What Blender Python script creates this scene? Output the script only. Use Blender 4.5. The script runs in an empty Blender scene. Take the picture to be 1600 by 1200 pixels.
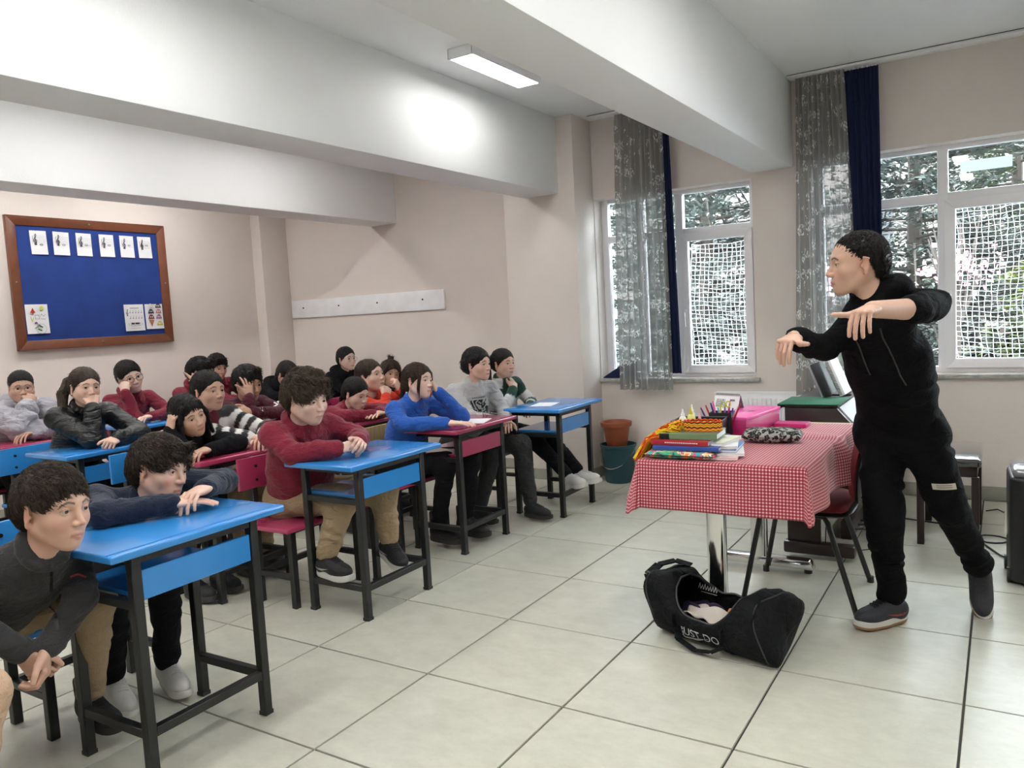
import bpy, bmesh, math, random
import numpy as np
from mathutils import Vector, Matrix
from mathutils.bvhtree import BVHTree

random.seed(7); np.random.seed(7)
SC = bpy.context.scene
COL = SC.collection

# ------------------------------------------------------------------ camera, world, lights, exposure
CAMLOC = Vector((2.514, -2.301, 1.378)); YAW, PIT, ROL, FPX = .56244, .08707, -.05477, 1226.0
fwd = Vector((-math.sin(YAW)*math.cos(PIT), math.cos(YAW)*math.cos(PIT), -math.sin(PIT)))
rgt = Vector((math.cos(YAW), math.sin(YAW), 0)); upv = rgt.cross(fwd)
r2 = rgt*math.cos(ROL)+upv*math.sin(ROL); u2 = upv*math.cos(ROL)-rgt*math.sin(ROL)
cam = bpy.data.cameras.new('camera'); camo = bpy.data.objects.new('camera', cam); COL.objects.link(camo)
camo.matrix_world = Matrix(((r2.x, u2.x, -fwd.x, CAMLOC.x), (r2.y, u2.y, -fwd.y, CAMLOC.y), (r2.z, u2.z, -fwd.z, CAMLOC.z), (0, 0, 0, 1)))
cam.sensor_width = 36; cam.lens = FPX/1600*36; cam.clip_start = .05; cam.clip_end = 200
SC.camera = camo
SC.view_settings.view_transform = 'Standard'; SC.view_settings.look = 'None'
SC.view_settings.gamma = 1; SC.view_settings.use_curve_mapping = False
SC.view_settings.exposure = 3.22
PANEL_STRENGTH = 2.4; FILL_PANEL_STRENGTH = 4.6; SKY_STRENGTH = 3.0
w = bpy.data.worlds.new('world'); SC.world = w; w.use_nodes = True
w.node_tree.nodes['Background'].inputs[0].default_value = (.86, .93, 1.0, 1)
w.node_tree.nodes['Background'].inputs[1].default_value = SKY_STRENGTH
SC.cycles.use_denoising = True
SC.cycles.max_bounces = 8; SC.cycles.diffuse_bounces = 5; SC.cycles.transparent_max_bounces = 12
def portal(x0, x1, z0, z1, y):
    l = bpy.data.lights.new('window_portal', 'AREA'); l.shape = 'RECTANGLE'; l.size = x1-x0; l.size_y = z1-z0
    l.cycles.is_portal = True
    o = bpy.data.objects.new('window_portal', l); COL.objects.link(o)
    o.location = ((x0+x1)/2, y, (z0+z1)/2); o.rotation_euler = (-math.pi/2, 0, 0)
portal(-.3, .93, .83, 2.3, 3.9); portal(1.3, 3.3, .83, 2.3, 3.9); portal(3.8, 5.9, .83, 2.3, 3.9)

# ------------------------------------------------------------------ helpers
def lin(h):
    h = h.lstrip('#'); c = [int(h[i:i+2], 16)/255 for i in (0, 2, 4)]
    return tuple(x/12.92 if x <= .04045 else ((x+.055)/1.055)**2.4 for x in c)
MATS = {}
def mat(name, color, rough=.6, metal=0, bump=0, bscale=40, var=0, vscale=6, spec=.5, coat=0, sheen=0, sss=0, emit=0, stretch=(1, 1, 1), attr=None, obump=0, wr=0):
    if name in MATS: return MATS[name]
    if isinstance(color, str): color = lin(color)
    m = bpy.data.materials.new(name); m.use_nodes = True; nt = m.node_tree; N = nt.nodes; L = nt.links
    b = N['Principled BSDF']; b.inputs['Base Color'].default_value = (*color, 1); b.inputs['Roughness'].default_value = rough
    b.inputs['Metallic'].default_value = metal; b.inputs['Specular IOR Level'].default_value = spec
    b.inputs['Coat Weight'].default_value = coat; b.inputs['Sheen Weight'].default_value = sheen
    if sss: b.inputs['Subsurface Weight'].default_value = sss; b.inputs['Subsurface Radius'].default_value = (.012, .005, .003)
    if emit: b.inputs['Emission Color'].default_value = (*color, 1); b.inputs['Emission Strength'].default_value = emit
    tc = N.new('ShaderNodeTexCoord'); mp = N.new('ShaderNodeMapping'); mp.inputs['Scale'].default_value = stretch
    L.new(tc.outputs['Object'], mp.inputs[0])
    src = None
    if attr:
        a = N.new('ShaderNodeAttribute'); a.attribute_name = attr; src = a.outputs['Color']; L.new(src, b.inputs['Base Color'])
    if var:
        n = N.new('ShaderNodeTexNoise'); n.inputs['Scale'].default_value = vscale; n.inputs['Detail'].default_value = 5
        L.new(mp.outputs[0], n.inputs['Vector'])
        mr = N.new('ShaderNodeMapRange'); mr.inputs[1].default_value = .3; mr.inputs[2].default_value = .7
        mr.inputs[3].default_value = 1-var; mr.inputs[4].default_value = 1+var
        L.new(n.outputs['Fac'], mr.inputs[0])
        vm = N.new('ShaderNodeVectorMath'); vm.operation = 'SCALE'; vm.inputs[0].default_value = color
        if src: L.new(src, vm.inputs[0])
        L.new(mr.outputs[0], vm.inputs['Scale']); L.new(vm.outputs[0], b.inputs['Base Color'])
    if bump:
        n = N.new('ShaderNodeTexNoise'); n.inputs['Scale'].default_value = bscale; n.inputs['Detail'].default_value = 4
        L.new(mp.outputs[0], n.inputs['Vector'])
        bp = N.new('ShaderNodeBump'); bp.inputs['Strength'].default_value = bump; bp.inputs['Distance'].default_value = .01
        L.new(n.outputs['Fac'], bp.inputs['Height']); L.new(bp.outputs[0], b.inputs['Normal'])
    if wr:
        n2 = N.new('ShaderNodeTexNoise'); n2.inputs['Scale'].default_value = 11; n2.inputs['Detail'].default_value = 2.5; n2.inputs['Distortion'].default_value = 1.6
        mp2 = N.new('ShaderNodeMapping'); mp2.inputs['Scale'].default_value = (1, 1, 1.7); mp2.inputs['Rotation'].default_value = (.5, .4, 0); L.new(tc.outputs['Object'], mp2.inputs[0]); L.new(mp2.outputs[0], n2.inputs['Vector'])
        b2 = N.new('ShaderNodeBump'); b2.inputs['Strength'].default_value = wr; b2.inputs['Distance'].default_value = .03; L.new(n2.outputs['Fac'], b2.inputs['Height'])
        if bump: L.new(b2.outputs[0], bp.inputs['Normal'])
        else: L.new(b2.outputs[0], b.inputs['Normal'])
    MATS[name] = m
    return m
def rot(rx=0, ry=0, rz=0): return Matrix.Rotation(rz, 3, 'Z') @ Matrix.Rotation(ry, 3, 'Y') @ Matrix.Rotation(rx, 3, 'X')
def link(o, parent=None):
    COL.objects.link(o)
    if parent is not None: o.parent = parent
    return o
def tag(o, label=None, cat=None, group=None, kind=None):
    if label: o['label'] = label
    if cat: o['category'] = cat
    if group: o['group'] = group
    if kind: o['kind'] = kind
    return o
def empty(name, loc, rz=0, label=None, cat=None, group=None):
    o = bpy.data.objects.new(name, None); o.location = loc; o.rotation_euler = (0, 0, rz); COL.objects.link(o)
    o.empty_display_size = .1
    return tag(o, label, cat, group)
class MB:
    """collects shapes and links them as one mesh object"""
    def __init__(s): s.v = []; s.f = []; s.mi = []; s.uv = None
    def add(s, vs, fs, m=0):
        n = len(s.v); s.v += [tuple(v) for v in vs]; s.f += [tuple(i+n for i in f) for f in fs]; s.mi += [m]*len(fs); return s
    def box(s, c, d, R=None, m=0):
        hx, hy, hz = d[0]/2, d[1]/2, d[2]/2
        vs = [Vector((x, y, z)) for x in (-hx, hx) for y in (-hy, hy) for z in (-hz, hz)]
        if R: vs = [R @ v for v in vs]
        c = Vector(c)
        return s.add([v+c for v in vs], [(0, 1, 3, 2), (4, 6, 7, 5), (0, 4, 5, 1), (2, 3, 7, 6), (0, 2, 6, 4), (1, 5, 7, 3)], m)
    def box2(s, a, b, m=0): return s.box([(a[i]+b[i])/2 for i in range(3)], [abs(b[i]-a[i]) for i in range(3)], None, m)
    def bar(s, a, b, w, h=None, m=0):
        a, b = Vector(a), Vector(b); d = (b-a); l = d.length; d.normalize()
        up = Vector((0, 0, 1)) if abs(d.z) < .95 else Vector((1, 0, 0))
        y = up.cross(d).normalized(); z = d.cross(y)
        return s.box((a+b)/2, (l, w, h or w), Matrix((d, y, z)).transposed(), m)
    def tube(s, pts, r, n=8, cap=True, m=0, closed=False):
        pts = [Vector(p) for p in pts]; k = len(pts); rs = r if hasattr(r, '__len__') else [r]*k
        vs = []; prev = None
        for i, p in enumerate(pts):
            if closed: d = pts[(i+1) % k]-pts[i-1]
            else: d = pts[min(i+1, k-1)]-pts[max(i-1, 0)]
            d.normalize()
            if prev is None:
                up = Vector((0, 0, 1)) if abs(d.z) < .9 else Vector((1, 0, 0)); x = up.cross(d).normalized()
            else: x = (prev-d*prev.dot(d)).normalized()
            prev = x; y = d.cross(x)
            vs += [p+(x*math.cos(t)+y*math.sin(t))*rs[i] for t in [2*math.pi*j/n for j in range(n)]]
        fs = []
        for i in range(k if closed else k-1):
            a, b = i*n, ((i+1) % k)*n
            fs += [(a+j, a+(j+1) % n, b+(j+1) % n, b+j) for j in range(n)]
        if cap and not closed: fs += [tuple(range(n))[::-1], tuple((k-1)*n+j for j in range(n))]
        return s.add(vs, fs, m)
    def lathe(s, prof, c=(0, 0, 0), n=24, R=None, m=0, a0=0, a1=2*math.pi):
        c = Vector(c); vs = []
        for r, z in prof:
            for j in range(n):
                t = 2*math.pi*j/n; v = Vector((r*math.cos(t), r*math.sin(t), z)); vs.append((R @ v if R else v)+c)
        fs = []
        for i in range(len(prof)-1):
            fs += [(i*n+j, i*n+(j+1) % n, (i+1)*n+(j+1) % n, (i+1)*n+j) for j in range(n)]
        return s.add(vs, fs, m)
    def prism(s, poly, h, R=None, c=(0, 0, 0), m=0):
        """poly in local xy, extruded along local z by h"""
        n = len(poly); vs = [Vector((x, y, 0)) for x, y in poly]+[Vector((x, y, h)) for x, y in poly]
        if R: vs = [R @ v for v in vs]
        c = Vector(c)
        return s.add([v+c for v in vs], [tuple(range(n))[::-1], tuple(range(n, 2*n))]+[(i, (i+1) % n, n+(i+1) % n, n+i) for i in range(n)], m)
    def mesh(s, name, mats, bevel=0, smooth=False, seg=2):
        me = bpy.data.meshes.new(name); me.from_pydata(s.v, [], s.f)
        for m in (mats if isinstance(mats, (list, tuple)) else [mats]): me.materials.append(m)
        me.polygons.foreach_set('material_index', s.mi)
        if bevel or True:
            bm = bmesh.new(); bm.from_mesh(me)
            if bevel:
                bmesh.ops.bevel(bm, geom=[e for e in bm.edges if len(e.link_faces) == 2 and e.calc_face_angle(0) > .6], offset=bevel, segments=seg, profile=.5, affect='EDGES', clamp_overlap=True)
            bmesh.ops.recalc_face_normals(bm, faces=bm.faces)
            bm.to_mesh(me); bm.free()
        if smooth or bevel: me.shade_smooth(); me.set_sharp_from_angle(angle=math.radians(38))
        return me
    def build(s, name, mats, parent=None, bevel=0, smooth=False, loc=None, seg=2):
        o = bpy.data.objects.new(name, s.mesh(name, mats, bevel, smooth, seg))
        if loc is not None: o.location = loc
        return link(o, parent)
def copy_tree(o, parent=None):
    c = o.copy(); COL.objects.link(c); c.parent = parent
    for ch in o.children: copy_tree(ch, c)
    return c
def npmesh(name, V, F, mats, smooth=True):
    """V (n,3) array, F (m,4) quads"""
    me = bpy.data.meshes.new(name); n = len(V); m = len(F); k = F.shape[1]
    me.vertices.add(n); me.vertices.foreach_set('co', np.asarray(V, np.float32).ravel())
    me.loops.add(m*k); me.loops.foreach_set('vertex_index', np.asarray(F, np.int32).ravel())
    me.polygons.add(m); me.polygons.foreach_set('loop_start', np.arange(m, dtype=np.int32)*k)
    try: me.polygons.foreach_set('loop_total', np.full(m, k, np.int32))
    except Exception: pass
    me.update(calc_edges=True)
    for mm in (mats if isinstance(mats, (list, tuple)) else [mats]): me.materials.append(mm)
    if smooth: me.shade_smooth()
    return me
def text_mesh(body, size, extr=.0):
    c = bpy.data.curves.new('lettering', 'FONT'); c.body = body; c.size = size; c.extrude = extr; c.align_x = 'CENTER'; c.align_y = 'CENTER'
    o = bpy.data.objects.new('lettering', c); COL.objects.link(o)
    dg = bpy.context.evaluated_depsgraph_get(); me = bpy.data.meshes.new_from_object(o.evaluated_get(dg))
    bpy.data.objects.remove(o); bpy.data.curves.remove(c)
    return me

# ------------------------------------------------------------------ materials
M = {}
M['wall'] = mat('beige_wall_paint', (.75, .685, .635), .75, bump=.12, bscale=90, var=.03, vscale=2)
M['white'] = mat('white_ceiling_paint', (.85, .865, .87), .6, bump=.12, bscale=120, var=.015, vscale=2)
M['pvc'] = mat('white_pvc', (.88, .88, .90), .3)
M['stone'] = mat('grey_marble_sill', (.42, .42, .40), .35, var=.25, vscale=25)
M['grout'] = mat('dark_grout', (.07, .065, .06), .9)
M['black_metal'] = mat('black_painted_steel', (.012, .013, .014), .38, var=.3, vscale=30)
M['blue_ply'] = mat('blue_painted_board', (.028, .23, .60), .22, bump=.06, bscale=12, var=.10, vscale=3, coat=.4)
M['mag_ply'] = mat('magenta_painted_board', (.36, .035, .10), .22, bump=.06, bscale=12, var=.10, vscale=3, coat=.4)
M['ply'] = mat('bare_plywood', (.36, .24, .08), .5, var=.2, vscale=9, stretch=(1, 8, 1))
M['bolt'] = mat('dark_bolt', (.02, .02, .025), .4, metal=.7)
M['chrome'] = mat('chrome', (.75, .75, .75), .12, metal=1)
M['black_plastic'] = mat('black_plastic', (.015, .015, .017), .45)
M['paper'] = mat('white_paper', (.82, .83, .85), .7)
M['glass'] = None
def tile_mat():
    m = bpy.data.materials.new('stone_look_floor_tile'); m.use_nodes = True; N = m.node_tree.nodes; L = m.node_tree.links; b = N['Principled BSDF']
    tc = N.new('ShaderNodeTexCoord'); oi = N.new('ShaderNodeObjectInfo')
    ad = N.new('ShaderNodeVectorMath'); ad.operation = 'ADD'; L.new(tc.outputs['Object'], ad.inputs[0])
    sc = N.new('ShaderNodeVectorMath'); sc.operation = 'SCALE'; cx = N.new('ShaderNodeCombineXYZ')
    for i in range(3): L.new(oi.outputs['Random'], cx.inputs[i])
    L.new(cx.outputs[0], sc.inputs[0]); sc.inputs['Scale'].default_value = 37; L.new(sc.outputs[0], ad.inputs[1])
    mp = N.new('ShaderNodeMapping'); mp.inputs['Scale'].default_value = (1, 1.5, 1); L.new(ad.outputs[0], mp.inputs[0])
    n = N.new('ShaderNodeTexNoise'); n.inputs['Scale'].default_value = 7; n.inputs['Detail'].default_value = 10; n.inputs['Roughness'].default_value = .75; n.inputs['Distortion'].default_value = .15
    L.new(mp.outputs[0], n.inputs['Vector'])
    r = N.new('ShaderNodeValToRGB'); r.color_ramp.elements[0].position = .3; r.color_ramp.elements[0].color = (.46, .46, .385, 1)
    r.color_ramp.elements[1].position = .72; r.color_ramp.elements[1].color = (.60, .60, .51, 1)
    L.new(n.outputs['Fac'], r.inputs[0]); L.new(r.outputs[0], b.inputs['Base Color'])
    mr = N.new('ShaderNodeMapRange'); mr.inputs[3].default_value = .22; mr.inputs[4].default_value = .42
    L.new(n.outputs['Fac'], mr.inputs[0]); L.new(mr.outputs[0], b.inputs['Roughness'])
    bp = N.new('ShaderNodeBump'); bp.inputs['Strength'].default_value = .06; L.new(n.outputs['Fac'], bp.inputs['Height']); L.new(bp.outputs[0], b.inputs['Normal'])
    return m
M['tile'] = tile_mat()
def glass_mat():
    m = bpy.data.materials.new('window_glass'); m.use_nodes = True; N = m.node_tree.nodes; L = m.node_tree.links
    N.remove(N['Principled BSDF']); out = N['Material Output']
    t = N.new('ShaderNodeBsdfTransparent'); t.inputs[0].default_value = (.93, .95, .95, 1); g = N.new('ShaderNodeBsdfGlossy'); g.inputs['Roughness'].default_value = .02
    mx = N.new('ShaderNodeMixShader'); fr = N.new('ShaderNodeFresnel'); fr.inputs[0].default_value = 1.35
    L.new(fr.outputs[0], mx.inputs[0]); L.new(t.outputs[0], mx.inputs[1]); L.new(g.outputs[0], mx.inputs[2]); L.new(mx.outputs[0], out.inputs[0])
    return m
M['glass'] = glass_mat()
def translucent(name, c):
    m = bpy.data.materials.new(name); m.use_nodes = True; N = m.node_tree.nodes; L = m.node_tree.links; N.remove(N['Principled BSDF'])
    d = N.new('ShaderNodeBsdfDiffuse'); t = N.new('ShaderNodeBsdfTranslucent'); d.inputs[0].default_value = (*c, 1); t.inputs[0].default_value = (*c, 1)
    x = N.new('ShaderNodeMixShader'); L.new(d.outputs[0], x.inputs[1]); L.new(t.outputs[0], x.inputs[2]); L.new(x.outputs[0], N['Material Output'].inputs[0]); return m

# ------------------------------------------------------------------ room shell
ZC = 2.913; YW = 3.63; YC = 3.295; XC = -.34; XB = -4.10; XR = 6.4; YF = -4.6
def struct(o): o['kind'] = 'structure'; return o
floor = MB().box2((XB-.2, YF, -.06), (XR, YW+.3, -.008)).build('floor', M['grout']); struct(floor)
tm = MB().box((0, 0, 0), (.592, .592, .02)).mesh('tile', M['tile'], bevel=.0015, seg=1)
for i in range(-7, 11):
    for j in range(-4, 7):
        x0, y0 = i*.6, j*.6-.6
        if x0+.6 > XR: continue
        ya, yb = y0, min(y0+.6, YW); xa = max(x0, XB)
        if yb-ya < .03 or x0+.6-xa < .03: continue
        if y0 < -3.0 : continue
        t = bpy.data.objects.new('tile', tm); link(t, floor)
        t.location = ((xa+x0+.6)/2, (ya+yb)/2, -.01+random.uniform(-.0002, .0002)); t.scale = ((x0+.6-xa)/.6, (yb-ya)/.6, 1)
        t.rotation_euler[2] = 0
struct(MB().box2((XB-.2, YF, ZC), (XR, YW+.3, ZC+.2)).build('ceiling', M['white']))
struct(MB().box2((XB-.2, YF, -.05), (XB, YW+.3, ZC)).build('wall_left', M['wall']))
struct(MB().box2((XR, YF, -.05), (XR+.2, YW+.3, ZC)).build('wall_right', M['wall']))
struct(MB().box2((XB-.2, YF-.2, -.05), (XR+.2, YF, ZC)).build('wall_behind_camera', M['wall']))
W1 = (-.335, .945, .815, 2.285); W2 = (1.36, 3.35, .835, 2.345); W3 = (3.75, 5.85, .835, 2.345)
wl = MB(); y0, y1 = YW, YW+.25
wl.box2((XB-.2, y0, -.05), (W1[0], y1, ZC)); wl.box2((W1[1], y0, -.05), (W2[0], y1, ZC)); wl.box2((W2[1], y0, -.05), (W3[0], y1, ZC)); wl.box2((W3[1], y0, -.05), (XR+.2, y1, ZC))
for W in (W1, W2, W3):
    wl.box2((W[0], y0, -.05), (W[1], y1, W[2])); wl.box2((W[0], y0, W[3]), (W[1], y1, ZC))
struct(wl.build('wall_window_side', M['wall']))
struct(MB().box2((-1.0, YC, -.05), (XC, YW, ZC)).build('trim_1', M['wall'], bevel=.004))          # pilaster
struct(MB().box2((XB, 3.28, -.05), (-3.96, YW, ZC)).build('trim_2', M['wall'], bevel=.004))       # corner pilaster
for k, (xa, xb, ye) in enumerate(((.941, 1.242, YW), (-.80, -.482, YC+.01), (-2.765, -2.435, YW), (2.95, 3.25, YW))):
    struct(MB().box2((xa, YF, 2.32), (xb, ye, ZC)).build('trim_%d' % (k+3), M['white'], bevel=.006))
# tiled baseboard pieces
def baseboard(name, a, b, nrm):
    a, b = Vector(a), Vector(b); L_ = (b-a).length; d = (b-a)/L_; o = empty(name, (0, 0, 0)); struct(o)
    n = max(1, round(L_/.6)); n_ = Vector(nrm)
    for i in range(n):
        p = a+d*(L_*(i+.5)/n)+n_*.005; w_ = L_/n-.004
        sx = w_ if abs(d.x) > .5 else .012; sy = w_ if abs(d.y) > .5 else .012
        MB().box((p.x, p.y, .045), (sx, sy, .09)).build('base_tile', M['base'], o, bevel=.001, seg=1)
M['base'] = mat('grey_base_tile', (.33, .33, .28), .4, var=.12, vscale=8)
baseboard('baseboard_window', (XC, YW, 0), (XR, YW, 0), (0, -1, 0))
baseboard('baseboard_column', (-1.0, YC, 0), (XC, YC, 0), (0, -1, 0))
baseboard('baseboard_side', (XC, YC, 0), (XC, YW, 0), (1, 0, 0))
baseboard('baseboard_strip', (-3.96, YW, 0), (-1.0, YW, 0), (0, -1, 0))
baseboard('baseboard_left', (XB, -3.0, 0), (XB, 3.28, 0), (1, 0, 0))

# windows: frame, mullions, panes, sashes
def window(name, W, mullx, transz, sashes, yf=3.79):
    o = struct(empty(name, (0, 0, 0)))
    x0, x1, z0, z1 = W; fw = .055; yd = .06
    f = MB()
    for a, b in (((x0, z0), (x0+fw, z1)), ((x1-fw, z0), (x1, z1)), ((x0+fw, z0), (x1-fw, z0+fw*.7)), ((x0+fw, z1-fw*.55), (x1-fw, z1))):
        f.box2((a[0], yf-yd/2, a[1]), (b[0], yf+yd/2, b[1]))
    f.build('frame', M['pvc'], o, bevel=.004)
    zt0, zt1 = transz
    for (a, b) in mullx: MB().box2((a, yf-yd/2-.003, z0+fw*.6), (b, yf+yd/2, z1-fw*.4)).build('mullion', M['pvc'], o, bevel=.006)
    edges = [x0+fw]+[q for ab in mullx for q in ab]+[x1-fw]
    for i in range(0, len(edges), 2):
        a, b = edges[i], edges[i+1]
        MB().box2((a-.003, yf-yd/2, zt0), (b+.003, yf+yd/2, zt1)).build('transom', M['pvc'], o, bevel=.006)
        MB().box2((a-.01, yf+.005, zt1-.01), (b+.01, yf+.011, z1-fw*.3)).build('pane', M['glass'], o)
        if (i//2) not in sashes: MB().box2((a-.01, yf+.005, z0+fw*.5), (b+.01, yf+.011, zt0+.01)).build('pane', M['glass'], o)
    for i in sashes:
        a, b = edges[2*i]-.02, edges[2*i+1]+.02; za, zb = z0+.03, zt0+.012; sw = .062; ys = yf-yd/2-.03
        s_ = MB()
        # mitred sash members
        for (p, q, p2, q2) in (((a, za), (a, zb), (a+sw, za+sw), (a+sw, zb-sw)), ((b, zb), (b, za), (b-sw, zb-sw), (b-sw, za+sw)), ((a, zb), (b, zb), (a+sw, zb-sw), (b-sw, zb-sw)), ((b, za), (a, za), (b-sw, za+sw), (a+sw, za+sw))):
            vs = [(p[0], ys, p[1]), (q[0], ys, q[1]), (q2[0], ys, q2[1]), (p2[0], ys, p2[1])]
            vs2 = [(x, ys+.05, z) for x, _, z in vs]
            s_.add(vs+vs2, [(0, 1, 2, 3), (7, 6, 5, 4), (0, 4, 5, 1), (1, 5, 6, 2), (2, 6, 7, 3), (3, 7, 4, 0)])
        so = s_.build('sash', M['pvc'], o, bevel=.003)
        MB().box2((a+sw-.01, ys+.02, za+sw-.01), (b-sw+.01, ys+.026, zb-sw+.01)).build('pane', M['glass'], so)
        hz = (za+zb)/2-.08
        h = MB().box((a+.03, ys-.004, hz), (.026, .01, .07)).box((a+.03, ys-.022, hz+.01), (.014, .03, .014)).bar((a+.03, ys-.036, hz+.015), (a+.036, ys-.036, hz-.10), .018, .012)
        h.build('window_handle', M['pvc'], so, bevel=.004)
        for hz in (za+.13, zb-.13): MB().tube([(b-.004, ys-.006, hz-.04), (b-.004, ys-.006, hz+.04)], .008, 8).build('hinge', M['pvc'], so)
    return o
w1 = window('window_1', W1, [(-.02, .035), (.30, .365)], (1.93, 1.985), [2])
w2 = window('window_2', W2, [(2.135, 2.2), (2.86, 2.92)], (1.97, 2.035), [1])
w3 = window('window_3_added', W3, [(4.4, 4.465), (5.1, 5.165)], (1.97, 2.035), [1])  # unseen window, added further right to let in more daylight
for n_, W in (('trim_7', W1), ('trim_8', W2), ('trim_9', W3)):
    struct(MB().box2((W[0]-.0, YW-.035, W[2]-.03), (W[1]+.03, YW+.2, W[2]-.001)).build(n_, M['stone'], bevel=.004))
# curtain rails on the ceiling
for x0_, x1_, lb in ((-.28, .935, 'short white curtain rail on the ceiling above the open window'), (1.25, 3.6, 'long white curtain rail on the ceiling above the window behind the teacher')):
    r = MB().box2((x0_, 3.455, ZC-.018), (x1_, 3.535, ZC-.001)).build('curtain_rail', M['pvc'], bevel=.002); tag(r, lb, 'curtain rail')
    MB().box2((x0_, 3.45, ZC-.004), (x1_, 3.453, ZC-.001)).build('groove', M['bolt'], r)
# nets outside the sashes
M['cord'] = mat('white_net_cord', (.9, .92, .9), .7)
def net(x0, x1, z0, z1, label, seed):
    R_ = random.Random(seed); step = .036; nx = int((x1-x0)/step)+1; nz = int((z1-z0)/step)+1
    o = empty('window_net', (x0, 3.93, z0), label=label, cat='net')
    def P(i, j):
        u, v = i*step, j*step
        return (u+.012*math.sin(v*7+seed)+.004*math.sin(i*2.1+j), .01*math.sin(u*6), v+.016*math.sin(u*6+v*2+seed)+.004*math.sin(j*1.7+i*.9))
    for i in range(nx): MB().tube([P(i, j) for j in range(nz)], .0013, 4).build('cord', M['cord'], o)
    for j in range(nz): MB().tube([P(i, j) for i in range(nx)], .0013, 4).build('cord', M['cord'], o)
net(.36, .86, .86, 1.90, 'white square mesh net outside the narrow open window sash', 1)
net(2.2, 2.9, .88, 1.96, 'white square mesh net outside the wide sash behind the teacher', 2)
wt = MB().box2((2.27, 3.775, 2.155), (2.56, 3.777, 2.225)).build('glass_sticker', translucent('sticker_film', (.8, .9, .88))); wt.rotation_euler = (0, 0, 0)
tag(wt, 'pale rectangular sticker on the upper pane above the teacher', 'sticker')
# radiator
rad = empty('radiator', (1.16, 3.56, 0), label='white ribbed panel radiator on the wall below the windows', cat='radiator')
rb = MB()
for i in range(31):
    x = -.5+i*(1.0/30); rb.box((x, -.028, .42), (.019, .014, .50))
rb.box((0, -.012, .42), (1.03, .02, .565))
rb.build('front_panel', M['pvc'], rad, bevel=.004)
MB().box((0, .03, .42), (1.03, .03, .56)).build('back_panel', M['pvc'], rad)
g = MB()
for i in range(50): g.box((-.5+i*.0204, .01, .708), (.006, .055, .004))
g.box((0, -.022, .708), (1.03, .008, .012)).box((0, .042, .708), (1.03, .008, .012)).build('top_grille', M['pvc'], rad)
MB().tube([(-.53, .0, .2), (-.56, .0, .2), (-.56, .03, .0)], .01, 8).tube([(-.45, .05, .66), (-.45, .07, .66)], .012).build('pipe', M['pvc'], rad, smooth=True)
for x in (-.4, .4): MB().box((x, .055, .45), (.03, .03, .4)).build('bracket', M['pvc'], rad)

# ceiling light panels
M['panel'] = mat('light_diffuser', (1, .98, .95), .5, emit=PANEL_STRENGTH); M['fill_panel'] = mat('fill_panel_diffuser', (1, .98, .96), .5, emit=FILL_PANEL_STRENGTH)  # second, stronger diffuser serves only the unseen fill panels
def light(x, y, lb, L_=.75, pm='panel'):
    o = empty('ceiling_light', (x, y, ZC), label=lb, cat='ceiling light', group='ceiling light panels')
    f = MB()
    f.box((-.083, 0, -.03), (.012, L_+.02, .058)).box((.083, 0, -.03), (.012, L_+.02, .058)).box((0, -L_/2-.004, -.03), (.17, .012, .058)).box((0, L_/2+.004, -.03), (.17, .012, .058)).box((0, 0, -.01), (.165, L_, .01))
    f.build('housing', M['pvc'], o, bevel=.002, seg=1)
    MB().box((0, 0, -.052), (.152, L_-.004, .008)).build('diffuser', M[pm], o)
light(-.10, 1.87, 'bright rectangular ceiling light between the two white beams near the pilaster')
for x, y, wh in ((.23, -.45, 'over the front desks'), (.23, -1.9, 'over the near left corner'), (.23, -3.3, 'far behind the camera on the left'), (-1.60, 1.9, 'over the third row by the window wall'), (-1.60, .45, 'over the second row'), (-1.60, -1.0, 'over the left aisle'), (-1.60, -2.6, 'behind the left aisle'),
               (-3.35, 1.9, 'in the far corner bay'), (-3.35, .45, 'above the back row'), (-3.35, -1.2, 'left of the notice board'), (2.1, .9, 'above the teacher'), (2.1, -.6, 'above the bag'), (2.1, -2.2, 'above the camera'), (4.4, 1.6, 'at the right end near the window'), (4.4, .0, 'at the right end in the middle'), (4.4, -1.8, 'at the right end behind')):
    light(x, y, 'ceiling light panel out of view, '+wh, pm='fill_panel')  # panels out of view, mostly added, all stronger to light the room evenly

# wall strip with hooks holes
ws = empty('wall_board_strip', (-2.92, YW, 1.565), label='long white painted board strip fixed on the beige wall', cat='wall board')
MB().box((0, -.012, 0), (2.03, .022, .185)).build('board', mat('white_painted_wood', (.84, .85, .86), .5, var=.05, vscale=8), ws, bevel=.002)
for x in (-.84, -.33, .19, .76): MB().tube([(x, -.022, .01), (x, -.026, .01)], .009, 8).build('screw', M['bolt'], ws)

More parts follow.
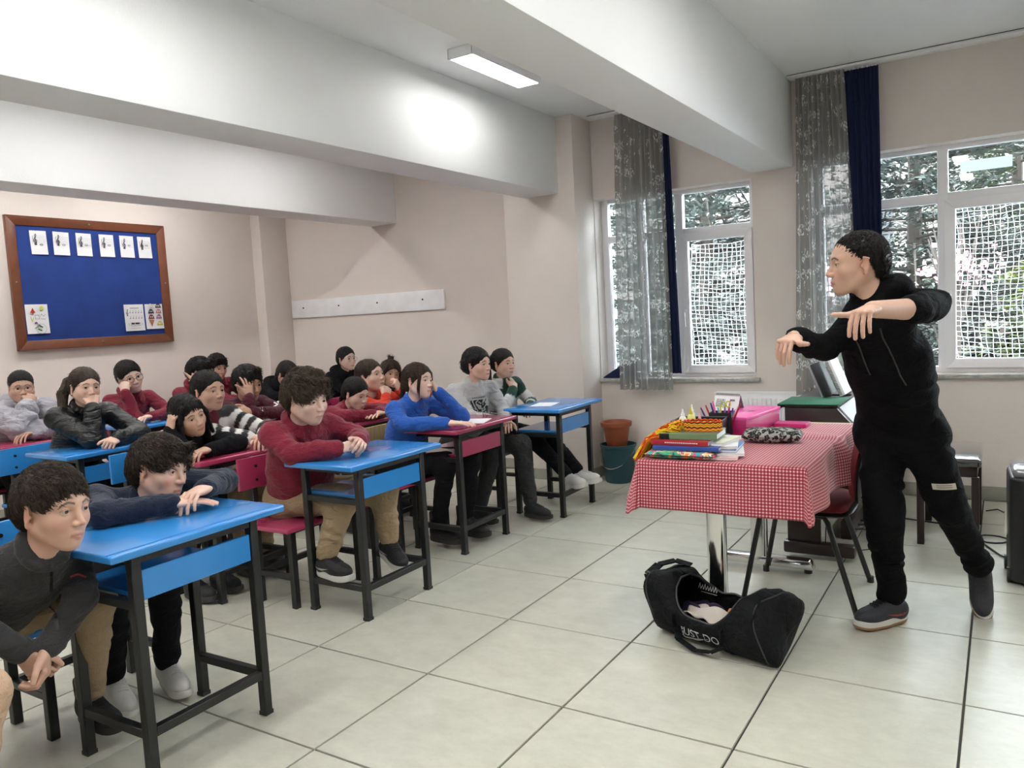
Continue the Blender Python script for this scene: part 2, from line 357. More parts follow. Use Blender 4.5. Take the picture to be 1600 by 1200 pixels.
# ------------------------------------------------------------------ notice board
nb = empty('notice_board', (XB, 0, 0), label='blue felt notice board in brown wooden frame on the left wall', cat='notice board')
ya, yb, za, zb = .885, 2.255, 1.31, 2.375; fw = .075
M['felt'] = mat('blue_felt', (.012, .045, .24), .85, bump=.3, bscale=300, var=.12, vscale=4)
M['brown'] = mat('brown_wood_frame', (.17, .055, .025), .35, var=.15, vscale=8, coat=.2)
MB().box2((0, ya+.03, za+.03), (.018, yb-.03, zb-.03)).build('felt_panel', M['felt'], nb)
for (p, q, p2, q2) in (((ya, za), (ya, zb), (ya+fw, za+fw), (ya+fw, zb-fw)), ((yb, zb), (yb, za), (yb-fw, zb-fw), (yb-fw, za+fw)), ((ya, zb), (yb, zb), (ya+fw, zb-fw), (yb-fw, zb-fw)), ((yb, za), (ya, za), (yb-fw, za+fw), (ya+fw, za+fw))):
    vs = [(.042, a, b) for a, b in (p, q)]+[(.03, a, b) for a, b in (q2, p2)]; vs2 = [(0, y, z) for _, y, z in vs]
    MB().add(vs+vs2, [(0, 1, 2, 3), (7, 6, 5, 4), (0, 4, 5, 1), (1, 5, 6, 2), (2, 6, 7, 3), (3, 7, 4, 0)]).build('frame_rail', M['brown'], nb, bevel=.004)
for y, z in ((ya+.035, 1.85), (yb-.035, 1.85), ((ya+yb)/2, za+.035), ((ya+yb)/2-.02, zb-.035)):
    MB().lathe([(0, .003), (.006, .002), (.008, 0)], (.042, y, z), 8, rot(0, math.pi/2)).build('screw', M['chrome'], nb)
INK = mat('black_ink', (.02, .02, .025), .8); GREYINK = mat('grey_ink', (.2, .2, .22), .8)
def ink(n, h): return mat('ink_'+n, h, .8)
def sheet(y0, z0, y1, z1, label, group=None, draw=None, tilt=0, mt=None):
    """sheet of paper pinned to the board; local u to the right (+y), v up"""
    wd, hg = y1-y0, z1-z0
    o = MB()
    n = 6; vs = []; fs = []
    for i in range(n+1):
        for j in range(n+1):
            u, v = i/n, j/n; cur = .006*(1-v)**2+.003*math.sin(u*3)*(1-v)
            vs.append((cur+.0005, (u-.5)*wd, (v-.5)*hg))
    for i in range(n):
        for j in range(n): a = i*(n+1)+j; fs.append((a, a+n+1, a+n+2, a+1))
    back = [(x-.0004, y, z) for x, y, z in vs]; N_ = len(vs)
    o.add(vs+back, fs+[tuple(N_+k for k in f[::-1]) for f in fs])
    s_ = o.build('paper_sheet', mt or M['paper'])
    s_.location = (XB+.020, (y0+y1)/2, (z0+z1)/2); s_.rotation_euler = (tilt, 0, 0)
    tag(s_, label, 'paper', group)
    if draw: draw(s_, wd, hg)
    return s_
def pr(parent, name, polys, m, lift=.0105):
    """flat print: list of polygons (u,v) or strokes"""
    b = MB()
    for P in polys: b.add([(lift, u, v) for u, v in P], [tuple(range(len(P)))])
    o = b.build(name, m, parent); o['kind'] = 'stuff'; return o
def stroke(pts, w_):
    out = []
    for (a, b) in zip(pts[:-1], pts[1:]):
        d = Vector((b[0]-a[0], b[1]-a[1])); 
        if d.length < 1e-6: continue
        d.normalize(); n = Vector((-d.y, d.x))*w_/2; e = d*w_*.3
        out.append([(a[0]-n.x-e.x, a[1]-n.y-e.y), (b[0]-n.x+e.x, b[1]-n.y+e.y), (b[0]+n.x+e.x, b[1]+n.y+e.y), (a[0]+n.x-e.x, a[1]+n.y-e.y)])
    return out
def oval(cx, cy, rx, ry, n=14): return [(cx+rx*math.cos(2*math.pi*k/n), cy+ry*math.sin(2*math.pi*k/n)) for k in range(n)]
def clef(cx, cy, s):
    P = [(.05, -.42), (-.06, -.5), (-.1, -.4), (-.0, -.36), (.08, -.5), (.02, -.1), (-.02, .3), (.03, .5), (.1, .42), (.06, .22), (-.12, .02), (-.17, -.14), (-.08, -.26), (.08, -.26), (.14, -.14), (.06, -.03), (-.05, -.06), (-.05, -.16)]
    return stroke([(cx+x*s, cy+y*s) for x, y in P], s*.05)
def staff_sheet(k):
    def d(o, w_, h_):
        x0_, x1_ = -w_*.38, w_*.42; top = h_*.27; gp = h_*.072
        L_ = []
        for i in range(5): L_ += stroke([(x0_, top-i*gp), (x1_, top-i*gp)], .0012)
        pr(o, 'staff_lines', L_, GREYINK)
        pr(o, 'treble_clef', clef(-w_*.22, top-2*gp, h_*.46)+stroke([(x0_, top), (x0_, top-4*gp)], .002), INK, .011)
        yy = top-4*gp-gp+(k)*gp*.5
        ov = oval(w_*.12, yy, .011, .006); 
        L2 = []
        for a, b in zip(ov, ov[1:]+ov[:1]): L2 += stroke([a, b], .003)
        if k < 1: L2 += stroke([(w_*.12-.018, yy), (w_*.12+.018, yy)], .0015)
        pr(o, 'note', L2, INK, .011)
    return d
tops = [(39.5, 66, 357, 394), (74, 100.5, 360, 396), (110, 136.5, 363, 397.5), (147, 172.5, 367, 400.5), (180, 205, 368, 402), (210, 233.5, 369, 402)]
ys6 = [(1.065, 1.195), (1.245, 1.375), (1.435, 1.565), (1.635, 1.765), (1.82, 1.95), (1.99, 2.12)]
nth = ['leftmost', 'second', 'third', 'fourth', 'fifth', 'rightmost']
for k, (a, b) in enumerate(ys6):
    sheet(a, 2.075, b, 2.265, 'white sheet with treble clef and one note, %s in the top row' % nth[k], 'treble clef sheets on the notice board', staff_sheet(k), tilt=[.01, -.03, -.015, 0, -.01, .01][k])
def d_draw(o, w_, h_):
    red = ink('red', (.5, .04, .02)); yel = ink('yellow', (.55, .6, .12)); grn = ink('green', (.08, .25, .14)); pur = ink('purple', (.15, .04, .2))
    pr(o, 'drawing_red', [[(-.055, .05), (-.015, .05), (-.035, .09)]]+stroke([(-.035, .05), (-.035, .035)], .005), red)
    pr(o, 'drawing_yellow', [oval(.035, .085, .016, .018)]+stroke([(-.055, .02), (-.045, -.02), (-.03, .015)], .005), yel)
    pr(o, 'drawing_purple', [[(-.03, -.04), (-.005, -.04), (-.006, -.03), (-.017, -.022), (-.028, -.03)]], pur)
    pr(o, 'drawing_green', [[(-.0, -.055), (.03, -.075), (.035, -.065), (.005, -.045)], [(-.01, -.085), (.02, -.1), (.025, -.09), (-.005, -.075)]]+stroke([(-.03, -.075), (.0, -.06)], .005), grn)
    L_ = []
    ov = oval(.02, -.08, .04, .04)
    for a, b in zip(ov, ov[1:]+ov[:1]): L_ += stroke([a, b], .0018)
    L_ += stroke([(-.02, .0), (.01, .0), (.01, .03), (-.02, .03), (-.02, .0)], .003)+stroke([(.02, .02), (.03, .04), (.045, .02), (.06, .035)], .0025)+stroke([(.02, .0), (.06, -.002)], .003)
    pr(o, 'drawing_lines', L_, GREYINK, .011)
sheet(.97, 1.44, 1.145, 1.675, 'wrinkled white sheet of coloured doodles, pinned bottom left', None, d_draw)
def d_music(o, w_, h_):
    L_ = stroke([(-.04, .085), (.04, .085)], .004)
    for r_, yy in enumerate((.05, .0)):
        for i in range(5):
            u = -.045+i*.027
            L_ += [oval(u, yy-.006, .005, .004, 8)]+stroke([(u+.004, yy-.005), (u+.004, yy+.016)], .002)
    pr(o, 'notes', L_+clef(-.07, .045, .06), INK, .011)
    K = [[(-.045, -.075), (.045, -.075), (.045, -.045), (-.045, -.045)]]
    pr(o, 'keyboard_black', K, INK, .0105)
    W_ = [[(-.043+i*.0125, -.074), (-.033+i*.0125, -.074), (-.033+i*.0125, -.060), (-.043+i*.0125, -.060)] for i in range(7)]+[[(u, -.062), (u+.004, -.062), (u+.004, -.046), (u, -.046)] for u in (-.043, -.008, .036)]
    pr(o, 'keyboard_white', W_, M['paper'], .0115)
    pr(o, 'small_lines', stroke([(-.05, -.095), (.05, -.095)], .002)+stroke([(-.065, -.05), (-.06, -.07)], .003)+stroke([(.065, -.05), (.06, -.07)], .003), GREYINK)
sheet(1.80, 1.425, 1.985, 1.66, 'white sheet with rows of notes and a small keyboard, bottom right', None, d_music)
def d_ice(o, w_, h_):
    cols = [(-.035, .095, (.75, .75, .75)), (.04, .095, (.06, .03, .03)), (-.035, .045, (.03, .03, .04)), (.04, .045, (.55, .25, .28)), (-.035, -.005, (.25, .02, .04)), (.04, -.005, (.35, .15, .3)), (.045, -.065, (.6, .55, .05))]
    for i, (u, v, c) in enumerate(cols):
        m_ = ink('scoop%d' % i, c)
        pr(o, 'scoop', [[(u+.026*math.cos(t), v-.012+.034*math.sin(t)) for t in [math.pi*k/9 for k in range(10)]], [(u-.03, v-.017), (u+.03, v-.017), (u+.03, v-.009), (u-.03, v-.009)]], m_)
        pr(o, 'scoop_shine', [[(u-.014, v-.006), (u-.004, v-.006), (u-.004, v+.01), (u-.014, v+.006)], [(u+.004, v-.006), (u+.013, v-.006), (u+.013, v+.008), (u+.004, v+.008)]], M['paper'], .0115)
    pr(o, 'cone', [[(-.062, -.03), (-.035, -.095), (-.008, -.03)]], ink('cone', (.45, .2, .08)))
sheet(2.0, 1.435, 2.175, 1.66, 'white sheet of printed ice cream scoops with a cone, bottom right corner', None, d_ice)
# ------------------------------------------------------------------ pupils' desks and chairs
BM = M['black_metal']
def make_desk(board):
    """local: pupils sit on -x side; top 0.435 x 0.66"""
    o = empty('school_desk', (0, 0, 0)); LX, LY, t = .172, .225, .033
    MB().box2((-.20, -.33, .722), (.235, .33, .747)).build('desktop', board, o, bevel=.007, seg=3)
    MB().box2((.205, -.325, .7465), (.211, .325, .7485)).build('edge_groove', board, o)
    for sx in (-1, 1):
        for sy in (-1, 1): MB().box2((sx*LX-t/2, sy*LY-t/2, .012), (sx*LX+t/2, sy*LY+t/2, .722)).build('leg', BM, o, bevel=.003, seg=1)
    for sx in (-1, 1):
        for sy in (-1, 1): MB().box2((sx*LX-t/2-.001, sy*LY-t/2-.001, 0), (sx*LX+t/2+.001, sy*LY+t/2+.001, .014)).build('foot_cap', M['black_plastic'], o)
    for sy in (-1, 1):
        MB().box2((-LX+t/2, sy*LY-.012, .690), (LX-t/2, sy*LY+.012, .720)).build('top_rail', BM, o)
        MB().box2((-LX+t/2, sy*LY-.012, .545), (LX-t/2, sy*LY+.012, .570)).build('shelf_rail', BM, o)
        MB().box2((-LX+t/2, sy*LY-.014, .135), (LX-t/2, sy*LY+.014, .165)).build('low_side_rail', BM, o, bevel=.002, seg=1)
    MB().box2((LX-.014, -LY+t/2, .135), (LX+.014, LY-t/2, .165)).build('low_front_rail', BM, o, bevel=.002, seg=1)
    MB().box2((LX-.012, -LY+t/2, .690), (LX+.012, LY-t/2, .720)).build('front_top_rail', BM, o)
    MB().box2((-.185, -.205, .571), (LX-.004, .205, .586)).build('book_shelf', board, o, bevel=.002, seg=1)
    MB().box2((LX-.004, -.207, .571), (LX+.010, .207, .665)).build('shelf_lip', board, o, bevel=.002, seg=1)
    return o
def make_chair(board, board2=None):
    o = empty('school_chair', (0, 0, 0)); LY, t = .225, .033
    MB().box2((-.125, -.32, .402), (.20, .32, .425)).build('seat', board, o, bevel=.007, seg=3)
    for sy in (-1, 1):
        MB().box2((.10, sy*LY-t/2, 0), (.10+t, sy*LY+t/2, .402)).build('front_leg', BM, o, bevel=.003, seg=1)
        MB().box2((-.15, sy*LY-t/2, 0), (-.15+t, sy*LY+t/2, .745)).build('back_leg', BM, o, bevel=.003, seg=1)
        MB().box2((-.117, sy*LY-.012, .375), (.10, sy*LY+.012, .401)).build('seat_rail', BM, o)
        MB().box2((-.117, sy*LY-.013, .14), (.10, sy*LY+.013, .168)).build('low_side_rail', BM, o, bevel=.002, seg=1)
    MB().box2((-.146, -LY+t/2, .14), (-.121, LY-t/2, .168)).build('low_back_rail', BM, o)
    MB().box2((.105, -LY+t/2, .375), (.13, LY-t/2, .401)).build('front_rail', BM, o)
    b = MB().box2((-.117, -.33, .59), (-.101, .33, .748)).build('backrest', board2 or board, o, bevel=.004, seg=2)
    for sy in (-1, 1):
        for z in (.63, .70): MB().tube([(-.102, sy*LY, z), (-.097, sy*LY, z)], .008, 8).build('bolt', M['bolt'], b)
    return o
PB, PM = M['blue_ply'], M['mag_ply']
D0 = {'b': make_desk(PB), 'm': make_desk(PM)}; C0 = {'b': make_chair(PB), 'm': make_chair(PM), 'w': make_chair(PM, M['ply'])}
used = set()
def place(tab, key, x, y, rz, label, cat, group):
    src = tab[key]
    if (id(tab), key) in used: o = copy_tree(src)
    else: o = src; used.add((id(tab), key))
    o.location = (x, y, 0); o.rotation_euler = (0, 0, rz); tag(o, label, cat, group)
    return o
DG = 'single school desks with painted boards'; CG = 'low school chairs with painted boards'
for k, x, y, rz, lb in (
    ('b', .095, -.735, .02, 'blue school desk nearest the camera, two boys lean on it'),
    ('b', -.172, .545, 0, 'blue school desk in the front row under clasped hands'),
    ('m', -.335, 1.555, 0, 'magenta front row desk of the girl in blue'),
    ('b', -.185, 2.49, .01, 'blue front row desk nearest the windows, sneakers on its rail'),
    ('m', -1.03, .40, 0, 'magenta desk behind the boy in the dark red polo, striped sleeves rest on it'),
    ('m', -1.21, 1.70, 0, 'magenta desk in front of the girl in orange red'),
    ('b', -2.02, .29, 0, 'blue desk of the girl in the black jacket'),
    ('m', -1.91, 1.37, 0, 'magenta desk of the boy covering his eyes with a hand'),
    ('m', -1.92, 2.78, 0, 'magenta desk of the girl with the top knot, mostly hidden'),
    ('m', -2.86, .12, 0, 'magenta desk of the child in the grey puffer jacket'),
    ('b', -2.84, 1.18, 0, 'blue desk of the boy with black glasses in the back row'),
    ('m', -2.85, 2.42, 0, 'magenta desk in the far back corner before the black hoodie')):
    place(D0, k, x, y, rz, lb, 'desk', DG)
for k, x, y, rz, lb in (
    ('b', -.40, -.745, 0, 'blue school chair behind the nearest desk, under the navy sweatshirt'),
    ('m', -.555, .51, 0, 'magenta school chair with empty half, boy in dark red polo sits on it'),
    ('w', -.655, 1.43, 0, 'school chair with bare plywood backrest behind the girl in blue'),
    ('b', -.655, 2.52, 0, 'school chair under the girl in the white and green cardigan'),
    ('b', -1.44, .39, 0, 'blue school chair of the long haired girl, seen behind the navy boy'),
    ('m', -1.64, 1.72, 0, 'magenta school chair under the girl in orange red'),
    ('b', -2.43, .28, 0, 'blue school chair behind the black jacket girl, backrest end visible'),
    ('m', -2.33, 1.40, 0, 'magenta school chair of the boy covering his eyes'),
    ('m', -2.33, 2.80, 0, 'magenta school chair of the girl with the top knot'),
    ('m', -3.27, .15, 0, 'magenta school chair of the child in the puffer jacket'),
    ('m', -3.27, 1.25, 0, 'magenta school chair of the boy with black glasses'),
    ('m', -3.27, 2.45, 0, 'magenta school chair in the far back corner')):
    place(C0, k, x, y, rz, lb, 'chair', CG)
def paper(x, y, z, rz, label, s=(.15, .21)):
    tag(MB().box((0, 0, 0), (s[0], s[1], .0012), rot(0, 0, rz)).build('paper_sheet', M['paper'], loc=(x, y, z)), label, 'paper')
paper(-.22, 1.60, .7485, .35, 'white paper on the magenta front row desk')
paper(-.20, 2.42, .7485, .2, 'white paper on the blue desk by the window')

# ------------------------------------------------------------------ teacher's table with gingham cloth
TX0, TX1, TY0, TY1, TZ = 1.255, 1.892, .66, 1.80, .762
tt = empty('teacher_table', ((TX0+TX1)/2, (TY0+TY1)/2, 0), label='table on two chrome pedestals under the red gingham cloth', cat='table')
cx, cy = tt.location.x, tt.location.y
MB().box2((TX0-cx, TY0-cy, .735), (TX1-cx, TY1-cy+.02, .760)).build('tabletop', mat('pale_wood_edge', (.60, .46, .28), .4), tt, bevel=.003)
for y in (1.04, 1.74):
    p = MB(); p.prism([(.042*math.copysign(abs(math.cos(t))**.6, math.cos(t)), .03*math.copysign(abs(math.sin(t))**.6, math.sin(t))) for t in [2*math.pi*k/24 for k in range(24)]], .68, c=(1.435-cx, y-cy, .055))
    p.build('pedestal', M['chrome'], tt, smooth=True)
    MB().tube([(1.435-cx, y-cy-.028, .60), (1.435-cx, y-cy-.042, .60)], .014, 12).build('cap_bolt', M['chrome'], tt, smooth=True)
    MB().prism([(-.27, 0), (-.25, .035), (.25, .035), (.27, 0), (.27, -.012), (-.27, -.012)], .06, rot(math.pi/2), (1.435-cx, y-cy+.03, .034)).build('foot_bar', M['chrome'], tt, bevel=.004)
    for dx in (-.24, .24): MB().lathe([(.0, 0), (.02, 0), (.02, .018), (.0, .02)], (1.435-cx+dx, y-cy, 0), 12).build('glide', M['black_plastic'], tt)
MB().box2((1.40-cx, 1.04-cy, .69), (1.47-cx, 1.74-cy, .735)).build('crossbeam', BM, tt)
def gingham():
    m = bpy.data.materials.new('red_gingham_cloth'); m.use_nodes = True; N = m.node_tree.nodes; L = m.node_tree.links; b = N['Principled BSDF']
    b.inputs['Roughness'].default_value = .85; b.inputs['Sheen Weight'].default_value = .2
    uv = N.new('ShaderNodeUVMap'); sp = N.new('ShaderNodeSeparateXYZ'); L.new(uv.outputs[0], sp.inputs[0])
    st = []
    for i in (0, 1):
        a = N.new('ShaderNodeMath'); a.operation = 'MULTIPLY'; a.inputs[1].default_value = 1/.0125; L.new(sp.outputs[i], a.inputs[0])
        c = N.new('ShaderNodeMath'); c.operation = 'FRACT'; L.new(a.outputs[0], c.inputs[0])
        d = N.new('ShaderNodeMath'); d.operation = 'LESS_THAN'; d.inputs[1].default_value = .62; L.new(c.outputs[0], d.inputs[0]); st.append(d)
    s_ = N.new('ShaderNodeMath'); s_.operation = 'ADD'; L.new(st[0].outputs[0], s_.inputs[0]); L.new(st[1].outputs[0], s_.inputs[1])
    h = N.new('ShaderNodeMath'); h.operation = 'MULTIPLY'; h.inputs[1].default_value = .5; L.new(s_.outputs[0], h.inputs[0])
    r = N.new('ShaderNodeValToRGB'); r.color_ramp.interpolation = 'CONSTANT'
    e = r.color_ramp.elements; e[0].position = 0; e[0].color = (.80, .66, .66, 1); e[1].position = .25; e[1].color = (.50, .10, .13, 1)
    x = e.new(.75); x.color = (.27, .012, .03, 1)
    L.new(h.outputs[0], r.inputs[0]); L.new(r.outputs[0], b.inputs['Base Color'])
    return m
def tablecloth():
    x0, x1, y0, y1 = TX0-.004, TX1+.004, TY0-.004, TY1-.05; dl, dr, df = .17, .20, .205
    us = np.concatenate([np.linspace(x0-dl, x0, 13)[:-1], np.linspace(x0, x1, 30), np.linspace(x1, x1+dr, 14)[1:]])
    vs = np.concatenate([np.linspace(y0-df, y0, 16)[:-1], np.linspace(y0, y1, 60)])
    V = []; UV = []
    for u in us:
        for v in vs:
            px, py = min(max(u, x0), x1), max(v, y0); eu, ev = u-px, v-py; L_ = math.hypot(eu, ev); L_ = min(L_, 1.10*max(abs(eu), abs(ev))+1e-9) if eu and ev else L_
            if L_ < 1e-6:
                z = TZ+.001
                # rumples on the far part of the cloth
                z += .010*math.exp(-((v-1.28-.1*(u-1.5))/.03)**2)*max(0, min(1, (u-1.45)/.2))+.005*math.exp(-((v-1.45+.25*(u-1.6))/.035)**2)*max(0, min(1, (u-1.5)/.2))
                V.append((px, py, z))
            else:
                hy = math.hypot(eu, ev); d = (eu/hy, ev/hy); bend = .012
                o_ = min(L_, bend)+((.30 if eu < 0 else .10) if abs(eu) > 0 and abs(ev) > 0 else .06)*max(0, L_-bend)
                wv = 0
                if ev == 0:   # side drops: soft folds
                    wv = .016*math.sin(v*15+1)*min(1, L_/.1)+.03*math.exp(-((v-1.33)/.09)**2)*min(1, L_/.06)-.012*math.exp(-((v-1.2)/.04)**2)
                    if eu < 0: wv *= .5
                elif eu == 0: wv = .004*math.sin(u*16)*min(1, L_/.1)
                V.append((px+d[0]*(o_+wv), py+d[1]*(o_+wv), TZ+.001-max(0, L_-bend*.6)*.985))
            UV.append((u, v))
    nv = len(vs); F = [(i*nv+j, (i+1)*nv+j, (i+1)*nv+j+1, i*nv+j+1) for i in range(len(us)-1) for j in range(nv-1)]
    me = npmesh('tablecloth', np.array(V), np.array(F), gingham())
    uvl = me.uv_layers.new(name='UVMap'); li = np.array(F).ravel(); uvl.data.foreach_set('uv', np.array(UV)[li].ravel().astype(np.float32))
    o = link(bpy.data.objects.new('tablecloth', me)); md = o.modifiers.new('thick', 'SOLIDIFY'); md.thickness = .002; md.offset = 1
    tag(o, 'red and white gingham cloth hanging over the front of the table', 'tablecloth')
tablecloth()
TT = TZ+.004
# things on the table
def printmat(name, base, blobs, scale=14, rough=.6):
    """procedural multicolour print: voronoi cells mapped through a constant ramp"""
    m = bpy.data.materials.new(name); m.use_nodes = True; N = m.node_tree.nodes; L = m.node_tree.links; b = N['Principled BSDF']; b.inputs['Roughness'].default_value = rough
    tc = N.new('ShaderNodeTexCoord'); ns = N.new('ShaderNodeTexNoise'); ns.inputs['Scale'].default_value = scale; ns.inputs['Detail'].default_value = 1.5; ns.inputs['Distortion'].default_value = 1.2
    L.new(tc.outputs['Object'], ns.inputs['Vector'])
    r = N.new('ShaderNodeValToRGB'); r.color_ramp.interpolation = 'CONSTANT'; e = r.color_ramp.elements
    e[0].position = 0; e[0].color = (*base, 1); e[1].position = .99; e[1].color = (*base, 1)
    for p, c in blobs: x = e.new(p); x.color = (*c, 1)
    L.new(ns.outputs['Fac'], r.inputs[0]); L.new(r.outputs[0], b.inputs['Base Color'])
    return m
def book(name, x, y, z, rz, d, cover, label, cat='book', pages=True):
    o = empty(name, (x, y, z), rz, label, cat)
    w_, l_, t_ = d
    MB().box((0, 0, t_/2), (w_-.006, l_-.006, t_-.004)).build('pages', M['paper'], o)
    MB().box((0, 0, .001), (w_, l_, .002)).box((0, 0, t_-.001), (w_, l_, .002)).box((0, -l_/2, t_/2), (w_, .002, t_)).build('cover', cover, o, bevel=.0008, seg=1)
    return o
pm = printmat('tropical_print', (.75, .72, .62), [(.30, (.02, .06, .05)), (.36, (.03, .30, .22)), (.45, (.05, .42, .16)), (.50, (.80, .22, .02)), (.545, (.78, .74, .62)), (.59, (.04, .16, .10)), (.63, (.75, .05, .15)), (.68, (.03, .35, .40))], 16)
def pillow(o, name, m, w_, l_, h_, pinch=.5, n=16, seed=0, parent=None):
    V = []; F = []
    for s in (1, -1):
        base = len(V)
        for i in range(n+1):
            for j in range(n+1):
                u, v = i/n*2-1, j/n*2-1; k = max(0, (1-abs(u)**3)*(1-abs(v)**3))**pinch
                V.append((u*w_/2*(1-.03*(1-k)), v*l_/2, h_/2+s*h_/2*k*(1+.12*math.sin(5*u+seed)*math.cos(4*v+seed))))
        for i in range(n):
            for j in range(n):
                a = base+i*(n+1)+j; q = (a, a+n+1, a+n+2, a+1); F.append(q if s > 0 else q[::-1])
    me = npmesh(name, np.array(V), np.array(F), m); ob = link(bpy.data.objects.new(name, me), parent)
    return ob
o = empty('fabric_pouch', (1.405, .755, TT), .03, 'flat pouch with green and orange tropical leaf print at the table front', 'pouch')
pillow(None, 'pouch_body', pm, .30, .20, .034, .35, parent=o)
MB().bar((-.145, -.0985, .018), (.145, -.0985, .018), .004, .003).build('zip', M['bolt'], o)
z = TT+.034
book('book', 1.425, .80, z, .05, (.27, .22, .016), mat('cover_blue', (.03, .08, .35), .35), 'thick blue covered book lying on the tropical print pouch'); z += .017
book('book', 1.40, .80, z, .0, (.24, .19, .020), mat('cover_red', (.42, .015, .03), .35), 'red book with white spine lettering in the book pile').data
z2 = z+.021
book('book', 1.42, .82, z2, .08, (.235, .18, .024), mat('cover_green', (.16, .26, .14), .4), 'green and dark spined book at the top of the pile')
dk = MB().box((1.42-.095, .73, z2+.012), (.04, .004, .022)).box((1.42+.095, .735, z2+.012), (.045, .004, .022)).build('spine_band', M['bolt']); dk.parent = [c for c in bpy.data.objects if c.get('label', '').startswith('green and dark')][0]
dk.matrix_parent_inverse = Matrix.Translation(dk.parent.location).inverted()
# spine dashes on the red book (illegible white lettering)
red = [c for c in bpy.data.objects if c.get('label', '').startswith('red book')][0]
sp = MB()
xx = -.06
for k in range(16):
    wd = random.uniform(.004, .008); sp.box((xx+wd/2, -.0965, .011), (wd, .001, .004)); xx += wd+.0025
sp.build('spine_lettering', M['paper'], red)['kind'] = 'stuff'
# loose papers and notebooks fanned at the right of the pile
for k, (x, y, zz, rz, s, c, lb) in enumerate((
    (1.535, .80, TT+.002, .18, (.16, .22, .008), (.80, .55, .52), 'pinkish notebook sticking out low at the right of the pile'),
    (1.545, .84, TT+.012, .30, (.15, .23, .010), (.80, .80, .78), 'white notebook fanned out at the right of the pile'),
    (1.535, .85, TT+.024, .12, (.14, .22, .010), (.10, .25, .50), 'blue edged notebook under the white papers'),
    (1.53, .85, TT+.036, .25, (.13, .22, .012), (.85, .86, .88), 'stack of white papers beside the red book'),
    (1.52, .84, TT+.05, -.1, (.12, .20, .012), (.72, .74, .60), 'cream notebook on top of the white papers'))):
    n_ = empty('notebook', (x, y, zz), rz, lb, 'notebook')
    MB().box((0, 0, s[2]/2), (s[0]-.004, s[1]-.004, s[2]-.002)).build('pages', M['paper'], n_)
    MB().box((0, 0, .0005), (s[0], s[1], .001)).box((0, 0, s[2]), (s[0], s[1], .0012)).build('cover', mat('notebook_%d' % k, c, .5), n_)
# yarn tassel bundle
def yarn(cols, path_fn, n, name, parent, r=.0028, seed=3):
    R_ = random.Random(seed)
    for ci, c in enumerate(cols):
        b = MB()
        for k in range(n):
            b.tube(path_fn(R_), r, 5)
        b.build(name, c, parent, smooth=True)['kind'] = 'stuff'
YEL = mat('yellow_yarn', (.85, .62, .03), .9, bump=.3, bscale=300); ORR = mat('orange_red_yarn', (.75, .09, .01), .9, bump=.3, bscale=300)
yo = empty('yarn_tassel', (1.30, .80, TT+.05), 0, 'loose bundle of yellow and orange red yarn spilling over the pile', 'yarn')
def yp(R_):
    a = R_.uniform(-.05, .05); b = R_.uniform(0, 1); h = R_.uniform(0, .035); pts = []
    for t in [i/7 for i in range(8)]:
        x = .075-.16*t+R_.uniform(-.006, .006); y = a*(.6+t)+.02*math.sin(6*t+b*6)-.03*t
        zz = .045+h-.115*t*t+.014*math.sin(9*t+b*9)
        if x > -.055: zz = max(zz, .008+h*.3)
        pts.append((x, y, zz))
    return pts
yarn([YEL, YEL, ORR], yp, 34, 'strands', yo)
# knitted band: chevron rows, loop of cords
kb = empty('knitted_band', (1.47, .80, z2+.026), .1, 'rolled knitted band in red, yellow and black chevrons on the books', 'knitted band')
YB, RB, BB = MB(), MB(), MB()
for row in range(9):
    zz = .004+row*.0045; cr = [RB, YB, RB, BB, YB, RB, YB, BB, RB][row]
    for k in range(18):
        t0_ = k/18*2*math.pi
        def cp(t): return (.075*math.cos(t), .035*math.sin(t)*1.1)
        a_, b_, c_ = cp(t0_), cp(t0_+.17), cp(t0_+.35)
        cr.tube([(a_[0], a_[1], zz), (b_[0], b_[1], zz+.005), (c_[0], c_[1], zz)], .003, 5)
RB.build('red_rows', ORR, kb, smooth=True); YB.build('yellow_rows', YEL, kb, smooth=True); BB.build('black_rows', mat('black_yarn', (.03, .01, .01), .9), kb, smooth=True)
tag(MB().tube([(-.05, 0, 0), (.03, 0, 0)], .0075, 12).build('yellow_marker', mat('marker_yellow', (.85, .72, .02), .35), smooth=True, loc=(1.372, .86, z2+.045)), 'yellow marker pen lying between yarn and knitted band', 'marker')
# desk tray with bottles and pens
tr = empty('desk_tray', (1.33, 1.17, TT), .08, 'black mesh desk tray behind the pile of books', 'tray')
b = MB()
b.box((0, 0, .003), (.22, .16, .004))
for s_ in (-1, 1): b.box((s_*.11, 0, .045), (.004, .164, .09)).box((0, s_*.08, .045), (.224, .004, .09))
b.build('tray_body', mat('black_mesh', (.03, .03, .035), .4, metal=.4), tr)
MB().tube([(-.11, -.08, .092), (.11, -.08, .092), (.11, .08, .092), (-.11, .08, .092)], .003, 6, closed=True).build('rim', mat('grey_rim', (.15, .15, .16), .3, metal=.5), tr)
def bottle(x, y, z, r, h, body, capc, label, name='glue_bottle'):
    o_ = empty(name, (x, y, z), 0, label, 'bottle')
    MB().lathe([(0, 0), (r, 0), (r, h*.62), (r*.8, h*.72), (r*.45, h*.76), (0, h*.76)], n=16).build('body', body, o_, smooth=True)
    MB().lathe([(r*.5, h*.76), (r*.5, h*.82), (r*.25, h*.9), (r*.15, h), (0, h)], n=12).build('nozzle', capc, o_, smooth=True)
WP = mat('translucent_white', (.80, .82, .74), .3); 
bottle(1.262, 1.14, TT+.006, .018, .135, WP, M['paper'], 'leftmost white glue bottle standing in the tray')
bottle(1.285, 1.20, TT+.006, .016, .15, WP, M['paper'], 'tall white glue bottle behind the leftmost one')
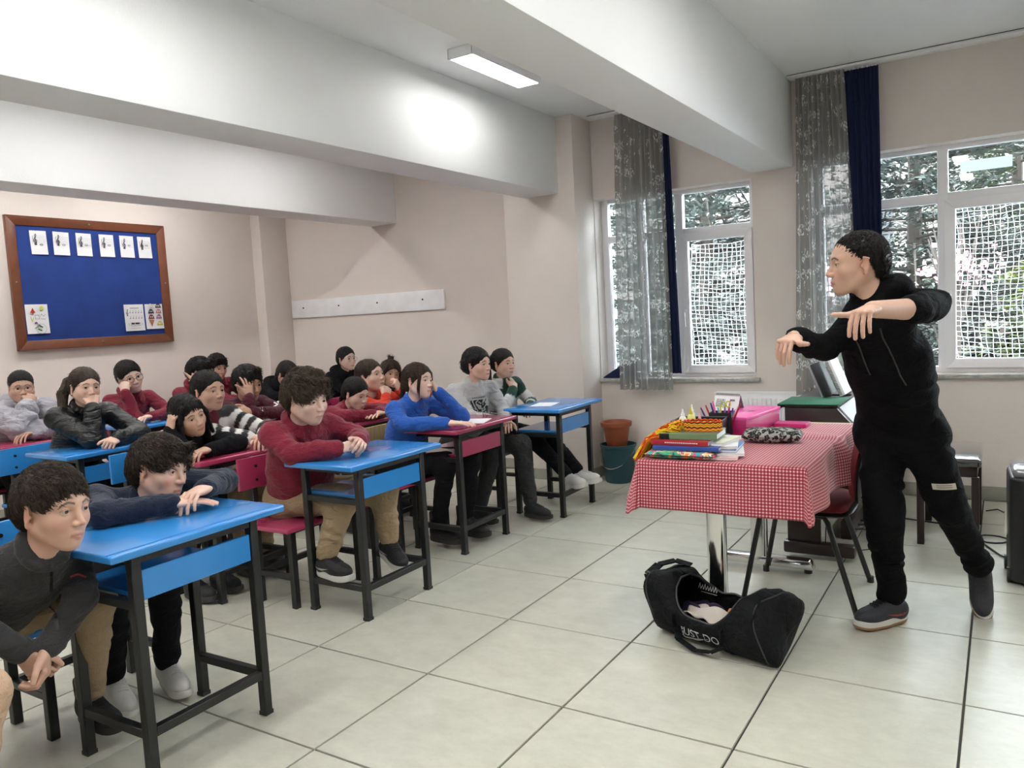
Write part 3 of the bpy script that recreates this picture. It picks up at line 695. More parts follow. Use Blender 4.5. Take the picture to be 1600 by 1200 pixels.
bottle(1.305, 1.13, TT+.006, .018, .15, mat('yellow_bottle', (.80, .74, .22), .35), mat('yellow_cap', (.75, .65, .05), .3), 'yellow glue bottle in the tray')
bottle(1.335, 1.16, TT+.006, .013, .12, mat('pink_bottle', (.75, .18, .22), .35), mat('pink_cap', (.8, .4, .5), .3), 'small pink bottle in the tray beside the yellow one')
ph = empty('pen_holder', (1.395, 1.30, TT), .1, 'black pen holder full of pens beside the calendar', 'pen holder')
b = MB().box((0, 0, .003), (.10, .085, .004))
for s_ in (-1, 1): b.box((s_*.05, 0, .055), (.003, .088, .11)).box((0, s_*.0425, .055), (.103, .003, .11))
b.build('holder_body', MATS['black_mesh'], ph)
pc = [('purple', (.16, .02, .25)), ('red', (.6, .03, .05)), ('dark blue', (.02, .03, .25)), ('pink', (.8, .1, .3)), ('light blue', (.1, .45, .7)), ('yellow', (.7, .6, .05)), ('violet', (.3, .1, .5)), ('magenta', (.6, .03, .25)), ('navy', (.03, .04, .3)), ('white', (.75, .75, .8)), ('crimson', (.55, .02, .06))]
for k, (n_, c) in enumerate(pc):
    x = -.040+k*.008; y = -.02+.04*((k*7) % 5)/5; h = .13+.03*((k*5) % 4)/3; lean = (k-5)*.008
    p = MB().tube([(x*.8, y, .008), (x+lean, y, h-.03)], .0042, 8).tube([(x+lean, y, h-.03), (x+lean*1.35, y, h)], [.0048, .003], 8).build('pen', mat('pen_%d' % k, c, .35), smooth=True, loc=(1.395, 1.30, TT))
    tag(p, '%s pen in the black pen holder, %s' % (n_, 'leaning left' if lean < -.01 else 'leaning right' if lean > .01 else 'upright'), 'pen')
for s_, nm in ((-1, 'left'), (1, 'right')):
    pass
sc_ = empty('scissors', (1.42, 1.28, TT+.12), .2, 'small scissors with yellow handles in the pen holder', 'scissors')
for s_ in (-1, 1): MB().tube([(s_*.012+.010*math.cos(t), 0, .028+.014*math.sin(t)) for t in [2*math.pi*k/10 for k in range(10)]], .003, 6, closed=True).build('handle_loop', mat('yellow_plastic', (.6, .6, .03), .4), sc_, smooth=True)
MB().bar((0, 0, .018), (0, 0, -.05), .008, .002).build('blade', M['chrome'], sc_)
# tent calendar
ca = empty('desk_calendar', (1.33, 1.62, TT), -.35, 'white standing desk calendar behind the pens', 'calendar')
MB().box((0, -.03, .075), (.15, .002, .16), rot(-.35)).build('front_page', M['paper'], ca)
MB().box((0, .03, .075), (.15, .002, .16), rot(.35)).build('back_page', mat('grey_card', (.25, .26, .28), .6), ca)
b = MB(); 
for k in range(16): b.tube([(-.068+k*.009, .006*math.cos(t), .152+.006*math.sin(t)) for t in [2*math.pi*j/8 for j in range(8)]], .0012, 4, closed=True)
b.build('spiral', M['bolt'], ca)
b = MB()
R35 = rot(-.35)
def cpt(u, v): q = R35 @ Vector((u, -.0016, v)); return (q.x, q.y-.03, q.z+.075)
for r_ in range(5):
    for c_ in range(7):
        u, v = -.05+c_*.014, -.055+r_*.012; b.add([cpt(u, v), cpt(u+.005, v), cpt(u+.005, v+.004), cpt(u, v+.004)], [(0, 1, 2, 3)])
b.add([cpt(.02, .05), cpt(.05, .05), cpt(.05, .06), cpt(.02, .06)], [(0, 1, 2, 3)])
b.build('printed_dates', GREYINK, ca)
MB().add([cpt(-.06, .018), cpt(-.005, .018), cpt(-.005, .06), cpt(-.06, .06)], [(0, 1, 2, 3)]).build('printed_photo', printmat('calendar_print', (.55, .6, .7), [(.45, (.15, .3, .45)), (.52, (.6, .5, .55)), (.6, (.3, .4, .2))], 30), ca)
# pink box
PK = mat('pink_card_box', (.80, .10, .38), .35); PK2 = mat('dark_pink_card', (.50, .02, .16), .4)
pb = empty('pink_box', (1.455, 1.50, TT), -.12, 'pink cardboard box with lid on the gingham cloth', 'box')
MB().box((0, 0, .035), (.165, .42, .07)).build('box_body', PK2, pb, bevel=.002)
MB().box((0, 0, .079), (.175, .43, .018)).build('lid', PK, pb, bevel=.003)
b = MB(); 
for pts in ([(-.03, .02), (.03, .03)], [(.0, .035), (-.005, -.02)], [(.02, .02), (.03, -.01)], [(-.035, -.005), (-.01, -.01)]):
    for q in stroke(pts, .006): b.add([(y_, x_, .0885) for x_, y_ in q], [(3, 2, 1, 0)])
b.build('scribble', M['bolt'], pb)
tag(MB().box((0, 0, .01), (.15, .10, .02)).build('pink_card_case', PK2, bevel=.003, loc=(1.64, 1.62, TT)), 'flat dark pink case lying behind the leopard pencil case', 'case')
tag(MB().lathe([(0, 0), (.022, 0), (.022, .03), (.018, .034), (0, .034)], n=16).build('tape_roll', mat('dark_purple', (.06, .03, .15), .4), loc=(1.46, 1.13, TT), smooth=True), 'small dark purple round tin before the pink box', 'tin')
# leopard pencil case
def leopard():
    m = bpy.data.materials.new('leopard_print'); m.use_nodes = True; N = m.node_tree.nodes; L = m.node_tree.links; b = N['Principled BSDF']; b.inputs['Roughness'].default_value = .8
    tc = N.new('ShaderNodeTexCoord'); n = N.new('ShaderNodeTexNoise'); n.inputs['Scale'].default_value = 50; mx = N.new('ShaderNodeMix'); mx.data_type = 'VECTOR'; mx.inputs[0].default_value = .03
    L.new(tc.outputs['Object'], n.inputs['Vector']); L.new(tc.outputs['Object'], mx.inputs[4]); L.new(n.outputs['Color'], mx.inputs[5])
    v = N.new('ShaderNodeTexVoronoi'); v.inputs['Scale'].default_value = 55; L.new(mx.outputs[1], v.inputs['Vector'])
    r = N.new('ShaderNodeValToRGB'); r.color_ramp.interpolation = 'CONSTANT'; e = r.color_ramp.elements
    e[0].position = 0; e[0].color = (.09, .10, .09, 1); e[1].position = .28; e[1].color = (.008, .008, .008, 1); x = e.new(.56); x.color = (.36, .37, .35, 1)
    L.new(v.outputs['Distance'], r.inputs[0]); L.new(r.outputs[0], b.inputs['Base Color'])
    return m
lc = empty('pencil_case', (1.655, 1.17, TT), .12, 'grey leopard print pencil case bulging on the cloth', 'pencil case')
pillow(None, 'case_body', leopard(), .26, .13, .062, .42, seed=2, parent=lc)
MB().bar((-.12, 0, .0605), (.12, 0, .0605), .006, .002).build('zip', M['bolt'], lc)

# ------------------------------------------------------------------ teacher's chair (red upholstery)
UR = mat('dark_red_upholstery', (.22, .03, .04), .9, bump=.25, bscale=400, var=.1, vscale=30)
tc_ = empty('padded_chair', (1.735, 1.46, 0), .03, 'dark red upholstered chair with black metal legs at the table', 'chair')
b = MB(); n = 12
def seatpad(b, w_, l_, th, R_, c, curve=.0):
    V = []; F = []
    for s in (1, -1):
        base = len(V)
        for i in range(n+1):
            for j in range(n+1):
                u, v = i/n*2-1, j/n*2-1; 
                uu, vv = u*math.sqrt(1-v*v*.22), v*math.sqrt(1-u*u*.22); k = max(0, (1-abs(u)**6)*(1-abs(v)**6))**.5
                p = Vector((uu*w_/2, vv*l_/2, s*th/2*k+curve*(u*u)+curve*.6*v*v)); V.append(R_ @ p+Vector(c))
        for i in range(n):
            for j in range(n): a = base+i*(n+1)+j; q = (a, a+n+1, a+n+2, a+1); F.append(q if s > 0 else q[::-1])
    b.add(V, F)
seatpad(b, .42, .44, .055, rot(0, .04), (0, 0, .455)); b.build('seat', UR, tc_, smooth=True)
b = MB(); seatpad(b, .43, .45, .04, rot(0, .04), (0, 0, .435)); b.build('seat_shell', M['black_plastic'], tc_, smooth=True)
b = MB(); seatpad(b, .36, .43, .05, rot(0, math.pi/2+.18), (.225, 0, .66), .02); b.build('backrest', UR, tc_, smooth=True)
b = MB(); seatpad(b, .37, .44, .035, rot(0, math.pi/2+.18), (.242, 0, .655), .02); b.build('back_shell', M['black_plastic'], tc_, smooth=True)
for s_ in (-1, 1):
    MB().tube([(-.25, s_*.24, .0), (-.17, s_*.21, .40), (-.15, s_*.19, .42), (0, s_*.19, .425)], .012, 10).build('front_leg', BM, tc_, smooth=True)
    MB().tube([(.24, s_*.25, .0), (.12, s_*.21, .40), (.1, s_*.19, .42), (0, s_*.19, .425)], .012, 10).build('back_leg', BM, tc_, smooth=True)
    MB().tube([(.12, s_*.14, .42), (.20, s_*.14, .44), (.235, s_*.14, .50), (.25, s_*.14, .62)], .011, 8).build('back_bracket', BM, tc_, smooth=True)
    for x in (-.25, .24): MB().lathe([(0, 0), (.016, 0), (.015, .03), (0, .03)], (x, s_*(.24 if x < 0 else .25), 0), 10).build('foot_cap', M['black_plastic'], tc_)

# ------------------------------------------------------------------ digital piano, stool, speaker, bin, pot
DW = mat('dark_rosewood', (.018, .008, .009), .35, coat=.2); GREENF = mat('green_felt_cloth', (.01, .13, .065), .8, bump=.2, bscale=200)
pi_ = empty('digital_piano', (1.66, 2.68, 0), 0, 'dark digital piano seen from its end, green cloth on top', 'piano')
Y0, Y1 = -.69, .69
side = [(-.15, 0), (.17, 0), (.17, .07), (.03, .09), (.03, .50), (.16, .60), (.21, .615), (.21, .685), (.145, .70), (.10, .755), (.075, .815), (-.15, .815)]
for yy in (Y0, Y1-.03):
    MB().prism([(-.14, .08), (.03, .08), (.03, .52), (.30, .60), (.33, .62), (.33, .685), (.27, .70), (.20, .72), (.15, .775), (.12, .81), (-.14, .81)], .03, rot(math.pi/2), (0, yy+.03, 0)).build('end_panel', DW, pi_, bevel=.004)
    MB().box2((-.16, yy-.02, .02), (.20, yy+.05, .085)).build('foot', DW, pi_, bevel=.012)
MB().box2((-.14, Y0+.03, .10), (-.12, Y1-.03, .80)).build('back_panel', DW, pi_)
MB().box2((-.145, Y0-.01, .811), (.13, Y1+.01, .825)).build('top_board', DW, pi_, bevel=.003)
MB().box2((-.10, Y0+.03, .56), (.33, Y1-.03, .64)).build('key_bed', DW, pi_)
MB().prism([(.13, .81), (.20, .73), (.205, .70), (.19, .70), (.11, .79)], 1.32, rot(math.pi/2), (0, Y1-.03, 0)).build('control_panel', mat('grey_plastic_panel', (.42, .43, .47), .35), pi_)
MB().prism([(.20, .70), (.235, .665), (.235, .655), (.195, .655)], 1.32, rot(math.pi/2), (0, Y1-.03, 0)).build('fallboard_edge', mat('white_plastic', (.7, .71, .75), .3), pi_)
wk = MB(); bk = MB(); ky = Y0+.045
kw = (Y1-Y0-.09)/52
for k in range(52): wk.box2((.235, ky+k*kw+.0006, .64), (.33, ky+(k+1)*kw-.0006, .66))
for k in range(51):
    if k % 7 not in (1, 4): bk.box2((.235, ky+(k+1)*kw-.006, .66), (.29, ky+(k+1)*kw+.006, .671))
wk.build('white_keys', mat('ivory_key', (.75, .75, .74), .25), pi_)['kind'] = 'stuff'; bk.build('black_keys', M['black_plastic'], pi_)['kind'] = 'stuff'
tag(MB().box2((1.66-.165, 2.68+Y0-.03, .826), (1.66+.14, 2.68-.38, .832)).box2((1.66-.17, 2.68+Y0-.034, .800), (1.66-.166, 2.68-.38, .832)).build('green_cloth', GREENF, bevel=.002), 'green cloth covering the near end of the piano top', 'cloth')
MB().box2((-.02, Y0+.42, .826), (.13, Y1-.3, .834)).build('music_ledge', DW, pi_)
st = empty('music_stand_board', (1.60, 2.36, .826), 0, 'black music rest board leaning on the piano', 'music rest')
MB().box((.03, .05, .09), (.012, .30, .20), rot(0, -.38)).build('rest_board', mat('grey_rest', (.30, .30, .36), .4), st, bevel=.003)
MB().box((.045, .05, .092), (.012, .31, .21), rot(0, -.38)).build('rest_back', M['black_plastic'], st, bevel=.002)
sb = empty('spiral_book', (1.665, 2.42, .826), 0, 'white spiral bound music book leaning on the piano rest', 'book')
MB().box((.035, .0, .16), (.030, .22, .32), rot(0, -.38)).build('pages', M['paper'], sb, bevel=.002)
b = MB()
R4 = rot(0, -.38)
for k in range(34):
    c = R4 @ Vector((0, 0, -.15+k*.009)); b.tube([(c.x+.035-.008+.009*math.cos(t), -.112+.006*math.sin(t), c.z+.16) for t in [2*math.pi*j/6 for j in range(6)]], .0015, 4, closed=True)
b.build('spiral_binding', M['bolt'], sb)
tag(MB().box((0, 0, .016), (.16, .22, .032)).build('green_box', mat('light_green_plastic', (.25, .60, .16), .4), bevel=.008, loc=(1.66, 3.05, .826)), 'light green case at the far end of the piano top', 'box')
tag(MB().box((0, 0, .016), (.14, .16, .03)).build('white_box', M['paper'], bevel=.004, loc=(1.77, 3.28, .826)), 'white case at the far end of the piano top', 'box')
pd = empty('pedal_unit', (1.78, 2.62, 0), 0, 'piano pedal board with three metal pedals', 'pedals')
MB().box((-.03, 0, .05), (.06, .44, .10)).build('pedal_box', DW, pd, bevel=.004)
for y in (-.1, 0, .1): MB().prism([(0, -.012), (.07, -.02), (.095, 0), (.07, .02), (0, .012)], .01, c=(0, y, .03)).build('pedal', M['chrome'], pd, bevel=.002)
MB().tube([(-.06, -.6, .35), (-.07, -.62, .05), (0, -.5, .008), (.12, -.38, .006), (.2, -.30, .006), (.22, -.2, .006), (.1, -.12, .006)], .003, 6).build('cable', M['black_plastic'], pd, smooth=True)
bn = empty('piano_stool', (2.255, 2.72, 0), 0, 'black piano stool with shiny padded top behind the teacher', 'stool')
b = MB(); b.box((0, 0, .465), (.32, .58, .05)); b.build('seat_pad', mat('black_vinyl', (.03, .03, .033), .16, coat=1.0, spec=.8), bn, bevel=.02, seg=4)
MB().box((0, 0, .415), (.28, .54, .055)).build('seat_frame', DW, bn, bevel=.003)
for sx in (-1, 1):
    for sy in (-1, 1): MB().box2((sx*.13-.018, sy*.26-.018, 0), (sx*.13+.018, sy*.26+.018, .39)).build('leg', DW, bn, bevel=.003)
spk = empty('loudspeaker', (2.72, 2.08, 0), .05, 'black trolley loudspeaker at the right edge on the floor', 'speaker')
MB().prism([(-.19, -.14), (-.15, -.17), (.15, -.17), (.19, -.14), (.19, .15), (-.19, .15)], .50, c=(0, 0, .01)).build('cabinet', M['black_plastic'], spk, bevel=.02, seg=3)
MB().box((0, 0, .525), (.36, .30, .045)).build('top_cap', mat('grey_glossy_plastic', (.20, .21, .23), .15, coat=.6), spk, bevel=.02, seg=3)
MB().box((0, -.175, .25), (.28, .008, .38)).build('grille', mat('speaker_grille', (.01, .01, .011), .7, bump=.8, bscale=600), spk, bevel=.003)
MB().prism([(-.05, .28), (.02, .35), (.03, .2)], .012, rot(math.pi/2, 0, -math.pi/2), (-.19, .03, 0)).build('side_trim', M['chrome'], spk)
for y in (-.1, .1): MB().tube([(-.20, y, .035), (-.185, y, .035)], .035, 16).build('wheel', M['black_plastic'], spk, smooth=True)
gb = MB().prism([(-.14, 0), (.16, 0), (.20, .5), (.16, 1.05), (.02, 1.12), (-.02, .55)], .10, rot(math.pi/2), (0, 0, 0)).build('black_gig_bag', mat('black_nylon', (.012, .012, .016), .6, bump=.3, bscale=50), bevel=.03, seg=3, loc=(2.80, 2.62, 0))
tag(gb, 'black instrument bag standing behind the loudspeaker at the right edge', 'bag')
cb = MB().tube([(2.42, 3.30, .006), (2.48, 3.36, .006), (2.52, 3.28, .006), (2.55, 3.2, .006)], .004, 6).tube([(2.55, 3.2, .008), (2.575, 3.165, .008)], .008, 6).build('black_cable', M['black_plastic'], smooth=True)
tag(cb, 'short black cable with plug lying by the wall', 'cable')
pts = [(2.0, 2.95, .006), (2.2, 2.9, .006), (2.38, 2.75, .006)]+[(2.46+.075*math.cos(t), 2.66+.07*math.sin(t), .006+.001*t) for t in [2.6-.5*k for k in range(12)]]+[(2.45, 2.48, .006), (2.50, 2.36, .006), (2.57, 2.28, .006)]
tag(MB().tube(pts, .0045, 6).build('black_cable', M['black_plastic'], smooth=True), 'looped black speaker cable on the floor', 'cable')
bu = empty('bucket', (-.115, 3.42, 0), 0, 'dark teal plastic bucket on the floor by the window wall', 'bucket')
TEAL = mat('teal_plastic', (.022, .075, .095), .5)
MB().lathe([(0, .004), (.105, 0), (.112, .01), (.138, .285), (.146, .288), (.147, .305), (.138, .307), (.134, .29), (.108, .02), (0, .015)], n=36).build('bucket_body', TEAL, bu, smooth=True)
MB().tube([(-.145*math.cos(t), -.147*math.sin(t)*.55-.09*math.sin(t), .28-.15*math.sin(t)) for t in [math.pi*k/16 for k in range(17)]], .0022, 6).build('wire_handle', M['chrome'], bu, smooth=True)
po = empty('flower_pot', (-.125, 3.42, .292), 0, 'empty terracotta plastic flower pot standing in the bucket', 'pot')
MB().lathe([(0, 0), (.078, 0), (.082, .01), (.108, .155), (.122, .158), (.126, .188), (.120, .196), (.108, .19), (.100, .165), (.07, .02), (0, .015)], n=36).build('pot_body', mat('terracotta_plastic', (.33, .085, .035), .45), po, smooth=True)
for s_ in (-1, 1): MB().box((0, s_*.11, .0), (.02, .07, .008)).build('support_lug', MATS['terracotta_plastic'], po)

# ------------------------------------------------------------------ curtains
def lace():
    m = bpy.data.materials.new('grey_lace_net'); m.use_nodes = True; N = m.node_tree.nodes; L = m.node_tree.links; N.remove(N['Principled BSDF'])
    out = N['Material Output']; uv = N.new('ShaderNodeUVMap')
    def vor(scale, rnd, th):
        mp = N.new('ShaderNodeMapping'); mp.inputs['Scale'].default_value = scale; L.new(uv.outputs[0], mp.inputs[0])
        v = N.new('ShaderNodeTexVoronoi'); v.inputs['Scale'].default_value = 1; v.inputs['Randomness'].default_value = rnd; L.new(mp.outputs[0], v.inputs['Vector'])
        c = N.new('ShaderNodeMath'); c.operation = 'LESS_THAN'; c.inputs[1].default_value = th; L.new(v.outputs['Distance'], c.inputs[0]); return c, v
    big, _ = vor((9, 9.5, 1), .5, .38)
    leaf, _ = vor((120, 46, 1), 1, .44)
    a = N.new('ShaderNodeMath'); a.operation = 'MULTIPLY'; L.new(big.outputs[0], a.inputs[0]); L.new(leaf.outputs[0], a.inputs[1])
    sm, _ = vor((26, 20, 1), .9, .11)
    mx = N.new('ShaderNodeMath'); mx.operation = 'MAXIMUM'; L.new(a.outputs[0], mx.inputs[0]); L.new(sm.outputs[0], mx.inputs[1])
    op = N.new('ShaderNodeMapRange'); op.inputs[3].default_value = .70; op.inputs[4].default_value = .97; L.new(mx.outputs[0], op.inputs[0])
    cr = N.new('ShaderNodeMix'); cr.data_type = 'RGBA'; L.new(mx.outputs[0], cr.inputs[0]); cr.inputs[6].default_value = (.36, .36, .35, 1); cr.inputs[7].default_value = (.85, .86, .85, 1)
    d = N.new('ShaderNodeBsdfDiffuse'); t = N.new('ShaderNodeBsdfTranslucent'); L.new(cr.outputs[2], d.inputs[0]); L.new(cr.outputs[2], t.inputs[0])
    ms = N.new('ShaderNodeMixShader'); ms.inputs[0].default_value = .3; L.new(d.outputs[0], ms.inputs[1]); L.new(t.outputs[0], ms.inputs[2])
    tr = N.new('ShaderNodeBsdfTransparent'); m2 = N.new('ShaderNodeMixShader'); L.new(op.outputs[0], m2.inputs[0]); L.new(tr.outputs[0], m2.inputs[1]); L.new(ms.outputs[0], m2.inputs[2]); L.new(m2.outputs[0], out.inputs[0])
    return m
LACE = lace(); NAVY = mat('navy_curtain', (.004, .012, .055), .9, bump=.15, bscale=200)
def curtain(name, label, cat, top, bot, z0, z1, y, folds, depth, m, gather=None, nu=120, nz=40, bend=0, rings=True, parent=None, bottom_lift=None):
    V = []; UV = []; R_ = random.Random(label)
    ph = [R_.uniform(0, 6.28) for _ in range(4)]
    for j in range(nz+1):
        t = j/nz; zz = z0+(z1-z0)*t
        for i in range(nu+1):
            u = i/nu; a = bot[0]+(top[0]-bot[0])*t; b_ = bot[1]+(top[1]-bot[1])*t
            uu = u+.012*math.sin(u*folds*2*math.pi*.5+ph[0]+t*2)
            x = a+(b_-a)*uu+bend*math.sin(math.pi*t)
            amp = depth*(.55+.45*(1-t))*(1-.8*math.exp(-((1-t)/.02)**2))
            yy = y+amp*math.sin(u*folds*2*math.pi+.9*math.sin(3*u+ph[1]+t*1.2)+.6*math.sin(t*2+ph[2]))+.004*math.sin(u*folds*4*math.pi+ph[3])
            V.append((x, yy, zz+(bottom_lift(u)*(1-t) if bottom_lift else 0))); UV.append((u*folds*.030*4.2, t*(z1-z0)))
    F = [(j*(nu+1)+i, j*(nu+1)+i+1, (j+1)*(nu+1)+i+1, (j+1)*(nu+1)+i) for j in range(nz) for i in range(nu)]
    me = npmesh(name, np.array(V), np.array(F), m); uvl = me.uv_layers.new(name='UVMap'); uvl.data.foreach_set('uv', np.array(UV)[np.array(F).ravel()].ravel().astype(np.float32))
    o = link(bpy.data.objects.new(name, me)); tag(o, label, cat)
    if rings:
        for k in range(8):
            x = top[0]+(top[1]-top[0])*(k+.5)/8; MB().box((x, y, z1+.005), (.008, .008, .012)).build('curtain_hook', M['pvc'], o)
    hb = MB()
    return o
curtain('lace_curtain', 'grey flowered lace curtain hanging beside the pilaster at the open window', 'curtain', (-.05, .32), (-.10, .34), .735, 2.888, 3.49, 9, .044, LACE)
curtain('lace_curtain', 'grey flowered lace curtain behind the teacher, left of the navy drape', 'curtain', (1.30, 1.61), (1.27, 1.70), .70, 2.888, 3.48, 10, .044, LACE)
curtain('navy_curtain', 'thin edge of navy drape behind the left lace curtain', 'curtain', (.28, .36), (.30, .40), .86, 2.888, 3.53, 3, .014, NAVY, nu=40)
curtain('navy_curtain', 'navy blue drape hanging left of the big window behind the teacher', 'curtain', (1.60, 1.815), (1.66, 1.83), .74, 2.884, 3.525, 6, .016, NAVY)
ns_ = MB().prism([(-.30, .0), (.0, .0), (.0, .17), (-.05, .155), (-.15, .09)], .06, rot(math.pi/2), (0, 0, 0)).build('navy_curtain', NAVY, bevel=.012, seg=2, loc=(-.03, 3.68, W1[2]+.002))
tag(ns_, 'folded end of navy drape lying on the marble sill beside the pilaster', 'curtain')

# ------------------------------------------------------------------ sports bag
def bag():
    o = empty('sports_bag', (1.515, .765, 0), math.radians(-20), 'open black sports duffel bag with white lettering on the floor', 'bag')
    o.scale = (.92, .92, .92); o.location.x += .015
    FB = mat('black_bag_fabric', (.0045, .0055, .0065), .75, bump=.3, bscale=60, spec=.2, wr=.5); nx, na = 44, 40; V = []; F = []
    Ln = .305
    def sec(s, a):
        """s in -1..1 along the bag, a angle round the section"""
        e = abs(s)**6; wdt = .155*(1-.12*e)*(1+.05*math.sin(3*s)); h = .285*(1-.05*e)
        sag = 1-.38*math.exp(-((s+.02)/.52)**4)   # collapsed middle
        c, q = math.cos(a), math.sin(a); n_ = 3.0
        r_ = (abs(c)**n_+abs(q)**n_)**(-1/n_)
        y = wdt*r_*c; z = h*.5+h*.5*r_*q
        if z > h*.5: z = h*.5+(z-h*.5)*(2*sag-1 if sag > .5 else .2)
        if y < 0 and z > .05: z = .05+(z-.05)*(1-.30*math.exp(-((s+.02)/.45)**4)*min(1, -y/.08))
        w_ = .007*math.sin(9*s+4*a)+.005*math.sin(17*s-7*a+1)
        return Vector((s*Ln+(.03*math.sin(2*a) if abs(s) > .9 else 0), y*(1+w_*3)+.012*math.sin(2.5*s), max(.002, z+w_*(z/h))))
    # shell with an opening on top
    for i in range(nx+1):
        s = -1+2*i/nx
        for j in range(na+1):
            op = 1.0 if abs(s) < .56 else 0
            half = .95*max(0, 1-(abs(s)/.60)**4)**.5 if abs(s) < .60 else 0   # opening half angle
            a = math.pi/2+half+(2*math.pi-2*half)*j/na
            V.append(sec(s, a))
    for i in range(nx):
        for j in range(na): F.append((i*(na+1)+j, i*(na+1)+j+1, (i+1)*(na+1)+j+1, (i+1)*(na+1)+j))
    # end caps
    for i, fl in ((0, 0), (nx, 1)):
        c = len(V); ring = [V[i*(na+1)+j] for j in range(na+1)]; m_ = sum(ring, Vector())/len(ring)
        prev = list(range(i*(na+1), i*(na+1)+na+1))
        for k, (t, bul) in enumerate(((.85, .010), (.6, .016), (.3, .020), (.02, .021))):
            cur = []
            for p in ring: q = m_+(p-m_)*t; q.x += (bul if fl else -bul); cur.append(len(V)); V.append(q)
            for j in range(na): f = (prev[j], prev[j+1], cur[j+1], cur[j]); F.append(f if fl else f[::-1])
            prev = cur
    me = npmesh('bag_shell', np.array([tuple(v) for v in V]), np.array(F), FB)
    sh = link(bpy.data.objects.new('bag_shell', me), o); md = sh.modifiers.new('thick', 'SOLIDIFY'); md.thickness = .004; md.offset = -1
    bv = BVHTree.FromPolygons([tuple(v) for v in V], F)
    def on_shell(p, d):
        h = bv.ray_cast(Vector(p), Vector(d)); return (h[0], h[1]) if h[0] is not None else (Vector(p), -Vector(d))
    # rim piping / zip along the opening
    rim = [V[i*(na+1)] for i in range(nx+1) if abs(-1+2*i/nx) < .6]+[V[i*(na+1)+na] for i in range(nx, -1, -1) if abs(-1+2*i/nx) < .6]
    MB().tube(rim, .005, 6, closed=True).build('zip_edge', mat('zip_black', (.03, .03, .035), .4), o, smooth=True)
    for s in (-.93, .93):
        ringp = [sec(s, 2*math.pi*k/36) for k in range(36)]
        MB().tube([p*1.0 for p in ringp], .0035, 5, closed=True).build('piping', mat('grey_piping', (.035, .038, .04), .5), o, smooth=True)
    # raised end flap at the right and handle straps
    for s in (-.42, .40):
        ps = []
        for k in range(15):
            a = math.radians(175+k*(190/14)); p = sec(s, a); c = Vector((p.x, 0, .12)); ps.append(c+(p-c)*1.02)
        b = MB()
        for p, q in zip(ps[:-1], ps[1:]): b.bar(p, q, .035, .004)
        b.build('webbing_strap', FB, o)
    # shoulder strap at the left end with buckle
    b = MB(); pts = [(-.30, -.10, .20), (-.345, -.08, .25), (-.35, .0, .275), (-.31, .07, .285), (-.24, .10, .27)]
    for p, q in zip(pts[:-1], pts[1:]): b.bar(p, q, .05, .006)
    b.build('shoulder_strap', FB, o)
    MB().tube([(-.335+.03*math.cos(t)*.5, -.095, .235+.03*math.sin(t)) for t in [2*math.pi*k/10 for k in range(10)]], .004, 6, closed=True).build('buckle', mat('grey_buckle', (.12, .13, .14), .35), o, smooth=True)
    # front carry strap
    b = MB(); pts = [sec(-.42, math.radians(215)), Vector((-.10, -.175, .035)), Vector((0, -.185, .015)), Vector((.08, -.178, .028)), sec(.40, math.radians(215))]
    for p, q in zip(pts[:-1], pts[1:]): b.bar(p, q, .03, .005)
    b.build('carry_handle', FB, o)
    # lettering and tick wrapped on the camera side
    tm_ = text_mesh('JUST DO', .052); b = MB(); me2 = tm_
    bm = bmesh.new(); bm.from_mesh(me2); bmesh.ops.triangulate(bm, faces=bm.faces)
    for v in bm.verts:
        p0 = Vector((v.co.x*1.0-.0, -.5,   .066+v.co.y)); h, n_ = on_shell(p0, (0, 1, 0)); v.co = h+Vector((0, -.003, 0))
    bm.to_mesh(me2); bm.free(); me2.materials.clear(); me2.materials.append(mat('white_bag_print', (.62, .64, .66), .6)); me2.name = 'lettering'
    link(bpy.data.objects.new('lettering', me2), o)['kind'] = 'stuff'
    tick = [(-.17, .085), (-.15, .045), (-.115, .035), (-.03, .055), (.06, .10), (-.03, .073), (-.11, .057), (-.14, .065)]
    P = []
    for x, zz in tick: h, n_ = on_shell((x*.8-.0, -.5, zz*.7-.005), (0, 1, 0)); P.append(tuple(h+Vector((0, -.003, 0))))
    MB().add(P, [(0, 1, 2, 7), (2, 3, 6, 7), (3, 4, 5, 6)]).build('tick_emblem', MATS['white_bag_print'], o)
    # clothes inside
    W_ = mat('cream_cloth', (.55, .50, .45), .9)
    def cloth(name, label, cat, m, c, s, seed):
        n_ = 18; V = []; R_ = random.Random(seed)
        for i in range(n_+1):
            for j in range(n_+1):
                u, v = i/n_*2-1, j/n_*2-1
                V.append((u*s[0]/2, v*s[1]/2, s[2]*(math.sin(5*u+seed)*math.cos(4*v)*.3+.3*math.sin(9*u*v+seed)+.8*(1-u*u)*(1-v*v))))
        F = [(i*(n_+1)+j, (i+1)*(n_+1)+j, (i+1)*(n_+1)+j+1, i*(n_+1)+j+1) for i in range(n_) for j in range(n_)]
        ob = link(bpy.data.objects.new(name, npmesh(name, np.array(V), np.array(F), m))); mdd = ob.modifiers.new('thick', 'SOLIDIFY'); mdd.thickness = .004
        ob.location = o.location+Matrix.Rotation(math.radians(-20), 3, 'Z') @ (Vector(c)*.92); ob.scale = (.92, .92, .92); ob.rotation_euler = (0, 0, math.radians(-20)); tag(ob, label, cat)
    cloth('cream_garment', 'crumpled cream garment inside the open sports bag', 'garment', W_, (.0, -.045, .125), (.27, .12, .035), 1)
    cloth('red_garment', 'red and orange patterned cloth inside the sports bag', 'garment', printmat('red_pattern', (.30, .02, .01), [(.45, (.55, .15, .03)), (.55, (.2, .01, .01)), (.62, (.6, .3, .1))], 40), (.10, .03, .145), (.12, .10, .035), 4)
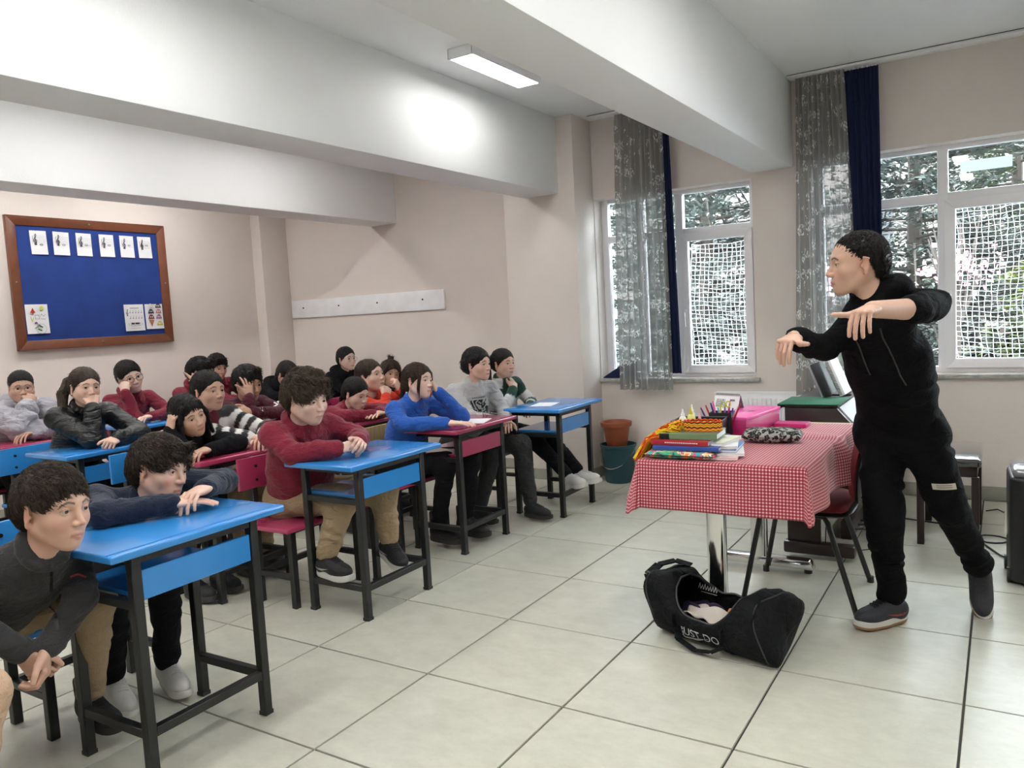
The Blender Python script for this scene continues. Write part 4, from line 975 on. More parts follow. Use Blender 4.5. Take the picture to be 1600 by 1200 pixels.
    cloth('dark_garment', 'dark purple garment inside the left of the sports bag', 'garment', mat('dark_purple_cloth', (.02, .01, .04), .9), (-.10, .02, .10), (.22, .16, .05), 6)
    # illegible white script on the inner flap
    b = MB(); L_ = []
    x = -.205
    for k in range(7):
        r_ = random.Random(k); L_ += stroke([(x, .002), (x+.008, .02+.008*r_.random()), (x+.012, .0), (x+.017, .012)], .003); x += .015
    for q in L_+stroke([(-.19, -.013), (-.10, -.010)], .003):
        b.add([(u, .108-(.002 if v < .01 else 0), .165+v) for u, v in q], [tuple(range(len(q)))])
    b.build('inner_label', MATS['white_bag_print'], o)
bag()
# ------------------------------------------------------------------ outside: yard, trees, cars, fence
def tag_(o, *a, **k): return tag(o, *a, **k)
struct(MB().box2((-20, YW+.6, -1.3), (22, 45, -1.2)).build('ground_outside', mat('pale_paving', (.045, .05, .035), .95, var=.2, vscale=2)))
TRK = mat('dark_bark', (.03, .023, .018), .9, bump=.5, bscale=20)
def conifer(x, y, h, r, seed, cols, label, droop=.25, nb=130):
    R_ = random.Random(seed); o = empty('conifer_tree', (x, y, -1.2), 0, label, 'tree', 'trees outside the windows')
    MB().tube([(0, 0, 0), (.05, .03, h*.5), (0, 0, h)], [.16, .10, .02], 8).build('trunk', TRK, o, smooth=True)
    bt = MB(); fol = [([], []), ([], [])]
    for k in range(nb):
        t = (k+R_.random())/nb; z = h*(.08+.9*t); a = R_.uniform(0, 6.283); L_ = r*(1-t*.75)*R_.uniform(.7, 1.1)
        d = Vector((math.cos(a), math.sin(a), 0)); p0 = Vector((0, 0, z)); p1 = p0+d*L_*.6+Vector((0, 0, .05*L_)); p2 = p0+d*L_-Vector((0, 0, droop*L_))
        bt.tube([p0, p1, p2], [.03, .018, .006], 4, cap=False)
        side = Vector((-d.y, d.x, 0)); nn = int(70+L_*120)
        for q in range(nn):
            s = .18+.82*R_.random(); c = p0.lerp(p1, s/.6) if s < .6 else p1.lerp(p2, (s-.6)/.4)
            c = c+side*R_.uniform(-1, 1)*.42*L_*(1-s*.5)*s+Vector((0, 0, R_.uniform(-.10, .06)))
            V, F = fol[R_.random() < .4]; n0 = len(V); l_ = R_.uniform(.10, .19); w_ = l_*.17
            dd = (d*.8+side*R_.uniform(-.9, .9)+Vector((0, 0, R_.uniform(-.35, .45)))).normalized(); sd = dd.cross(Vector((R_.uniform(-.3, .3), R_.uniform(-.3, .3), 1))).normalized(); up_ = dd.cross(sd)
            V += [c-dd*l_*.2, c+sd*w_, c+dd*l_, c-sd*w_]
            F += [(n0, n0+1, n0+2, n0+3)]
    bt.build('branches', TRK, o)
    for (V, F), c in zip(fol, cols):
        me = npmesh('foliage', np.array([tuple(v) for v in V]), np.array(F), mat(*c), smooth=False); f = link(bpy.data.objects.new('foliage', me), o); f['kind'] = 'stuff'
G1 = ('cedar_green', (.050, .064, .055), .8); G2 = ('cedar_pale', (.10, .12, .11), .8); G3 = ('pine_yellow_green', (.13, .16, .02), .8); G4 = ('pine_green', (.06, .085, .02), .8)
conifer(-1.4, 9.6, 7.5, 3.2, 1, (G1, G2), 'tall grey green cedar seen through the open left window')
conifer(1.2, 12.6, 9.0, 3.6, 2, (G1, G2), 'grey green cedar seen left in the big window')
conifer(3.6, 9.0, 6.5, 1.5, 3, (G3, G4), 'yellow green pine seen behind the net of the big window', nb=100)
conifer(-4.6, 14.5, 8.0, 3.0, 4, (G1, G2), 'far cedar left behind the lace curtain')
conifer(2.7, 17.5, 10.0, 3.4, 6, (G1, G4), 'dark cedar far behind the middle of the big window')
conifer(5.0, 13.5, 8.0, 3.0, 5, (G4, G3), 'pine at the right edge of the big window')
for k, (x, y, h, r, cols) in enumerate(((.2, 7.4, 2.3, 1.2, (G1, G2)), (1.3, 7.0, 2.1, 1.1, (G4, G1)), (2.5, 6.9, 2.2, 1.0, (G1, G4)), (3.3, 7.2, 2.0, 1.0, (G4, G3)), (-.9, 7.6, 2.4, 1.2, (G1, G2)))):
    conifer(x, y, h, r, 20+k, cols, 'low bushy evergreen outside, %s from the left' % ('first', 'second', 'third', 'fourth', 'fifth')[(1, 2, 3, 4, 0)[k]], .1, 75)
R_ = random.Random(9)
def blossom(x, y, z, s, n, col, label):
    o = empty('blossom_tree', (x, y, -1.2), 0, label, 'tree'); b = MB(); 
    b.tube([(0, 0, 0), (0, 0, z+1.2)], [.03, .015], 6)
    for k in range(14):
        a = R_.uniform(0, 6.28); b.tube([(0, 0, z+1.2-.5), (s*.8*math.cos(a), s*.8*math.sin(a), z+1.2+R_.uniform(-.2, .5))], [.02, .006], 4)
    b.build('branches', TRK, o)
    V = []; F = []
    for k in range(n):
        c = Vector((R_.gauss(0, s*.5), R_.gauss(0, s*.4), z+1.2+R_.gauss(.05, s*.28))); n0 = len(V); q = R_.uniform(.015, .035)
        a = Vector((R_.uniform(-1, 1), R_.uniform(-1, 1), R_.uniform(-1, 1))).normalized(); bb = a.orthogonal().normalized()*q; cc = a.cross(bb)
        V += [c+bb, c+cc, c-bb, c-cc]; F.append((n0, n0+1, n0+2, n0+3))
    f = link(bpy.data.objects.new('blossom', npmesh('blossom', np.array([tuple(v) for v in V]), np.array(F), mat('blossom_'+label[:4], col, .8), smooth=False)), o); f['kind'] = 'stuff'
blossom(.85, 6.2, 1.5, .38, 260, (.45, .34, .37), 'pale blossoming tree behind the left net')
blossom(2.15, 6.3, 1.55, .32, 200, (.45, .22, .29), 'pink blossoming tree behind the right net')
MB_ = MB
def car(x, y, rz, col, label):
    o = empty('car', (x, y, -1.2), rz, label, 'car')
    prof = [(-2.0, .3), (-2.0, .75), (-1.5, .9), (-.95, 1.4), (.75, 1.42), (1.3, .95), (1.95, .8), (2.05, .35)]
    MB().prism(prof, 1.6, rot(math.pi/2), (0, .8, 0)).build('body', mat('car_'+label[:5], col, .3, coat=.6), o, bevel=.06)
    for s_ in (-1, 1): MB().prism([(-1.3, .93), (-.88, 1.32), (.68, 1.33), (1.1, .95)], .02, rot(math.pi/2), (0, s_*.81+.01, 0)).build('side_window', M['black_plastic'], o)
    for wx in (-1.3, 1.3):
        for s_ in (-1, 1): MB().tube([(wx, s_*.82, .32), (wx, s_*.66, .32)], .32, 20).build('wheel', M['black_plastic'], o)
car(3.0, 16.5, .1, (.75, .76, .78), 'white car parked beyond the trees, seen through the right net')
car(-1.5, 17.0, -.1, (.7, .7, .72), 'pale car parked beyond the trees, seen through the left window')
car(3.6, 14.0, .2, (.55, .12, .08), 'red car parked in front of the white one')
bf = empty('blue_fence', (3.4, 6.2, -1.2), 0, 'low blue fence panel seen at the bottom of the big window', 'fence')
for k in range(5): MB().box((-2.0+k*.95, 0, 1.25), (.9, .03, .9)).build('panel', mat('blue_fence_paint', (.02, .04, .14), .5), bf)
for k in range(6): MB().box((-2.48+k*.95, 0, .78), (.04, .05, 1.56)).build('post', BM, bf)
bl = empty('apartment_block', (1.0, 34, -1.2), .1, 'pale building far behind the trees', 'building')
MB().box((0, 0, 5), (26, 8, 10)).build('facade', mat('pale_facade', (.12, .10, .09), .8), bl)
for i in range(9):
    for j in range(3): MB().box((-11+i*2.7, -4.03, 2+j*3), (1.2, .08, 1.4)).build('window', M['black_plastic'], bl)
# ------------------------------------------------------------------ implicit-surface modelling of people
f4 = np.float32
class Fld:
    def __init__(s, lo, hi, res):
        s.res = res; s.lo = np.array(lo, float); n = np.maximum(4, np.ceil((np.array(hi, float)-s.lo)/res).astype(int)+1)
        s.g = np.full(n, 1.0, f4); s.ax = [(s.lo[i]+res*np.arange(n[i])).astype(f4) for i in range(3)]
    def sub(s, lo, hi, pad):
        sl = []
        for i in range(3):
            a = int(max(0, math.floor((lo[i]-pad-s.lo[i])/s.res))); b = int(min(len(s.ax[i]), math.ceil((hi[i]+pad-s.lo[i])/s.res)+1))
            if b-a < 1: return None
            sl.append(slice(a, b))
        X = s.ax[0][sl[0]][:, None, None]; Y = s.ax[1][sl[1]][None, :, None]; Z = s.ax[2][sl[2]][None, None, :]
        return tuple(sl), X, Y, Z
    def put(s, sl, d, k, op='u'):
        g = s.g[sl]
        if op == 'u':
            if k > 0: h = np.maximum(k-np.abs(g-d), 0)/k; s.g[sl] = np.minimum(g, d)-h*h*k*.25
            else: s.g[sl] = np.minimum(g, d)
        elif op == 's':
            d = -d; h = np.maximum(k-np.abs(g-d), 0)/max(k, 1e-6); s.g[sl] = np.maximum(g, d)+h*h*k*.25
    def cap(s, a, b, ra, rb=None, k=.02, op='u', lat=None, flat=1., fold=None):
        """tapered capsule a-b; lat+flat: squash across the direction (axis x lat); fold=(amp,wavelength,phase)"""
        rb = ra if rb is None else rb; a = np.array(a, float); b = np.array(b, float); r = max(ra, rb)+(fold[0] if fold else 0)
        q = s.sub(np.minimum(a, b)-r, np.maximum(a, b)+r, k+2*s.res)
        if q is None: return s
        sl, X, Y, Z = q; ab = b-a; L2 = float(ab@ab)+1e-9; L_ = math.sqrt(L2)
        px, py, pz = X-a[0], Y-a[1], Z-a[2]
        t = np.clip((px*ab[0]+py*ab[1]+pz*ab[2])/L2, 0, 1)
        qx, qy, qz = px-t*ab[0], py-t*ab[1], pz-t*ab[2]
        if lat is not None and flat != 1:
            u = ab/L_; l = np.array(lat, float); l = l-u*(l@u); l /= np.linalg.norm(l); dp = np.cross(u, l)
            w_ = (qx*dp[0]+qy*dp[1]+qz*dp[2])*(flat-1)
            qx, qy, qz = qx+w_*dp[0], qy+w_*dp[1], qz+w_*dp[2]
        rr = ra+(rb-ra)*t
        d = np.sqrt(qx*qx+qy*qy+qz*qz)-rr
        if flat > 1: d = d/ (1+(flat-1)*.45)
        if fold:
            u = ab/L_; e = np.array([.0, 0, 1.]) if abs(u[2]) < .8 else np.array([1., 0, 0]); l = np.cross(u, e); l /= np.linalg.norm(l); m_ = np.cross(u, l)
            ca = (qx*l[0]+qy*l[1]+qz*l[2])/(r); cb = (qx*m_[0]+qy*m_[1]+qz*m_[2])/(r)
            sw_ = t*L_/fold[1]*2*math.pi; d = d-fold[0]*(np.sin(sw_*.8+2.2*np.sin(sw_*.31+fold[2]*3)+fold[2]+2.4*ca+1.6*np.sin(1.9*cb+fold[2]))*.6+.4*np.sin(sw_*.37+3.1*cb-2*ca+fold[2]*5))*np.clip(.3+.8*np.sin(1.3*ca+1.7*cb+fold[2]*2+sw_*.2), 0, 1)
        s.put(sl, d.astype(f4), k, op); return s
    def ell(s, c, r, R=None, k=.02, op='u'):
        c = np.array(c, float); r = np.array(r, float); m_ = max(r) if R is not None else None
        ext = r if R is None else np.array([m_]*3)
        q = s.sub(c-ext, c+ext, k+2*s.res)
        if q is None: return s
        sl, X, Y, Z = q; x, y, z = X-c[0], Y-c[1], Z-c[2]
        if R is not None: R = np.array(R); x, y, z = (x*R[0, 0]+y*R[1, 0]+z*R[2, 0]), (x*R[0, 1]+y*R[1, 1]+z*R[2, 1]), (x*R[0, 2]+y*R[1, 2]+z*R[2, 2])
        k0 = np.sqrt((x/r[0])**2+(y/r[1])**2+(z/r[2])**2); k1 = np.sqrt((x/r[0]**2)**2+(y/r[1]**2)**2+(z/r[2]**2)**2)+1e-9
        s.put(sl, (k0*(k0-1)/k1).astype(f4), k, op); return s
    def plane(s, n, d0, k=.004):
        """keep the side where n.p < d0"""
        X = s.ax[0][:, None, None]; Y = s.ax[1][None, :, None]; Z = s.ax[2][None, None, :]
        d = X*n[0]+Y*n[1]+Z*n[2]-d0; s.g = np.maximum(s.g, d.astype(f4)); return s
    def mesh(s):
        g = s.g; n = g.shape; ins = g < 0
        cnt = np.zeros([k-1 for k in n], np.int8); sums = np.zeros([k-1 for k in n]+[3], f4); ne = np.zeros([k-1 for k in n], f4)
        I = np.zeros([k-1 for k in n], np.int32)
        for dx in (0, 1):
            for dy in (0, 1):
                for dz in (0, 1): I += ins[dx:n[0]-1+dx, dy:n[1]-1+dy, dz:n[2]-1+dz]
        cells = np.argwhere((I > 0) & (I < 8)); 
        if len(cells) == 0: return np.zeros((0, 3)), np.zeros((0, 4), int)
        idx = -np.ones([k-1 for k in n], np.int32); idx[tuple(cells.T)] = np.arange(len(cells))
        P = np.zeros((len(cells), 3), f4); C = np.zeros(len(cells), f4)
        co = [(0, 0, 0), (1, 0, 0), (0, 1, 0), (1, 1, 0), (0, 0, 1), (1, 0, 1), (0, 1, 1), (1, 1, 1)]
        val = [g[cells[:, 0]+c[0], cells[:, 1]+c[1], cells[:, 2]+c[2]] for c in co]
        for i in range(8):
            for j in range(i+1, 8):
                if sum(abs(a-b) for a, b in zip(co[i], co[j])) != 1: continue
                m_ = (val[i] < 0) != (val[j] < 0); t = np.where(m_, val[i]/(val[i]-val[j]+1e-12), 0)
                for ax in range(3): P[:, ax] += np.where(m_, co[i][ax]+t*(co[j][ax]-co[i][ax]), 0)
                C += m_
        P = s.lo+(cells+P/C[:, None])*s.res
        Q = []
        for ax in range(3):
            b, c = (ax+1) % 3, (ax+2) % 3
            sl0 = [slice(None)]*3; sl1 = [slice(None)]*3; sl0[ax] = slice(0, -1); sl1[ax] = slice(1, None)
            A, B = ins[tuple(sl0)], ins[tuple(sl1)]
            for cond, rev in ((A & ~B, False), (~A & B, True)):
                e = np.argwhere(cond); e = e[(e[:, b] > 0) & (e[:, c] > 0) & (e[:, b] < n[b]-1) & (e[:, c] < n[c]-1)]
                if not len(e): continue
                def cell(db, dc): q = e.copy(); q[:, b] += db; q[:, c] += dc; return idx[q[:, 0], q[:, 1], q[:, 2]]
                f = np.stack([cell(-1, -1), cell(0, -1), cell(0, 0), cell(-1, 0)], 1)
                f = f[(f >= 0).all(1)]
                Q.append(f[:, ::-1] if rev else f)
        return P, np.concatenate(Q)
def bounds(pts, pad): P = np.array(pts, float); return P.min(0)-pad, P.max(0)+pad
def Rm3(yaw, pitch=0, roll=0): return np.array(Matrix.Rotation(yaw, 3, 'Z') @ Matrix.Rotation(pitch, 3, 'Y') @ Matrix.Rotation(roll, 3, 'X'))
D2R = math.pi/180

# head, canonical: x forward, y left, z up, about .225 tall
EY, EZ, EX = .0315, .003, .073
_hc = {}
def head_mesh(res, fat=0., fem=0.):
    key = (res, round(fat, 2), fem)
    if key in _hc: return _hc[key]
    F = Fld((-.135, -.105, -.20), (.135, .105, .13), res); e, c = F.ell, F.cap
    e((-.014, 0, .032), (.095, .0745, .082)); e((.030, 0, .0), (.060, .063, .085), k=.03)
    e((.030, 0, -.050), (.052+.003*fat, .049+.010*fat, .052), k=.03)
    for y in (1, -1):
        c((-.004, y*(.054+.006*fat), -.048), (.058, y*.018, -.094), .018+.006*fat, .015+.003*fat, k=.028)
        e((.052, y*(.040+.003*fat), -.028), (.024+.004*fat, .022+.004*fat, .022), k=.028)
        c((.081, y*.012, .024), (.068, y*.044, .021), .0085-.002*fem, .008, k=.018)
    e((.070, 0, -.095), (.017, .019-.003*fem, .016), k=.02)
    e((.067, 0, -.064), (.026, .031, .027), k=.022)
    for y in (1, -1): e((.098, y*.031, .002), (.020, .018, .0115), k=.014, op='s')
    c((.084, 0, .010), (.108-.003*fem, 0, -.030), .0065, .0088, k=.012)
    for y in (1, -1): e((.098, y*.0115, -.034), (.011, .0075, .0075), k=.007)
    for y in (1, -1): e((.104, y*.006, -.0415), (.004, .0032, .003), k=.002, op='s')
    # lids with almond openings
    for y in (1, -1):
        e((EX, y*EY, EZ), (.0150, .0150, .0150), k=.003)
        e((EX+.014, y*EY, EZ-.001), (.016, .0125, .0044+.0006*fem), k=.0015, op='s')
    # lips
    for y in (1, -1):
        c((.0845, y*.0215, -.0665), (.0955, y*.004, -.0615), .0030, .0048, k=.005)
        c((.0845, y*.0200, -.0680), (.0935, 0, -.0725), .0034, .0062, k=.005)
    c((.100, -.022, -.0668), (.100, .022, -.0668), .0022, k=.003, op='s', lat=(0, 1, 0))
    # ears
    for y in (1, -1):
        R = Rm3(y*.50, .12, 0)
        e((-.010, y*.0765, -.010), (.0175, .0065, .029), R, k=.005); e((-.006, y*.0850, -.008), (.0115, .0078, .020), R, k=.003, op='s'); e((.004, y*.0775, -.012), (.0045, .005, .007), k=.004)
        c((-.020, y*.080, .012), (-.002, y*.079, .018), .004, k=.004); e((-.006, y*.0775, -.038), (.008, .005, .009), k=.005)
    c((-.020, 0, -.055), (-.038, 0, -.122), .050-.006*fem+.004*fat, .045-.003*fem+.004*fat, k=.03)
    V, Q = F.mesh(); _hc[key] = (V, Q); return V, Q
def head_color(V, skin, lip=1.0, brow=(.02, .015, .012)):
    C = np.tile(np.array(skin, float), (len(V), 1)); x, y, z = V.T
    def blend(w, col): nonlocal C; w = np.clip(w, 0, 1)[:, None]; C = C*(1-w)+np.array(col)*w
    sk = np.array(skin)
    blend(.35*np.exp(-(((np.abs(y)-.042)/.018)**2+((z+.035)/.02)**2))*(x > .03), sk*np.array([1.05, .72, .70]))      # cheeks
    blend(.30*np.exp(-((y/.014)**2+((z+.033)/.014)**2))*(x > .09), sk*np.array([1.0, .72, .70]))
    blend(.35*np.exp(-(((np.abs(y)-.083)/.014)**2))*(np.abs(x+.008) < .03), sk*np.array([1.05, .7, .65]))
    lw = np.clip((.0235-np.abs(y))/.003, 0, 1)*np.clip((.0105-np.abs(z+.0668)-.16*np.abs(y))/.003, 0, 1)*(x > .078)
    blend(.75*lip*lw, sk*np.array([.80, .42, .42]))
    blend(.7*np.exp(-((z+.0668)/.0016)**2)*(np.abs(y) < .021)*(x > .075), sk*.25)
    ay = np.abs(y)
    bw = np.clip((.0042-np.abs(z-(.0235+.005*np.sin((ay-.012)/.036*math.pi)-.0045*(ay > .03)*(ay-.03)/.018)))/.002, 0, 1)*(ay > .011)*(ay < .050)*(x > .045)
    blend(.85*bw, brow)
    ed = np.abs(((ay-EY)/.0145)**2+((z-EZ)/.0068)**2-1)
    blend(.55*np.clip(1-ed/.45, 0, 1)*(x > .066)*(z > EZ-.001), np.array(brow)*1.2)
    return C
# hand, canonical: wrist at origin, fingers +x, back of hand +z, thumb towards +y ("right" hand, palm down)
_hd = {}
POSES = dict(flat=(.12, .15, .1, .25), relax=(.45, .45, .3, .35), fist=(1.25, 1.5, .9, .2), curl=(.9, 1.2, .7, .3), hang=(.92, .28, .18, .05), bent=(.55, .95, .5, .3), spread=(.25, .3, .2, .7))
def hand_mesh(pose, res, fore=.06):
    key = (pose, res, fore)
    if key in _hd: return _hd[key]
    c0, c1, c2, th = POSES[pose]; F = Fld((-fore-.05, -.075, -.15), (.22, .14, .07), res)
    F.cap((.018, 0, 0), (.046, 0, 0), .034, .0385, k=.01, lat=(0, 1, 0), flat=2.5)
    F.cap((-fore, 0, 0), (.012, 0, 0), .033 if fore > .1 else .029, .0275, k=.02, lat=(0, 1, 0), flat=1.3)
    for i, (y, l1, l2, l3, r) in enumerate(((.030, .042, .026, .021, .0083), (.0103, .046, .029, .022, .0085), (-.0095, .043, .027, .021, .0082), (-.0282, .034, .021, .019, .0072))):
        sp = (1.5-i)*(.075 if pose != 'spread' else .16); p = np.array([.079-.004*abs(i-1), y, .001]); a = 0; cc = c0*(1+.08*i)
        r *= 1.10; F.ell(p, (r*1.18, r*1.1, r*1.18), k=.010)
        for L_, c_, rr in ((l1, cc, 1), (l2, c1*(1+.05*i), .94), (l3, c2, .84)):
            a += c_; q = p+L_*np.array([math.cos(a)*math.cos(sp), math.cos(a)*math.sin(sp)*.999, -math.sin(a)])
            F.cap(p, q, r*rr, r*rr*.93, k=.0022); p = q
    t1 = np.array([.052, .050, -.014])+np.array([0, .004, .004])*(pose in ('hang', 'spread'))
    F.cap((.016, .020, -.004), t1, .0155, .0125, k=.016)
    if pose in ('hang', 'spread'): t2 = t1+np.array([.020, .026, .004]); t3 = t2+np.array([.014, .024, .004])
    elif pose == 'fist': t2 = t1+np.array([.030, -.006, -.018]); t3 = t2+np.array([.014, -.020, -.010])
    else: t2 = t1+np.array([.029, .012, -.006]); t3 = t2+np.array([.025, -.001, -.006])
    F.cap(t1, t2, .0115, .0102, k=.008); F.cap(t2, t3, .0102, .0088, k=.004)
    _hd[key] = F.mesh(); return _hd[key]
def hand_color(V, skin):
    C = np.tile(np.array(skin, float), (len(V), 1)); w = np.clip((V[:, 0]-.07)/.08, 0, 1)[:, None]*.35
    return C*(1-w)+np.array(skin)*np.array([1.05, .78, .74])*w
_sh = {}
def shoe_mesh(boot, res=.005):
    """ankle at (0,0,.10); toe +x; returns upper, sole"""
    if (boot, res) in _sh: return _sh[(boot, res)]
    F = Fld((-.12, -.08, -.03), (.24, .08, .26), res)
    F.ell((.10, .0, .045), (.085, .044, .040), k=.03); F.ell((-.015, 0, .050), (.052, .035, .045), k=.03); F.cap((-.012, 0, .06), (.02, 0, .085), .036, .033, k=.03)
    F.ell((.045, 0, .065), (.055, .036, .036), k=.03)
    if boot: F.cap((-.012, 0, .08), (-.012, 0, .17), .043, .046, k=.02, fold=(.003, .03, 1))
    F.plane((0, 0, -1), -.018)
    if boot: F.plane((0, 0, 1), .185)
    else: F.cap((-.01, 0, .10), (-.012, 0, .16), .030, .034, k=.004, op='s'); F.plane((.25, 0, 1), .112)
    up = F.mesh()
    n = 28; pts = []
    for k in range(n):
        t = 2*math.pi*k/n; x = math.cos(t); y = math.sin(t)
        pts.append((.062+.128*math.copysign(abs(x)**.8, x), (.040 if x > 0 else .035)*math.copysign(abs(y)**.75, y)*(1.0+.12*x)+(.004*x)))
    _sh[(boot, res)] = (up, pts); return _sh[(boot, res)]
SK = {}
def skin_mat():
    if 'skin' in MATS: return MATS['skin']
    return mat('skin', (.6, .4, .3), .48, bump=.05, bscale=350, attr='Col', sss=.12)
def hair_mat(c, nm):
    return mat('hair_'+nm, c, .42, bump=.9, bscale=60, var=.45, vscale=25, stretch=(2.2, 2.2, .45), spec=.22)
def cloth_mat(nm, c, sheen=.15, bump=.35, bscale=220, rough=.85):
    return mat('fabric_'+nm, c, rough, bump=bump, bscale=bscale, var=.06, vscale=12, sheen=sheen if max(c) > .03 else .0, spec=.3 if max(c) > .03 else .10, wr=.55)
def mkobj(name, V, Q, m, parent, col=None, smooth=True):
    me = npmesh(name, V, Q, m, smooth)
    if col is not None:
        a = me.color_attributes.new(name='Col', type='FLOAT_COLOR', domain='POINT'); a.data.foreach_set('color', np.c_[col, np.ones(len(col))].astype(f4).ravel())
    return link(bpy.data.objects.new(name, me), parent)
def join(parts):
    Vs, Qs, Cs = [], [], []; n = 0
    for V, Q, C in parts: Vs.append(V); Qs.append(Q+n); Cs.append(C); n += len(V)
    return np.concatenate(Vs), np.concatenate(Qs), np.concatenate(Cs)
_hm = {}
def hair_mesh(style, res):
    if (style, res) in _hm: return _hm[(style, res)]
    F = Fld((-.24, -.17, -.42), (.16, .17, .21), res) if style in ('long', 'pony', 'side_pony', 'curly_top') else Fld((-.18, -.14, -.20), (.15, .14, .20), res)
    t = dict(crop=.006, teacher=.002, fluff=.022, fringe=.015, short=.011, thick=.018, tied=.010, pony=.010, bun=.013, topbun=.012, long=.012, side_pony=.009, curly_top=.016).get(style, .01)
    F.ell((-.016, 0, .036), (.097+t*.9, .0765+t, .084+t), k=.0)
    F.ell((-.055, 0, -.005), (.062+t, .066+t*.8, .070), k=.02)
    boy = style in ('crop', 'teacher', 'fluff', 'fringe', 'short', 'thick')
    if style == 'fluff':
        for k in range(20):
            a = k*2.4; r_ = .03+.045*((k*7) % 5)/5; F.ell((-.01+r_*math.cos(a), r_*math.sin(a)*.9, .118+.012*math.sin(k*1.7)-r_*.22), (.022, .022, .018), k=.014)
    if style == 'thick':
        for k in range(9): a = k*.7; F.ell((.02+.05*math.cos(a), .05*math.sin(a), .112-.004*k % 3), (.025, .022, .02), k=.012)
    # cut the face
    zf = dict(crop=.067, teacher=.064, fluff=.066, fringe=.060, short=.066, thick=.058, tied=.072, pony=.071, bun=.069, topbun=.072, long=.072, side_pony=.070, curly_top=.068)[style]
    F.ell((.115, 0, zf-.094), (.062, .098 if boy else .078, .094), k=.006, op='s')          # face opening
    F.cap((.075, -.2, -.075), (.075, .2, -.075), .085, k=.006, op='s')      # cheeks / ears
    if boy: F.cap((.010, -.2, -.052), (.010, .2, -.052), .060, k=.006, op='s')
    for y in (1, -1): F.ell((-.006, y*.092, -.010), (.024, .022, .036), k=.006, op='s')
    if boy: F.plane((.45, 0, -1), .052 if style != 'teacher' else .034)
    else: F.plane((0, 0, -1), .085)
    if style in ('fringe', 'thick', 'fluff'):
        for k in range(9):
            y = -.050+k*.0125; F.cap((.070, y*.8, .096), (.094-abs(y)*.45, y+.004, (.050 if style == 'fringe' else .064)+.006*math.sin(k*2.1)), .013, .005, k=.006)
    if style in ('pony',):
        F.ell((-.110, 0, .045), (.022, .024, .022), k=.01)
        P = [(-.115, -.01, .05), (-.125, -.05, .03), (-.105, -.090, -.05), (-.080, -.100, -.14), (-.065, -.095, -.22)]
        for a, b, r_, r2_ in zip(P, P[1:], (.020, .028, .032, .028), (.028, .032, .028, .012)): F.cap(a, b, r_, r2_, k=.012)
    if style == 'side_pony':
        P = [(-.105, -.02, .05), (-.105, -.075, .02), (-.080, -.105, -.07), (-.065, -.110, -.16), (-.055, -.105, -.25)]
        for a, b, r_ in zip(P, P[1:], (.028, .027, .026, .022)): F.cap(a, b, r_, r_*.85, k=.012)
    if style == 'tied':
        F.ell((-.112, 0, -.03), (.025, .03, .03), k=.02); P = [(-.12, 0, -.03), (-.14, .01, -.09), (-.13, .02, -.17)]
        for a, b, r_ in zip(P, P[1:], (.022, .020)): F.cap(a, b, r_, r_*.7, k=.012)
    if style == 'bun':
        for k in range(7): a = k*.9; F.ell((-.118+.010*math.cos(a*2), .022*math.cos(a), .0+.024*math.sin(a)), (.020, .018, .018), k=.008)
        F.cap((.045, .062, .055), (-.07, .080, .02), .016, k=.012); F.cap((.045, -.062, .055), (-.07, -.080, .02), .016, k=.012)
    if style in ('topbun', 'curly_top'):
        for k in range(8): a = k*.785; F.ell((-.045+.014*math.cos(a), .014*math.sin(a), .142+.006*math.sin(3*a)), (.015, .015, .016), k=.006)
    if style in ('long', 'curly_top'):
        L_ = -.30 if style == 'long' else -.17
        for k in range(15):
            a = math.radians(78+k*(204/14)); x, y = -.022+.093*math.cos(a), .082*math.sin(a)
            m_ = .008*math.sin(k*2.3)
            F.cap((x*.9, y*.95, .03), (x-.012, y*1.12+m_, -.10), .020, .022, k=.012); F.cap((x-.012, y*1.12+m_, -.10), (x-.035+.1*m_, y*1.12-m_, L_-.03*math.sin(k*1.1)), .022, .012, k=.012)
        for y in (1, -1): F.cap((.055, y*.052, .078), (.045, y*.082, .0), .012, .014, k=.012); F.cap((.045, y*.082, .0), (.040, y*.092, -.14), .014, .010, k=.012)
    V, Q = F.mesh()
    # strand relief
    x, y, z = V.T; r_ = np.array([x+.016, y, (z-.036)*.4]).T; r_ /= np.linalg.norm(r_, axis=1)[:, None]+1e-9
    ang = np.arctan2(y, -x); V = V+r_*((.0007 if boy else .0011)*np.sin(ang*46+9*z/.1+3*np.sin(ang*7)))[:, None]
    _hm[(style, res)] = (V, Q); return V, Q
def vnormals(V, Q):
    n = np.cross(V[Q[:, 1]]-V[Q[:, 0]], V[Q[:, 2]]-V[Q[:, 0]]); N = np.zeros_like(V)
    for i in range(4): np.add.at(N, Q[:, i], n)
    return N/(np.linalg.norm(N, axis=1)[:, None]+1e-9)
